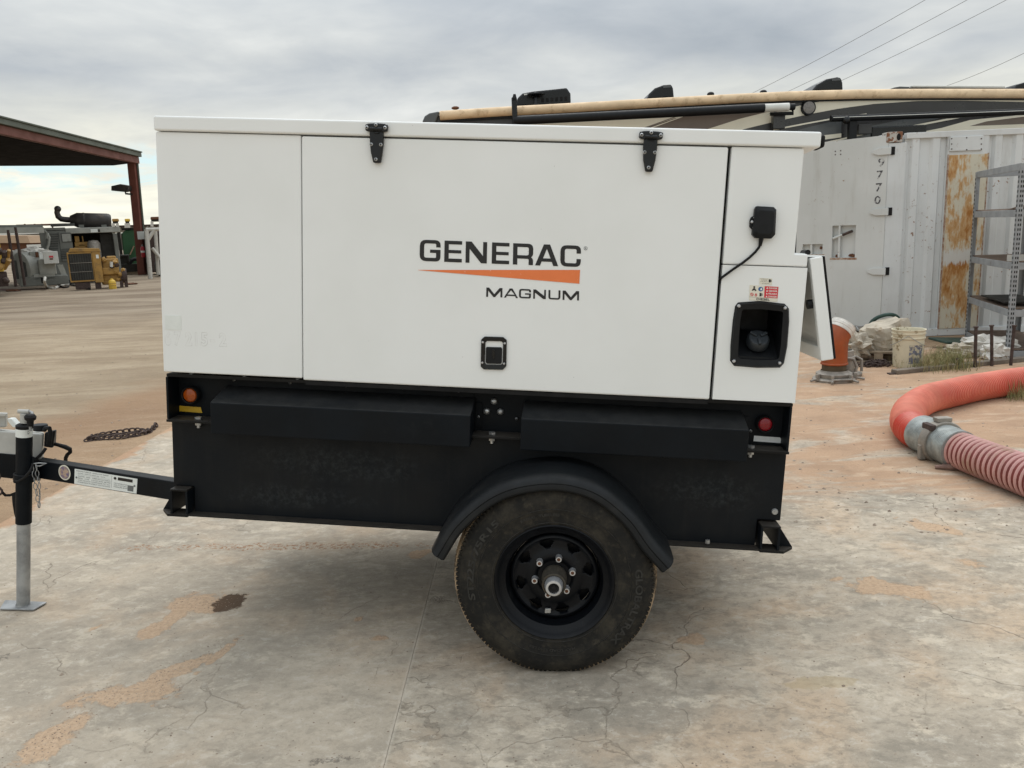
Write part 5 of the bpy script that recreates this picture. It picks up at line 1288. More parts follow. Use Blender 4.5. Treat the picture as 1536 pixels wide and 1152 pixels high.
# ================================================================== RACK
def build_rack():
    A = G(1447, 506); A.z = ZG; B = G(1509, 537); B.z = 0
    u = (B-A); u.z = 0; Lr = u.length; u.normalize(); w = Vector((-u.y, u.x, 0))
    if w.x < 0: w = -w
    Wd = 0.62
    t = thing('metal_shelving_rack', ((A+B)/2+w*Wd/2).to_tuple(), 'grey slotted steel shelving rack with sagging boards beside the container', 'shelving rack')
    HT = 2.09; z0 = ZG
    posts = [A, A+u*Lr, A+w*Wd, A+u*Lr+w*Wd]
    for k, p in enumerate(posts):
        p = Vector((p.x, p.y, 0)); du = u if k in (0, 2) else -u; dw = w if k < 2 else -w
        L_ = [p, p+du*.055, p+du*.055+dw*.004, p+du*.004+dw*.004, p+du*.004+dw*.055, p+dw*.055]
        o = MB().prism([Vector((q.x, q.y, z0)) for q in L_], (0, 0, HT)).build('rack_post', 'rackgrey', t)
        mb = MB()
        for i in range(40):
            z = .04+i*.05
            for off, axis, nrm_ in ((.018, du, dw), (.040, du, dw), (.02, dw, du), (.04, dw, du)):
                c = p+axis*off-nrm_*.0008; mb.obox((c.x, c.y, z), axis*.0055, nrm_*.0006, (0, 0, .013))
        s_ = mb.build('post_slot_shade', 'hole', o); s_['kind'] = 'stuff'  # thin dark boxes on the posts imitate shaded slots, nothing is cut
    for i, z in enumerate((2.045, 1.56, 1.0, .49, .04)):
        for a, b in ((0, 1), (2, 3), (0, 2), (1, 3)):
            p, q = posts[a], posts[b]; d = (q-p).normalized(); off = (w if (a, b) == (0, 1) else -w if (a, b) == (2, 3) else u if (a, b) == (0, 2) else -u)*.012
            MB().beam(Vector((p.x, p.y, z))+off+d*.03, Vector((q.x, q.y, z))+off-d*.03, .014, .075).build('shelf_beam', 'rackgrey', t, bev=.003)
        if i:
            vs = []; nx_, ny_ = 10, 4
            for a in range(nx_+1):
                for b in range(ny_+1):
                    q = A+u*(Lr*(.02+.96*a/nx_))+w*(Wd*(.04+.92*b/ny_)); sag = .035*math.sin(PI*a/nx_)+(.05*(a/nx_) if i == 1 else 0)
                    vs.append((q.x, q.y, z+.055-sag*(1 if i != 1 else .6)+(.06*(a/nx_)**3 if i == 1 else 0)))
            fs = [(a*(ny_+1)+b, (a+1)*(ny_+1)+b, (a+1)*(ny_+1)+b+1, a*(ny_+1)+b+1) for a in range(nx_) for b in range(ny_)]
            o = MB().add(vs, fs).build('shelf_board', 'plywood', t, fix=False)
            m_ = o.modifiers.new('thick', 'SOLIDIFY'); m_.thickness = .014
    # bits left on the shelves
    P = lambda a, b, z: A+u*Lr*a+w*Wd*b+Vector((0, 0, z-A.z))
    b = MB(); c = P(.88, .25, 1.06)
    b.beam(P(.72, .2, 1.035), P(1.08, .55, 1.035), .11, .008); b.beam(P(.72, .12, 1.07), P(1.08, .47, 1.07), .008, .07); b.beam(P(.72, .32, 1.07), P(1.08, .67, 1.07), .008, .07)
    tag(b.build('metal_channel', 'pipewhite'), 'bent white metal channel lying on the third shelf of the rack', 'metal channel')
    b = MB(); b.obox(P(.45, .45, .565), u*.46, w*.2, (0, 0, .008)); tag(b.build('steel_sheet', 'grille'), 'flat black sheet lying on the low shelf of the rack', 'sheet')
build_rack()

# ================================================================== THINGS ON THE GROUND, RIGHT
def build_right_things():
    # bucket
    c = G(1371, 553); c.z = 0; c += Vector((0, .15, 0))
    t = thing('bucket', c, 'dirty cream plastic bucket with worn blue print standing before the container', 'bucket')
    MB().lathe([(0, .003), (.138, .003), (.142, .02), (.155, .30), (.160, .305), (.166, .312), (.166, .322), (.158, .326), (.160, .352), (.168, .358), (.168, .368), (.160, .372), (.162, .392), (.170, .396), (.170, .404), (.158, .404), (.152, .39), (.140, .03), (0, .028)], c, (0, 0, 1), 36).build('bucket_body', 'bucket', t)
    a0 = math.atan2(-c.y, -c.x)
    vs = []; n = 10
    for k in range(n+1):
        an = a0+math.radians(5)+math.radians(58)*k/n
        for z in (.05, .25): r = .142+(.155-.142)*(z-.02)/.28+.0015; vs.append(c+Vector((r*math.cos(an), r*math.sin(an), z)))
    MB().add(vs, [(2*k, 2*k+2, 2*k+3, 2*k+1) for k in range(n)]).build('bucket_print', 'bucketprint', t, fix=False)
    MB().tube([c+Vector((.168*math.cos(k), .168*math.sin(k)*1.0, .35-.12*abs(math.sin((k-a0)/1)))) for k in [a0-PI/2+PI*i/14 for i in range(15)]], .003, 6).build('bucket_handle', 'galv', t)
    # orange elbow fitting on a cam-lock base
    c = G(1256, 574); c.z = 0; c += Vector((.02, .14, 0))
    t = thing('orange_hose_elbow', c, 'orange rubber elbow with white collar standing on a dusty coupling', 'hose fitting')
    MB().lathe([(0, .0), (.20, .0), (.205, .02), (.19, .03), (.165, .035), (.17, .05), (.172, .075), (.155, .085), (.13, .09), (.125, .105)], c, (0, 0, 1), 36).build('coupling_base', 'dustmetal', t)
    for k, a in enumerate((200, 245, 300, 340)):
        d = Vector((math.cos(math.radians(a)), math.sin(math.radians(a)), 0)); q = c+d*.20
        cl = MB().obox(q+Vector((0, 0, .045)), d*.018, Vector((-d.y, d.x, 0))*.014, (0, 0, .035)).build('clamp_lug', 'dustmetal', t, bev=.005)
        MB().cyl(q+d*.01+Vector((0, 0, .03)), q+d*.085+Vector((0, 0, .018)), .012, 10).build('clamp_bolt', 'dustmetal', cl)
    MB().cyl(c+Vector((-.1, -.195, .035)), c+Vector((.1, -.195, .035)), .012, 10).build('clamp_rod', 'dustmetal', t)
    MB().lathe([(.1, .085), (.116, .088), (.116, .165), (.1, .165)], c, (0, 0, 1), 36).build('rubber_band', 'brownband', t)
    path = [c+Vector((0, 0, z)) for z in (.160, .165, .175, .182, .20, .25, .30, .35)]
    rr = [.122, .131, .131, .124, .122, .122, .122, .123]
    bend = Vector((.75, .35, 0)).normalized()
    for k in range(1, 8):
        a = math.radians(6.5*k); path.append(c+Vector((0, 0, .35))+bend*(.20*(1-math.cos(a)))+Vector((0, 0, .20*math.sin(a)))); rr.append(.123)
    e = MB().tube(path, rr, 36).build('elbow_sleeve', 'orangepvc', t)
    tip = path[-1]; dr = (path[-1]-path[-2]).normalized()
    MB().lathe([(.118, -.015), (.127, -.012), (.128, .0), (.126, .02), (.130, .024), (.130, .052), (.124, .058), (.124, .075), (.115, .078), (.10, .06)], tip, dr, 36).build('white_collar', 'plasticwhite', t)
    # second coupling lying behind it
    c2 = c+Vector((.17, .24, 0))
    t = thing('pipe_coupling', c2, 'grey cast pipe coupling with lever arms behind the orange elbow', 'pipe coupling')
    MB().lathe([(.10, 0), (.20, 0), (.205, .03), (.16, .045), (.13, .05), (.125, .16), (.135, .17), (.135, .20), (.12, .205), (.115, .26), (.10, .265), (.10, .05)], c2, (0, 0, 1), 32).build('coupling_body', 'dustmetal', t)
    MB().tube([c2+Vector((-.02, -.14, .20)), c2+Vector((.05, -.18, .19)), c2+Vector((.08, -.19, .12)), c2+Vector((.06, -.19, .04))], .016, 8).build('lever_arm', 'dustmetal', t)
    MB().tube([c2+Vector((.12, -.06, .2)), c2+Vector((.17, -.09, .17)), c2+Vector((.17, -.10, .05))], .014, 8).build('lever_arm', 'dustmetal', t)
    # pallet with planks
    pc = G(1330, 545); pc.z = 0; pc += Vector((.05, .32, 0))
    t = thing('wooden_pallet', pc, 'small weathered wooden pallet tilted under torn bags', 'pallet')
    rz = math.radians(-24); Rm = Matrix.Rotation(rz, 3, 'Z'); ux, uy = Rm @ Vector((1, 0, 0)), Rm @ Vector((0, 1, 0))
    pl = None
    for k in range(5):
        o = MB().obox(pc+uy*(-.26+.13*k)+Vector((0, 0, .118)), ux*.42, uy*.052, (0, 0, .011)).build('plank', 'pallet', t, bev=.003)
    for k in (-1, 0, 1):
        MB().obox(pc+ux*.36*k+Vector((0, 0, .062)), ux*.045, uy*.31, (0, 0, .044)).build('bearer', 'pallet', t, bev=.003)
    for k in (-1, 1):
        MB().obox(pc+uy*.27*k+Vector((0, 0, .009)), ux*.42, uy*.045, (0, 0, .009)).build('bottom_board', 'pallet', t, bev=.003)
    # bags on the pallet
    bc = V(1325, 512, pc.y)
    mb = MB(); lumpy(mb, pc+Vector((.06, -.02, .27)), (.22, .17, .15), 3, .07, 16, 2.4, .5, True, .93); mb.v[:] = [pc+Vector((.06, -.02, .27))+(Matrix.Rotation(-.22, 3, 'Y') @ (v-pc-Vector((.06, -.02, .27)))) for v in mb.v]
    tag(mb.build('cement_bag', 'bag'), 'torn tan cement bag slumped on the small pallet', 'bag')
    mb = MB(); lumpy(mb, pc+Vector((-.28, -.12, .17)), (.17, .14, .13), 9, .5, 12, 2.6, .5)
    tag(mb.build('dust_sheet', 'cloth'), 'dirty white cloth hanging off the left end of the pallet', 'cloth')
    mb = MB(); lumpy(mb, pc+Vector((-.42, .12, .07)), (.18, .14, .09), 5, .35, 10, 2.6, .2)
    tag(mb.build('plastic_bag', 'plasticwhite'), 'crumpled white plastic bag on the ground behind the pallet', 'bag')
    # green hose loop over the bag
    hp_ = []
    for k in range(34):
        a = PI*(1.05-1.1*k/33); hp_.append(pc+Vector((.17+.20*math.cos(a), .18+.03*math.sin(3*a), .28+.20*math.sin(a))))
    tag(MB().tube(hp_, .022, 10).build('garden_hose', 'greenhose'), 'dark green hose looped over the bag on the pallet', 'hose')
    # wire hoop stand against the door
    wc = G(1303, 512); wc.z = ZG
    mb = MB(); 
    for pth in ([(-.12, 0, 0), (-.12, 0, .15), (.14, 0, .15), (.14, 0, 0)], [(-.12, .12, 0), (-.12, .12, .2), (.14, .12, .2), (.14, .12, 0)], [(-.12, 0, .15), (-.12, .12, .2)], [(.14, 0, .15), (.14, .12, .2)], [(-.24, .05, 0), (-.24, .05, .24), (-.3, .05, .28)]):
        mb.tube([wc+Vector(p) for p in pth], .007, 6)
    tag(mb.build('wire_stand', 'galv'), 'thin bent wire stand on the ground below the container door', 'wire stand')
    # rusty chain heap
    hc = G(1310, 549); hc.z = 0
    rnd = random.Random(5); mb = MB()
    for i in range(150):
        a = rnd.random()*2*PI; r = min(abs(rnd.gauss(0, .42)), .8); p = hc+Vector((.19*r*math.cos(a)+rnd.uniform(-.06, .1), .12*r*math.sin(a), .012+max(0, .05*(1-r))*rnd.random()))
        d1 = Vector((rnd.gauss(0, 1), rnd.gauss(0, 1), rnd.gauss(0, .4))).normalized(); d2 = d1.cross(Vector((rnd.gauss(0, 1), rnd.gauss(0, 1), rnd.gauss(0, 1)))).normalized()
        mb.tube([p+d1*.026*math.cos(2*PI*j/8)+d2*.015*math.sin(2*PI*j/8) for j in range(8)], .0055, 4, False, True)
    tag(mb.build('rusty_chain', 'rustdark'), 'small heap of rusty chain on the ground before the pallet', 'chain')
    # stakes
    first = None
    for (bx, by, tx, ty, lab) in ((1462.5, 551, 1464, 491, 'rusty steel stake, leftmost of three in a row by the rack'), (1487.7, 549, 1487.5, 489, 'middle of the three rusty steel stakes by the rack'), (1516, 548, 1521.5, 489, 'leaning rusty stake in front of the rack post')):
        b = G(bx, by); tp = V(tx, ty, b.y)
        o = MB().tube([b, tp], .0165, 10).add([], []); o.lathe([(.0, .012), (.024, .010), (.026, 0), (.018, -.006)], tp, tp-b, 10)
        tag(o.build('steel_stake', 'rustdark'), lab, 'stake', 'rusty stakes in front of the rack')
    b = G(1435.5, 553); tag(MB().tube([b, b+Vector((0, 0, .11))], .018, 8).build('stake_stub', 'rustdark'), 'short rusty stake stub in the dry grass', 'stake')
    # plank on the ground
    a, b = G(1341, 561), G(1620, 533); a.z = b.z = 0
    mb = MB(); mb.beam(a+Vector((0, 0, .022)), b+Vector((0, 0, .022)), .09, .044)
    tag(mb.build('timber_plank', 'plank', None, bev=.004), 'long grey weathered plank lying along the ground behind the hose', 'plank')
    tag(MB().box(a.x-.06, a.x+.03, a.y-.03, a.y+.03, 0, .012).build('flat_iron', 'rustdark'), 'rusty flat scrap at the end of the plank', 'scrap iron')
    # white bags near the rack
    for x, y, dx, sd, lab, mt in ((1490, 533, (.30, .17, .11), 2, 'large crumpled white plastic bag beside the rack post', 'plasticwhite'), (1447, 537, (.16, .12, .08), 6, 'dirty crumpled plastic bag behind the leftmost stake', 'bag'),
                                  (1500, 541, (.13, .10, .09), 8, 'small white plastic bag at the foot of the rack', 'plasticwhite')):
        c = G(x, y); c.z = 0
        mb = MB(); lumpy(mb, c+Vector((0, .1, dx[2]*.8)), dx, sd, .35, 12, 2.8, .1, True, .35)
        tag(mb.build('plastic_bag', mt), lab, 'bag')
    c = G(1462, 523); c.z = 0
    tray = MB(); tray.beam(c+Vector((-.4, .1, .10)), c+Vector((.36, .1, .06)), .42, .03)
    tag(tray.build('black_tray', 'greenhose', None, bev=.01), 'flat dark green tray under the big white bag', 'tray')
    # dry grass
    def grass(pts, cnt, hmin, hmax, name, lab, seed, spread=.12):
        rnd = random.Random(seed); mb = MB()
        for i in range(cnt):
            q = G(*rnd.choice(pts)); x = q.x+rnd.gauss(0, spread); y = q.y+rnd.gauss(0, spread*.6); h = rnd.uniform(hmin, hmax)
            a = rnd.random()*2*PI; ln = rnd.uniform(.15, .7)*h; dx, dy = math.cos(a)*ln, math.sin(a)*ln; wv = Vector((-math.sin(a), math.cos(a), 0))*rnd.uniform(.0012, .0028)
            b = Vector((x, y, 0)); m = b+Vector((dx*.35, dy*.35, h*.65)); tp = b+Vector((dx, dy, h))
            mb.add([b-wv, b+wv, m+wv*.8, m-wv*.8, tp], [(0, 1, 2, 3), (3, 2, 4)])
        s = bpy.data.materials.get('dry_green_grass')
        if not s:
            k = NB('dry_green_grass'); c_ = k.mix(k.ramp(k.noise(5, 4), .35, .65), (0.13, 0.145, 0.05), (0.33, 0.29, 0.14)); s = k.done(c_, .8)
        o = mb.build(name, s, fix=False); tag(o, lab, None, kind='stuff')
    grass([(1400, 553), (1410, 550), (1425, 548), (1440, 550), (1390, 555), (1415, 540), (1430, 556)], 1100, .04, .22, 'grass', 'dry grass growing beside the cream bucket', 11)
    grass([(1520, 595), (1530, 590), (1545, 592), (1535, 600)], 420, .06, .22, 'grass', 'grass tuft in front of the red hose', 12, .07)
    grass([(1278, 520), (1290, 518), (1302, 519)], 300, .05, .14, 'grass', 'low green weeds at the foot of the container door', 13, .08)
build_right_things()

# ================================================================== HOSES
def smooth_path(P, k=14):
    out = []; P = [Vector(p) for p in P]; Q = [P[0]*2-P[1]]+P+[P[-1]*2-P[-2]]
    for i in range(1, len(Q)-2):
        for j in range(k):
            t = j/k; a, b, c, d = Q[i-1], Q[i], Q[i+1], Q[i+2]
            out.append(.5*((2*b)+(-a+c)*t+(2*a-5*b+4*c-d)*t*t+(-a+3*b-3*c+d)*t**3))
    out.append(P[-1]); return out
def resample(P, step):
    seg = [0]
    for i in range(1, len(P)): seg.append(seg[-1]+(P[i]-P[i-1]).length)
    n = int(seg[-1]/step); out = []; j = 1
    for k in range(n+1):
        s = min(k*step, seg[-1])
        while j < len(P)-1 and seg[j] < s: j += 1
        t = (s-seg[j-1])/max(seg[j]-seg[j-1], 1e-9); out.append(P[j-1].lerp(P[j], t))
    return out
def build_hoses():
    R0 = .115
    ctr = [(1700, 563), (1600, 567), (1536, 571), (1470, 580), (1420, 590), (1385, 602), (1364, 617), (1361, 633), (1370, 646), (1386, 652)]
    P = smooth_path([G(x, y, R0) for x, y in ctr]); P = resample(P, .0056)
    P = [p+Vector((mnoise.noise(p*2.3), mnoise.noise(p*2.3+Vector((5, 0, 0))), 0))*.02 for p in P]
    r = [R0*(1+.018*math.cos(2*PI*i/4)+.03*mnoise.noise(p*3)) for i, p in enumerate(P)]
    t = thing('red_suction_hose', (P[len(P)//2].x, P[len(P)//2].y, 0), 'thick bright red ribbed suction hose curving round from the right edge', 'hose')
    MB().tube(P, r, 28).build('hose_wall', 'redhose', t)
    rb = MB()
    for i in range(4, len(P)-40, 4): rb.tube(P[i-1:i+2], [r[i-1]*1.004, r[i]*1.022, r[i+1]*1.004], 28, False)
    o = rb.build('hose_ribs', 'redrib', t)
    # metal coupling
    a, b = G(1385, 651, R0), G(1441, 676, R0); ax = (b-a).normalized(); L = (b-a).length
    t = thing('hose_coupling', ((a.x+b.x)/2, (a.y+b.y)/2, 0), 'galvanised ring coupling with grey clamp joining the two hoses', 'hose coupling')
    s = MB()
    def grooved(h0, h1):
        pr = [(.10, h0)]; k = 0; h = h0
        while h < h1-.008: pr += [(.127, h+.001), (.127, h+.011), (.1245, h+.0122), (.1245, h+.0138)]; h += .015
        return pr+[(.127, h1-.001), (.10, h1)]
    MB().lathe(grooved(-.02, L*.42), a, ax, 40).build('coupling_sleeve', 'bright', t)
    MB().lathe(grooved(L*.60, L), a, ax, 40).build('coupling_sleeve', 'bright', t)
    MB().lathe([(.12, L*.42), (.140, L*.42), (.146, L*.45), (.146, L*.57), (.140, L*.60), (.12, L*.60)], a, ax, 40).build('clamp_ring', 'dustmetal', t)
    side = ax.cross(Vector((0, 0, 1))).normalized(); m = a+ax*L*.5
    lv = MB().obox(m+Vector((0, 0, .155)), ax*.03, side*.05, (0, 0, .014)).build('clamp_lever', 'dustmetal', t, bev=.005)
    MB().obox(m+side*.09+Vector((0, 0, .11))+ax*.0, ax*.05, side*.02, (0, 0, .02)).build('clamp_latch', 'rustdark', t, bev=.005)
    MB().obox(m+side*.13+Vector((0, 0, -.06)), ax*.02, side*.02, (0, 0, .05)).build('clamp_foot', 'dustmetal', t, bev=.005)
    # pinkish ribbed hose
    ctr = [(1437, 674), (1480, 691), (1536, 712), (1620, 745), (1740, 790)]
    P = smooth_path([G(x, y, R0) for x, y in ctr]); P = resample(P, .0105)
    t = thing('ribbed_hose', (P[len(P)//2].x, P[len(P)//2].y, 0), 'dull pink hose with pale spiral ribs running off the right edge', 'hose')
    MB().tube(P, [.108]*len(P), 28).build('hose_wall', 'pinkcore', t)
    rb = MB()
    for i in range(3, len(P)-3, 4): rb.tube([P[i-1].lerp(P[i], .1), P[i-1].lerp(P[i], .6), P[i], P[i].lerp(P[i+1], .4), P[i].lerp(P[i+1], .9)], [.107, .117, .119, .117, .107], 28, False)
    rb.build('hose_ribs', 'pinkrib', t)
    c = G(1432, 704); mb = MB(); 
    rnd = random.Random(8)
    for k in range(4):
        pth = [c+Vector((-.10+.06*k+rnd.uniform(-.02, .02), rnd.uniform(-.03, .03)+(.02*k), .010+.012*rnd.random())) + Vector((.055*j, .014*math.sin(j*1.3+k), .008*math.sin(j*2+k))) for j in range(4)]
        mb.tube(pth, [.012, .02, .017, .008], 7)
    tag(mb.build('rag', 'rag'), 'twisted dirty pink rag on the ground under the coupling', 'rag')
    tag(MB().tube([G(1431, 672, .12)+Vector((0, -.12, .02)), G(1428, 690, .03), G(1428, 700, .01)], [.012, .016, .02], 8).build('strap', 'cloth'), 'pale frayed strap hanging from the hose coupling to the ground', 'strap')
build_hoses()

# ================================================================== MOTORHOME BEHIND
def build_motorhome():
    Y = 14.5
    def P(x, y, d=0.0): return V(x, y, Y-d)
    roof = [(636, 185), (640, 177), (646, 171), (660, 167.5), (740, 162), (850, 156), (980, 148.5), (1100, 142), (1200, 137.3), (1300, 135), (1400, 134.3), (1536, 134.5), (1640, 136)]
    zb = ZG+.35
    c = P(1150, 300)
    t = thing('motorhome', (c.x, Y+1.25, ZG), 'long motorhome with tan roof edge and charcoal and cream swoosh paint', 'motorhome')
    tp = [P(x, y+6) for x, y in roof]
    xl = tp[0].x-.25; xr = tp[-1].x
    poly = [Vector((xl, Y, zb))]+[Vector((xl-.02, Y, 1.6)), Vector((xl+.02, Y, 2.6))]+tp+[Vector((xr, Y, zb))]
    MB().prism(poly, (0, 2.5, 0)).build('body', 'rvdark', t)
    for x in (xl+1.6, xr-3.0):
        for yy in (Y-.02, Y+2.2):
            w = MB().lathe([(0, .05), (.27, .05), (.30, .0), (.44, .0), (.49, .05), (.49, .25), (.44, .3)], (x, yy, ZG+.49), (0, 1, 0), 32).build('wheel', 'rubber', t)
    # tan roof edge and black gutter follow the curve of the roof
    def band(top, bot, y0, y1, name, mat, bev=0.0):
        A = [V(x, y, Y) for x, y in top]; B = [V(x, y, Y) for x, y in bot]
        mb = MB(); n = len(A)
        vs = []
        for a, b in zip(A, B): vs += [(a.x, y0, a.z), (b.x, y0, b.z), (b.x, y1, b.z), (a.x, y1, a.z)]
        fs = [(4*i+k, 4*i+(k+1) % 4, 4*i+4+(k+1) % 4, 4*i+4+k) for i in range(n-1) for k in range(4)]+[(0, 1, 2, 3), (4*n-1, 4*n-2, 4*n-3, 4*n-4)]
        return mb.add(vs, fs).build(name, mat, t, bev=bev)
    hgt = [12, 11.5, 11.5, 12, 12, 12.5, 13, 14]
    rx = [x for x, _ in roof[3:]]
    def rooff(x):
        for (a, b), (c_, d) in zip(roof, roof[1:]):
            if a <= x <= c_: return b+(d-b)*(x-a)/(c_-a)
        return roof[-1][1]
    xs = list(range(660, 1641, 35))
    mb = MB(); ctrp = [V(x, rooff(x)+6, Y-.06) for x in xs]
    MB().tube(ctrp, [.078]*len(ctrp), 14).build('roof_edge', 'rvtan', t)
    band([(x, rooff(x)+9) for x in xs], [(x, rooff(x)+16+max(0, (1000-x)*.004)) for x in xs], Y-.05, Y-.002, 'gutter', 'plastic')
    MB().prism([P(x, y, .08) for x, y in ((633, 183), (637, 174), (644, 169.5), (657, 167), (660, 168), (652, 186))], (0, .3, 0)).build('front_cap', 'rvgrey', t, bev=.02)
    k = [0]
    def swoosh(pts, mat, lvl=1):
        k[0] += 1
        return MB().prism([V(x, y, Y-.003*lvl) for x, y in pts], (0, .0025, 0)).build('paint_stripe', mat, t)
    swoosh([(655, 178), (760, 174), (775, 186), (775, 200), (640, 200)], 'rvdark', 1)
    swoosh([(770, 182), (850, 178), (1000, 170), (1110, 163), (1190, 157), (1150, 172), (1100, 195), (770, 205)], 'rvcream', 1)
    swoosh([(962, 194), (1010, 178), (1050, 170), (1130, 163), (1172, 160), (1188, 160), (1150, 168), (1110, 178), (1060, 194)], 'rvtaupe', 2)
    for o in (0, 6): swoosh([(962+o*1.6, 193), (1018+o*1.6, 173), (1021+o*1.6, 173), (966+o*1.6, 193)], 'rvcream' if o else 'rvtaupe', 3)
    swoosh([(1092, 200), (1104, 193), (1150, 172), (1192, 160), (1234, 151.5), (1330, 148), (1440, 147), (1640, 148), (1640, 154), (1536, 153), (1440, 151), (1377, 151.5), (1310, 156), (1258, 163), (1210, 172), (1160, 183), (1115, 194), (1105, 200)], 'rvcream', 3)
    swoosh([(1160, 193.5), (1210, 184), (1260, 175), (1300, 170), (1300, 171.5), (1260, 177.2), (1210, 186.2), (1160, 196)], 'rvcream', 3)
    swoosh([(1180, 200), (1215, 190), (1262, 179), (1262, 205), (1180, 215)], 'rvgrey', 2)
    swoosh([(1225, 204), (1262, 200), (1262, 206), (1225, 211)], 'rvcream', 3)
    swoosh([(1225, 216), (1300, 199), (1300, 201), (1225, 219)], 'rvcream', 3)
    swoosh([(1276, 195), (1360, 178), (1420, 175), (1360, 190), (1310, 205), (1276, 210)], 'rvgrey', 2)
    swoosh([(1276, 197), (1300, 192), (1300, 197), (1276, 202)], 'rvcream', 3)
    swoosh([(1368, 188), (1420, 178), (1440, 177), (1372, 190)], 'rvcream', 3)
    swoosh([(1370, 200), (1412, 192), (1455, 180), (1536, 172), (1640, 166), (1640, 200)], 'rvcream', 3)
    swoosh([(1455, 189), (1480, 182), (1536, 175), (1640, 170), (1640, 182), (1536, 186)], 'rvtaupe', 4)
    # awnings
    a1 = MB().tube([P(770, 181, .30), P(1146, 162, .30)], .075, 18).build('awning', 'plastic', t)
    MB().cyl(P(1146.5, 162, .30), P(1183, 160.5, .30), .068, 18).build('awning_end', 'rvwhite', a1)
    MB().cyl(P(1183.5, 160.3, .30), P(1192, 160, .30), .055, 14).build('end_cap', 'plastic', a1)
    MB().box(P(768, 180).x, P(776, 180).x, Y-.34, Y-.24, P(772, 215).z, P(772, 150).z).build('awning_arm', 'gloss', a1, bev=.02)
    MB().prism([P(x, y, .34) for x, y in ((767.5, 151), (770, 141), (773.5, 141), (776, 151))], (0, .1, 0)).build('arm_tip', 'gloss', a1)
    br = MB(); pbox(br, 1160, 170, 1178, 193, Y-.16, .12); br.build('arm_bracket', 'rvdark', a1, bev=.01)
    MB().tube([P(1188, 163, .3), P(1190, 170, .28), P(1155, 171, .2)], .03, 8).build('bracket_rod', 'plastic', a1)
    a2 = MB().tube([P(1246, 178, .30), P(1640, 164, .30)], .055, 18).build('awning', 'plastic', t)
    MB().tube([P(1250, 176.3, .37), P(1640, 162.3, .37)], .006, 6).build('awning_trim', 'rvwhite', a2)
    MB().box(P(1263, 200).x, P(1275, 200).x, Y-.3, Y-.2, P(1270, 240).z, P(1270, 178).z).build('awning_arm', 'plastic', a2, bev=.015)
    MB().ball(P(1269, 180, .34), .07, 8).build('arm_joint', 'gloss', a2)
    br = MB(); pbox(br, 1288, 186, 1308, 201, Y-.14, .1); br.build('arm_bracket', 'rvdark', a2, bev=.01)
    wn = MB(); pbox(wn, 1308, 188.5, 1390, 215, Y-.05, .05); wn.build('window', 'gloss', t, bev=.02)
    lampo = MB().lathe([(0, .06), (.08, .055), (.105, .045), (.118, .05), (.125, .03), (.125, -.02)], P(1212, 162, .02), (0, -1, 0), 32).build('porch_light', 'plastic', t)
    MB().lathe([(0, .066), (.07, .062), (.10, .052), (.10, .04)], P(1212, 162, .02), (0, -1, 0), 28).build('lamp_glass', 'lampglass', lampo)
    # roof gear, standing well back on the roof
    def gear(pts, dep, name, mat, back=.5, bev=.03, par=t):
        return MB().prism([V(x, y, Y+back) for x, y in pts], (0, dep, 0)).build(name, mat, par, bev=bev)
    ac = gear([(774, 160), (776, 147), (784, 139.5), (800, 136.5), (845, 131.8), (850, 131), (856, 140), (856.5, 155), (840, 158)], .7, 'air_conditioner', 'gloss')
    mb = MB()
    for i in range(6): mb.add([], []); mb.prism([V(812+i*7, 147.5-i*.5, Y+.49), V(816+i*7, 147.2-i*.5, Y+.49), V(816+i*7, 153-i*.5, Y+.49), V(812+i*7, 153.4-i*.5, Y+.49)], (0, .02, 0))
    mb.build('vent_slot_shade', 'hole', ac)
    MB().prism([V(x, y, Y+.488) for x, y in ((786, 140.8), (800, 139.2), (800, 141.2), (786, 142.8))], (0, .02, 0)).build('badge', 'rvwhite', ac)
    an = MB().lathe([(.04, 0), (.03, .03), (.02, .12), (.05, .15), (.16, .165), (.16, .18), (.05, .2), (0, .2)], V(804, 157, Y+.35), (0, 0, 1), 20).build('roof_antenna', 'gloss', t)
    ac2 = gear([(970, 149), (974, 140), (983, 131.5), (995, 127), (1007, 126), (1010, 132), (1011.5, 147)], .7, 'air_conditioner', 'gloss')
    MB().prism([V(x, y, Y+.488) for x, y in ((995, 128.6), (1006, 127.6), (1006.5, 131), (995, 132))], (0, .02, 0)).build('badge', 'rvgrey', ac2)
    ac3 = gear([(1217, 137), (1226, 126), (1240, 118), (1256, 115), (1262, 116.5), (1264.5, 124), (1265, 136)], .7, 'air_conditioner', 'gloss')
    MB().prism([V(x, y, Y+.488) for x, y in ((1248, 117.6), (1260, 116.6), (1260.5, 120.5), (1248, 121.2))], (0, .02, 0)).build('badge', 'rvgrey', ac3)
    gear([(1522, 136), (1526, 126), (1540, 122), (1560, 121), (1570, 136)], .7, 'air_conditioner', 'gloss')
    for x, y in ((1066, 141.5), (1145, 138.5)): MB().ball(V(x, y, Y+.3), .055, 6, (1.2, 1, .8)).build('marker_light', 'plastic', t)
    MB().ball(V(683, 162, Y+.1), .05, 6, (1.4, 1, .6)).build('marker_light', 'rust', t)
    MB().prism([V(x, y, Y+.4) for x, y in ((1368, 128), (1508, 129), (1508, 132.5), (1368, 131))], (0, 1.2, 0)).build('solar_panel', 'rvwhite', t, bev=.01)
    for x in (1385, 1480): MB().box(V(x, 132, Y+.6).x, V(x+6, 132, Y+.6).x, Y+.6, Y+.7, V(x, 138, Y+.6).z, V(x, 131.5, Y+.6).z).build('panel_foot', 'plastic', t)
    MB().prism([V(x, y, Y+.35) for x, y in ((1341, 131), (1350, 129.5), (1364, 130), (1364, 134), (1341, 134))], (0, .2, 0)).build('roof_hatch', 'rvgrey', t, bev=.01)
build_motorhome()

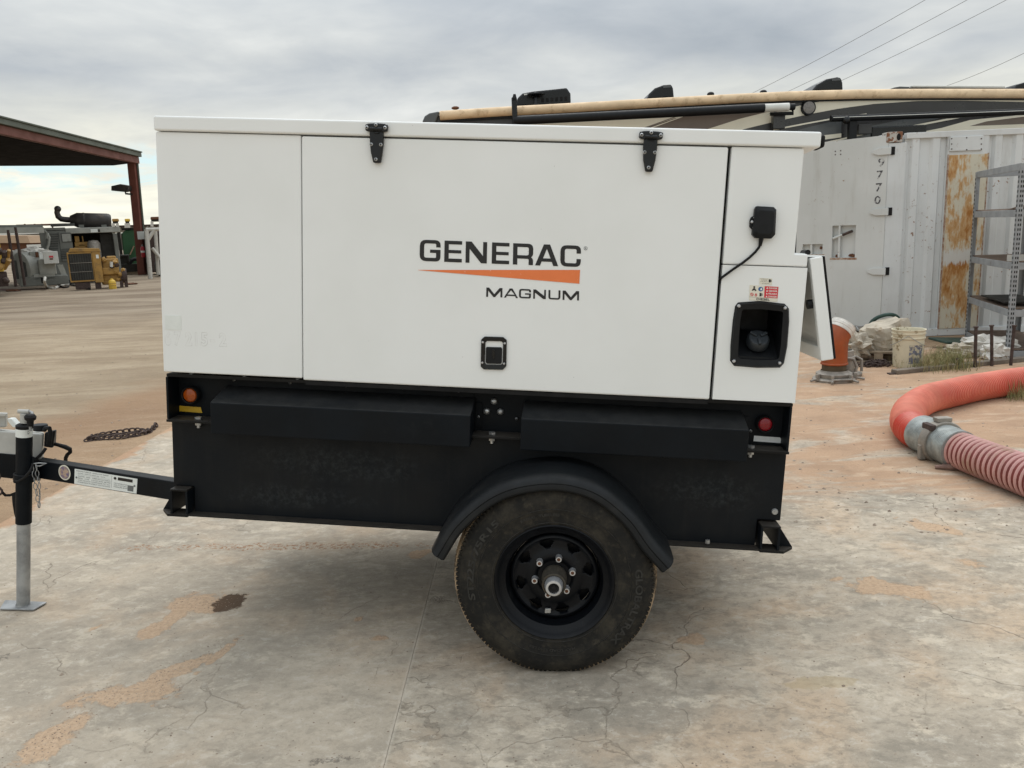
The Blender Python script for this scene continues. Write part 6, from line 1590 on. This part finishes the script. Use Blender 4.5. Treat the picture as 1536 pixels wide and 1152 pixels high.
# ================================================================== LEFT YARD
def build_shed():
    Yp = 45.5
    b = G(214, 412, ZG); E1 = V(206, 229, Yp); ze = E1.z
    N1 = G(0, 178, ze); nd = (N1-E1).normalized(); N2 = E1+nd*34
    F1 = G(0, 249, ze-.56); F0 = V(180, 238, Yp+.8); fd = Vector((F1.x-F0.x, F1.y-F0.y, 0)).normalized(); F2 = F0+fd*60
    t = thing('open_steel_shed', (b.x, b.y, ZG), 'open steel shed with red posts and a dark green roof edge', 'shed')
    post_top = V(197.5, 241, Yp)
    ax = (post_top-b)
    MB().hexa([b+Vector((-.20, -.16, 0)), b+Vector((.20, -.16, 0)), post_top+Vector((.20, -.16, 0)), post_top+Vector((-.20, -.16, 0))], [b+Vector((-.20, .16, 0)), b+Vector((.20, .16, 0)), post_top+Vector((.20, .16, 0)), post_top+Vector((-.20, .16, 0))]).build('post', 'shedred', t, bev=.02)
    MB().beam(b+Vector((.26, .1, 0)), post_top+Vector((.26, .1, 0)), .08, .08).build('downpipe', 'shedgreen', t)
    zr = ze-.02
    # roof deck, fascia, eave beam
    side = Vector((nd.y, -nd.x, 0)); side = side if side.x > 0 else -side
    dk = [Vector((p.x, p.y, ze-.55)) for p in (E1-side*.4, N2-side*.4, N2+Vector((-60, 0, 0)), F2, F0-side*.4)]
    MB().prism(dk, (0, 0, .3)).build('roof_deck', 'shedunder', t)
    def strip(z0, z1, w, name, mat, o=0.0):
        a, c = E1+side*o-nd*.15, N2+side*o
        MB().prism([Vector((a.x, a.y, z0)), Vector((c.x, c.y, z0)), Vector((c.x, c.y, z1)), Vector((a.x, a.y, z1))], -side*w).build(name, mat, t, bev=.015)
    strip(ze-.22, ze+.0, .5, 'fascia', 'shedgreen', .16); strip(ze+.0, ze+.07, .7, 'roof_edge_trim', 'shedgreen', .22); strip(ze-.57, ze-.225, .25, 'eave_beam', 'shedred', .0)
    for k in (23, 36):
        p = E1+nd*k; MB().box(p.x-.5, p.x-.05, p.y-.25, p.y+.25, ZG, ze-.87).build('post', 'shedred', t)
    f = thing('flood_lamp', V(180, 284, Yp), 'dark box shaped flood lamp on a short arm on the shed post', 'flood lamp')
    MB().prism([V(x, y, Yp-.5) for x, y in ((166.5, 279), (180, 276), (192, 278.5), (192.5, 285.5), (182, 287.5), (166.5, 286))], (0, .7, 0)).build('lamp_housing', 'silencer', f, bev=.03)
    MB().tube([V(188, 286, Yp-.1), V(188.5, 290.5, Yp-.1), V(198, 291.5, Yp-.1)], .05, 8).build('lamp_arm', 'silencer', f)
    o = MB(); pbox(o, 206, 347, 216, 359, Yp-.22, .03); tag(o.build('notice_board', 'labelwhite'), 'white notice fixed to the red shed post', 'sign')
    c = V(215.5, 386, Yp-.3)
    e = thing('fire_extinguisher', c, 'red fire extinguisher hanging on the shed post', 'fire extinguisher')
    MB().lathe([(0, 0), (.10, .0), (.11, .03), (.11, .48), (.07, .58), (.035, .6)], c, (0, 0, 1), 16).build('cylinder', 'extred', e)
    MB().lathe([(.112, .26), (.112, .36)], c, (0, 0, 1), 16).build('cylinder_label', 'labelwhite', e)
    MB().lathe([(.035, .6), (.04, .68), (0, .7)], c, (0, 0, 1), 10).build('valve', 'galv', e)
build_shed()

def build_left_machines():
    V = VF
    def PX(par, name, mat, x0, y0, x1, y1, Y, dep, bev=0.0):
        m = MB(); pbox(m, x0, y0, x1, y1, Y, dep); return m.build(name, mat, par, bev=bev)
    # ---- big grey generator housing with silencer
    Y = 38.0; setframe(122, Y)
    gb = V(122, 425, Y)
    g = thing('generator_housing', (gb.x, gb.y, ZG), 'old grey generator housing with a long brown silencer on top', 'generator')
    zt = V(122, 341, Y).z
    PX(g, 'control_end', 'gengrey', 64, 346, 110, 424, Y, 2.2, .02)
    PX(g, 'roof_panel', 'gengreylight', 98, 341, 180, 349.3, Y-.04, 2.3, .02)
    PX(g, 'roof_panel', 'gengrey', 63.5, 341.5, 97.7, 345.7, Y-.02, 2.3, .02)
    PX(g, 'back_wall', 'grille', 110.3, 349.6, 173.5, 424, Y+1.7, .4)
    PX(g, 'end_frame', 'gengrey', 173.8, 349.6, 180, 424, Y, .35, .02)
    PX(g, 'skid', 'louvre', 62, 424.3, 184, 430, Y-.05, 2.3)
    PX(g, 'radiator', 'grille', 152, 350, 172, 392, Y+.4, 1.1)
    lv = PX(g, 'louvre_panel', 'gengrey', 71.5, 348, 89, 392, Y-.03, .028)
    for i in range(11): PX(lv, 'slat', 'louvre', 73.5, 350.2+i*3.6, 87.5, 352.2+i*3.6, Y-.07, .038)
    dr = PX(g, 'door', 'gengrey', 90.5, 348, 109.5, 392, Y-.04, .038, .01)
    PX(dr, 'window_frame', 'louvre', 92, 349.5, 107.5, 363.5, Y-.06, .019, .01); PX(dr, 'window', 'gengreylight', 93.2, 350.7, 106.3, 362.3, Y-.068, .007)
    for i in range(6): PX(dr, 'vent_slat', 'louvre', 92, 373+i*2.7, 107, 374.6+i*2.7, Y-.06, .019)
    PX(g, 'label', 'labelwhite', 136, 343.5, 146.5, 348.5, Y-.06, .015); PX(g, 'label', 'ink', 147, 344, 150, 348, Y-.06, .015)
    MB().tube([V(71, 350, Y-.1), V(74, 356, Y-.1), V(73, 366, Y-.1), V(69, 378, Y-.1)], .06, 8).build('conduit', 'gengreylight', g)
    # engine glimpsed inside
    rnd = random.Random(4); e = MB()
    for (x0, y0, x1, y1, d) in ((112, 363, 132, 370, .5), (112, 354, 119, 363, .6), (123, 354, 125, 363, .5), (118, 366, 128, 372, .3), (112, 370, 150, 384, .7)): pbox(e, x0, y0, x1, y1, Y+.3, d)
    e.build('engine', 'catyellow', g, bev=.02)
    o = MB(); o.lathe([(.28, -.5), (.28, .15), (.2, .28), (0, .32)], V(141, 370, Y+.2), (0, 0, 1), 16); o.build('air_cleaner', 'dustmetal', g)
    ca, cb = V(104.5, 330, Y+.9), V(165, 331.5, Y+.9); d = (cb-ca).normalized(); L = (cb-ca).length
    s = MB().lathe([(0, -.02), (.12, 0), (.20, .02), (.33, .28), (.345, .30), (.35, L-.12), (.33, L-.02), (.27, L+.05), (0, L+.06)], ca, d, 24).build('silencer', 'silencer', g)
    MB().lathe([(.352, .55), (.36, .56), (.36, .62), (.352, .63)], ca, d, 24).build('silencer_band', 'silencer', s)
    MB().tube([V(x, y, Y+.9) for x, y in ((108, 330), (99, 329.5), (92, 328.5), (87.5, 325), (85.5, 319), (86.5, 313))], [.13, .13, .13, .13, .12, .12], 12).build('exhaust_pipe', 'silencer', s)
    MB().ball(V(86.5, 313.5, Y+.9), .15, 8).build('rain_cap', 'silencer', s)
    for x in (122, 156): PX(s, 'saddle', 'gengrey', x-4, 337, x+4, 341, Y+.6, .6)
    MB().beam(V(76, 338, Y+.6), V(112, 336.8, Y+.6), .5, .12).build('catwalk', 'louvre', g)
    # ---- alternator set
    Y = 34.0; setframe(58, Y)
    a = thing('alternator_set', (V(58, 420, Y).x, Y+.6, ZG), 'pale grey round alternator on a skid with a white terminal box', 'alternator')
    p0 = V(30, 404.5, Y+.55); ax = (FR[0][1]*.86+FR[0][2]*.5).normalized()
    bd = MB().lathe([(0, 0), (.62, 0), (.70, .04), (.72, .12), (.72, .80), (.60, .85), (.5, 1.0), (0, 1.0)], p0, ax, 28).build('drum', 'gengreylight', a)
    up = Vector((0, 0, 1)); sd = ax.cross(up)
    for k in (-1, 1):
        q = [p0-ax*.012+sd*(k*.32+u*.17)+up*(v*(.46)) for u, v in ((-1, -.85), (1, -.6 if k > 0 else -.85), (1, .6 if k > 0 else .85), (-1, .85))]
        MB().prism(q, ax*.008).build('drum_vent', 'louvre', bd)
    o = MB(); pbox(o, 47, 377, 62, 424, Y+.3, 1.0); o.build('yoke', 'gengreylight', a, bev=.03)
    o = MB(); pbox(o, 58, 388, 84, 412, Y-.04, .9); o.build('terminal_housing', 'gengreylight', a, bev=.03)
    o = MB(); pbox(o, 50, 411, 83, 420, Y-.02, .9); o.build('saddle', 'gengreylight', a, bev=.03)
    tb = MB(); pbox(tb, 65, 377, 87.5, 395.5, Y-.45, .4); tb = tb.build('terminal_box', 'rvwhite', a, bev=.015)
    o = MB(); pbox(o, 73.5, 383.5, 80, 386.5, Y-.462, .01); o.build('warning_label', 'redlabel', tb)
    o = MB(); pbox(o, 74.5, 387.3, 79.5, 389.5, Y-.462, .01); o.build('label_print', 'rust', tb)
    o = MB(); pbox(o, 30, 414.5, 103, 428, Y-.02, 1.2); o.build('skid', 'gengrey', a, bev=.02)
    MB().lathe([(.0, .0), (.12, .0)], V(62, 420.5, Y-.024), (0, -1, 0), 16).build('skid_hole_shade', 'hole', a)
    o = MB(); pbox(o, 53, 378, 58, 386, Y+.2, .05); o.build('rust_patch', 'rust', a)
    for x0, x1 in ((88, 96), (92, 99)): MB().beam(V(x0, 397, Y+.2), V(x1, 415, Y+.2), .12, .12).build('brace', 'gengreylight', a)
    o = MB(); lumpy(o, V(45, 384, Y+1.6), (1.0, .4, .35), 4, .3, 10)
    tag(o.build('white_tarpaulin', 'plasticwhite'), 'white tarpaulin bundle lying behind the round alternator', 'tarpaulin')
    # ---- yellow engine with radiator
    Y = 31.8; setframe(130, Y)
    y = thing('diesel_engine', (V(140, 425, Y).x, Y+.8, ZG), 'dirty yellow diesel engine with a tall dark radiator', 'engine')
    rd = MB(); pbox(rd, 102.5, 378, 140, 423, Y, .35); rd = rd.build('radiator', 'catyellow', y, bev=.02)
    o = MB(); pbox(o, 104.5, 380.5, 139, 420.5, Y-.012, .011); o.build('radiator_core', 'grille', rd)
    for yy in (394, 407.5): o = MB(); pbox(o, 105, yy, 138.5, yy+.6, Y-.03, .017); o.build('core_bar', 'dustmetal', rd)
    for i in range(9): o = MB(); pbox(o, 107.5+i*3.7, 380.7, 107.9+i*3.7, 420.3, Y-.02, .007); o.build('core_fin', 'louvre', rd)
    ht_ = [V(x, yy, Y-.03) for x, yy in ((102.3, 378.2), (151.5, 377.4), (148, 372.3), (105, 372.3))]
    MB().prism(ht_, FR[0][2]*.45).build('header_tank', 'catyellow', y, bev=.02)
    o = MB(); pbox(o, 140.3, 377.6, 153, 424, Y+.0, .4); o.build('radiator_side', 'catyellow', y, bev=.02)
    o = MB(); pbox(o, 144, 382, 148, 387.5, Y-.015, .014); o.build('label', 'labelwhite', y)
    o = MB(); pbox(o, 143, 431-7, 152, 434-1, Y+.05, .3); o.build('foot', 'rustdark', y)
    o = MB(); pbox(o, 113, 423.5, 136, 434, Y+.05, .4); o.build('front_mount', 'rustdark', y, bev=.03)
    eb = MB()
    for r in ((153.2, 388, 178, 402, .25, .9), (153.2, 401, 179, 412, .15, 1.0), (155, 411.5, 186, 421, .3, .8), (160, 384, 174, 389, .35, .6), (180, 408, 190, 425, .2, .5), (153.2, 420.5, 172, 427, .3, .6)): pbox(eb, r[0], r[1], r[2], r[3], Y+r[4], r[5])
    eb = eb.build('engine_block', 'catyellow', y, bev=.04)
    rnd = random.Random(2)
    for i in range(12):
        px, py = rnd.uniform(154, 186), rnd.uniform(388, 420); o = MB(); lumpy(o, V(px, py, Y+.2), (.09, .1, .09), i, .3, 6); o.build('engine_fitting', 'catyellow' if i % 3 else 'rustdark', eb)
    MB().cyl(V(167, 400.5, Y+.05), V(167, 392.5, Y+.05), .055, 12).build('oil_filter', 'rvwhite', eb)
    MB().lathe([(0, 0), (.27, .02), (.30, .08), (.30, .2), (0, .22)], V(182, 414, Y+.35), FR[0][1], 20).build('flywheel_housing', 'rustdark', eb)
    for x in (182, 189): MB().beam(V(x, 421, Y+.2), V(x+1, 432, Y+.2), .12, .12).build('leg', 'rustdark', y)
    c = G(169.5, 433.5, ZG)
    k = thing('yellow_canister', c, 'small bright yellow canister on the ground beside the yellow engine', 'canister')
    MB().lathe([(0, 0), (.13, 0), (.135, .03), (.135, .26), (.10, .34), (.05, .37), (.05, .40), (0, .41)], c, (0, 0, 1), 18).build('canister_body', 'brightyellow', k)
    for z in (.12, .2): MB().lathe([(.134, z), (.14, z+.005), (.14, z+.02), (.134, z+.025)], c, (0, 0, 1), 18).build('canister_rib', 'catyellow', k)
    tag(MB().tube(smooth_path([V(67.5, 416, 33.4), V(67, 424, 33.3), G(72, 431, ZG+.05), G(82, 432, ZG+.05), G(92, 428, ZG+.05), G(104, 427, ZG+.05)], 6), .055, 8).build('white_hose', 'pipewhite'), 'dirty white hose lying on the ground before the alternator skid', 'hose')
    o = MB(); lumpy(o, G(80, 427, ZG)+Vector((0, .1, .12)), (.3, .2, .14), 3, .35, 8); tag(o.build('cardboard_scrap', 'pallet'), 'brown cardboard scrap beside the white hose', 'cardboard')
    # ---- pipe rack with two leaning legs
    Y = 32.5; setframe(20, Y)
    r = thing('pipe_rack', (V(20, 428, Y).x, Y, ZG), 'tall grey pipe rack with two thin rusty leaning legs', 'rack')
    MB().beam(V(-60, 346, Y), V(66, 345, Y), .25, .22).build('top_beam', 'gengreylight', r)
    MB().beam(V(-60, 340.5, Y+.3), V(64, 339.5, Y+.3), .3, .12).build('top_beam', 'gengrey', r)
    for (x0, y0, x1, y1) in ((12, 345, 24, 430), (23, 341, 37.5, 428.5)):
        MB().tube([V(x0, y0, Y-.1), V(x1, y1, Y-.1)], .055, 8).build('leg', 'rustdark', r)
    MB().tube([V(66, 345, Y), V(70, 350, Y), V(70, 358, Y)], .05, 8).build('down_tube', 'gengrey', r)
    MB().tube([V(26, 337.5, 52), V(82, 336.2, 52)], .05, 8)
    o = MB(); o.tube([V(24, 338.3, 50), V(100, 336.3, 50)], .055, 8)
    for x in (37, 52, 62.5, 78): o.tube([V(x, 335.8, 50), V(x+1.5, 345, 50)], .05, 6)
    tag(o.build('guard_rail', 'rust'), 'thin rusty guard rail above the far end of the yard', 'railing')
    # ---- yellow machine cut by the left edge
    Y = 29.5; setframe(0, Y)
    q = thing('yellow_machine', (V(0, 430, Y).x, Y+.5, ZG), 'yellow machine with rusty pipework cut off by the left edge', 'machine')
    o = MB(); pbox(o, -60, 360, 3, 409, Y, 1.0); o.build('frame', 'brightyellow', q, bev=.03)
    o = MB(); pbox(o, -40, 409, 12, 431, Y+.1, .9); o.build('base', 'rustdark', q, bev=.03)
    rnd = random.Random(9)
    for i in range(9):
        px, py = rnd.uniform(-4, 14), rnd.uniform(376, 428); o = MB()
        o.tube(smooth_path([V(px, py, Y+.1), V(px+rnd.uniform(-6, 6), py+rnd.uniform(-8, 8), Y-.05), V(px+rnd.uniform(-8, 4), py+rnd.uniform(-4, 12), Y+.2)], 5), rnd.uniform(.05, .11), 8)
        o.build('pipe', 'rustdark' if i % 3 else 'catyellow', q)
    # ---- green machine behind the shed post
    Y = 48.0; setframe(195, Y)
    gm = thing('green_tank', (V(193, 400, Y).x, Y+1, ZG), 'green steel tank standing behind the red shed post', 'tank')
    o = MB(); o.prism([V(x, yy, Y) for x, yy in ((182.5, 350), (188, 345.5), (202, 344), (211, 345), (215, 404), (187, 404))], FR[0][2]*1.6); o.build('tank_body', 'machgreen', gm, bev=.05)
    o = MB(); pbox(o, 178.5, 344, 182.8, 402, Y-.1, 1.8); o.build('frame_post', 'grille', gm)
    o = MB(); pbox(o, 182, 341.5, 207, 344.5, Y-.1, 1.8); o.build('frame_top', 'grille', gm)
    MB().beam(V(195, 382, Y-.1), V(201, 369, Y-.1), .16, .06).build('strut', 'tanroof', gm)
    o = MB(); pbox(o, 178, 384, 194, 396, 46, .8); o.tube([V(181, 384, 45.9), V(192, 383.5, 45.9), V(192, 392, 45.9)], .08, 8); pbox(o, 176, 396.4, 208, 408, 46, 1)
    tag(o.build('trailer_frame', 'grille'), 'low black trailer frame at the foot of the green tank', 'trailer frame')
    tag(MB().lathe([(.3, -.12), (.44, -.12), (.5, -.05), (.5, .05), (.44, .12), (.3, .12)], V(204, 399, 46.5), (1, -.9, 0), 24, closed=True).build('spare_tyre', 'rubber'), 'black tyre leaning beside the red shed post', 'tyre')
    # ---- odds and ends on the yard floor
    q = G(203, 412, ZG); tag(MB().obox(q+Vector((0, 0, .09)), (.55, .1, 0), (-.02, .14, 0), (0, 0, .09)).build('timber_block', 'pallet', None, bev=.01), 'short timber block lying at the foot of the red shed post', 'timber')
    tag(MB().tube(smooth_path([G(x, yy, ZG+.04) for x, yy in ((103, 430), (96, 431), (90, 428.5), (94, 426), (112, 428), (135, 433.5))], 6), .035, 6).build('black_cable', 'rubber'), 'black cable trailing on the ground under the yellow radiator', 'cable')
    q = G(98, 428, ZG); o = MB(); lumpy(o, q+Vector((0, .1, .1)), (.28, .2, .12), 7, .35, 8); tag(o.build('rubbish_heap', 'grille'), 'small dark rubbish heap between the alternator skid and the radiator', 'rubbish')
    for x, yy, lab in ((196, 427, 'small rusty scrap piece lying right of the yellow engine'), (20, 437, 'flat rusty scrap plate lying below the leaning rack legs')):
        q = G(x, yy, ZG); o = MB(); lumpy(o, q+Vector((0, 0, .03)), (.3, .16, .05), x, .4, 7); tag(o.build('scrap_metal', 'rust'), lab, 'scrap')
    # ---- white pipe stand right of the post
    Y = 40.0; setframe(228, Y)
    w = thing('pipe_stand', (V(225, 420, Y).x, Y, ZG), 'chipped white pipe stand between the shed post and the trailer', 'pipe stand')
    MB().tube([V(219.5, 344, Y), V(226, 421, Y)], .11, 10).build('leg', 'pipewhite', w)
    MB().tube([V(219, 344.5, Y), V(252, 343.5, Y)], .09, 10).build('top_bar', 'pipewhite', w)
    MB().tube([V(231, 345, Y), V(222, 360, Y)], .09, 10).build('brace', 'pipewhite', w)
    MB().tube([V(233, 346, Y+1), V(237.5, 412, Y+1)], .09, 10).build('leg', 'pipewhite', w)
    MB().tube([V(228, 372, Y+.8), V(243, 390, Y+.8)], .08, 8).build('brace', 'pipewhite', w)
    MB().cyl(V(226, 421, Y), V(226.3, 425, Y), .09, 10).build('foot', 'rust', w)
    o = MB(); pbox(o, 222, 346, 262, 408, Y+5, 2); tag(o.build('rusty_hopper', 'rustdark', None, bev=.1), 'dark rusty hopper behind the white pipe stand', 'hopper')
    o = MB(); pbox(o, 232, 388, 262, 415, Y+2, 1.5); tag(o.build('black_drum', 'grille', None, bev=.3), 'low black drum on its side behind the white pipe stand', 'drum')
    # ---- raised yellow plant far off
    Y = 62.0; setframe(205, Y)
    for (x0, x1, yt, mat, lab) in ((168, 178, 328, 'catyellow', 'far yellow machine on a raised deck beside the silencer'), (187, 195, 328, 'brightyellow', 'far bright yellow machine just left of the shed post'), (226, 246, 325, 'rust', 'far rust and yellow machine right of the shed post')):
        o = thing('far_machine', (V((x0+x1)/2, 345, Y).x, Y, ZG), lab, 'machine', 'machines on the far raised deck')
        k = MB(); pbox(k, x0, yt, x1, yt+4, Y, 1.2); k.build('cab', mat, o, bev=.05)
        k = MB(); pbox(k, x0+1, yt+4.2, x1-1, yt+7, Y+.1, 1.0); k.build('engine_bay', 'grille', o)
        for xx in (x0+2, x1-2): k = MB(); k.tube([V(xx, yt+7, Y-.1), V(xx, yt+15, Y-.1)], .12, 6); k.build('leg', 'pipewhite', o)
    o = thing('far_deck', (V(205, 345, Y).x, Y, ZG), 'long raised steel deck far behind the shed post', 'deck')
    k = MB(); pbox(k, 160, 337, 262, 339.5, Y+.3, 3); k.build('deck_plate', 'rustdark', o)
    k = MB(); pbox(k, 160, 339.8, 262, 347, Y+3, 3); k.build('deck_back', 'rvwhite', o)
    for i in range(12): x = 162+i*8.5; k = MB(); k.tube([V(x, 339, Y+.4), V(x+1, 372, Y+.4)], .1, 6); k.build('deck_leg', 'dustmetal', o)
    k = MB(); pbox(k, 160, 350, 262, 374, Y+4, 3); k.build('deck_skirt', 'gengrey', o)
    # ---- buildings beyond the yard
    setframe()
    Y = 120.0
    b = thing('teal_building', (V(60, 370, Y).x, Y, ZG), 'long low teal building with a white roof line beyond the yard', 'building')
    k = MB(); pbox(k, 28, 352, 120, 374, Y, 15); k.build('wall', 'teal', b)
    k = MB(); pbox(k, -80, 346.5, 125, 352, Y-.5, 16); k.build('roof', 'rvwhite', b)
    Y = 100.0
    b = thing('tan_roofed_house', (V(15, 370, Y).x, Y, ZG), 'low house with a tan sloping roof far beyond the yard', 'house')
    k = MB(); k.prism([V(x, yy, Y) for x, yy in ((-60, 353), (41, 353.5), (45, 364.5), (-60, 364.5))], (0, 6, 0)); k.build('roof', 'tanroof', b)
    k = MB(); pbox(k, -60, 364.8, 42, 377, Y+.5, 5); k.build('wall', 'rust', b)
    Y = 80.0
    b = thing('white_trailer', (V(55, 370, Y).x, Y, ZG), 'low white box trailer beyond the grey housing', 'trailer')
    k = MB(); pbox(k, 40, 366.5, 70, 371, Y, 2.5); k.build('box_body', 'rvwhite', b)
    k = MB(); pbox(k, 42, 371.3, 66, 376, Y+.2, 2.2); k.build('underframe', 'grille', b)
    # ---- loose chain on the sand
    pts = [(132, 660), (150, 657), (180, 655), (215, 651), (222, 646), (200, 645), (165, 650), (138, 655), (133, 658), (160, 654), (200, 651), (215, 647), (222, 649), (229, 643), (234, 637)]
    P = [G(x, y, ZG+.012+.006*(i % 3)) for i, (x, y) in enumerate(pts)]
    c = chain_fn(P, 'loose_chain', .062, .0075, 'rustdark', None); tag(c, 'loose rusty chain lying on the sand behind the tongue', 'chain')
build_left_machines()

# ================================================================== POWER LINES
def build_lines():
    for (a, b, lab) in (((1370, 0), (1120, 138), 'thin power line, leftmost in the sky'), ((1432, 0), (1172, 136), 'thin power line, second from the left'), ((1490, 0), (1215, 136), 'thin power line, third from the left'), ((1536, 70), (1408, 127), 'thin power line, lowest and farthest right')):
        dx, dy = a[0]-b[0], a[1]-b[1]
        s = V(a[0]+dx*.9, a[1]+dy*.9, 34); e = V(b[0]-dx*.28, b[1]-dy*.28, 52)
        P = [s.lerp(e, i/24)-Vector((0, 0, .35*4*(i/24)*(1-i/24))) for i in range(25)]
        tag(MB().tube(P, .011, 5).build('power_line', 'wire'), lab, 'power line', 'power lines crossing the sky')
build_lines()
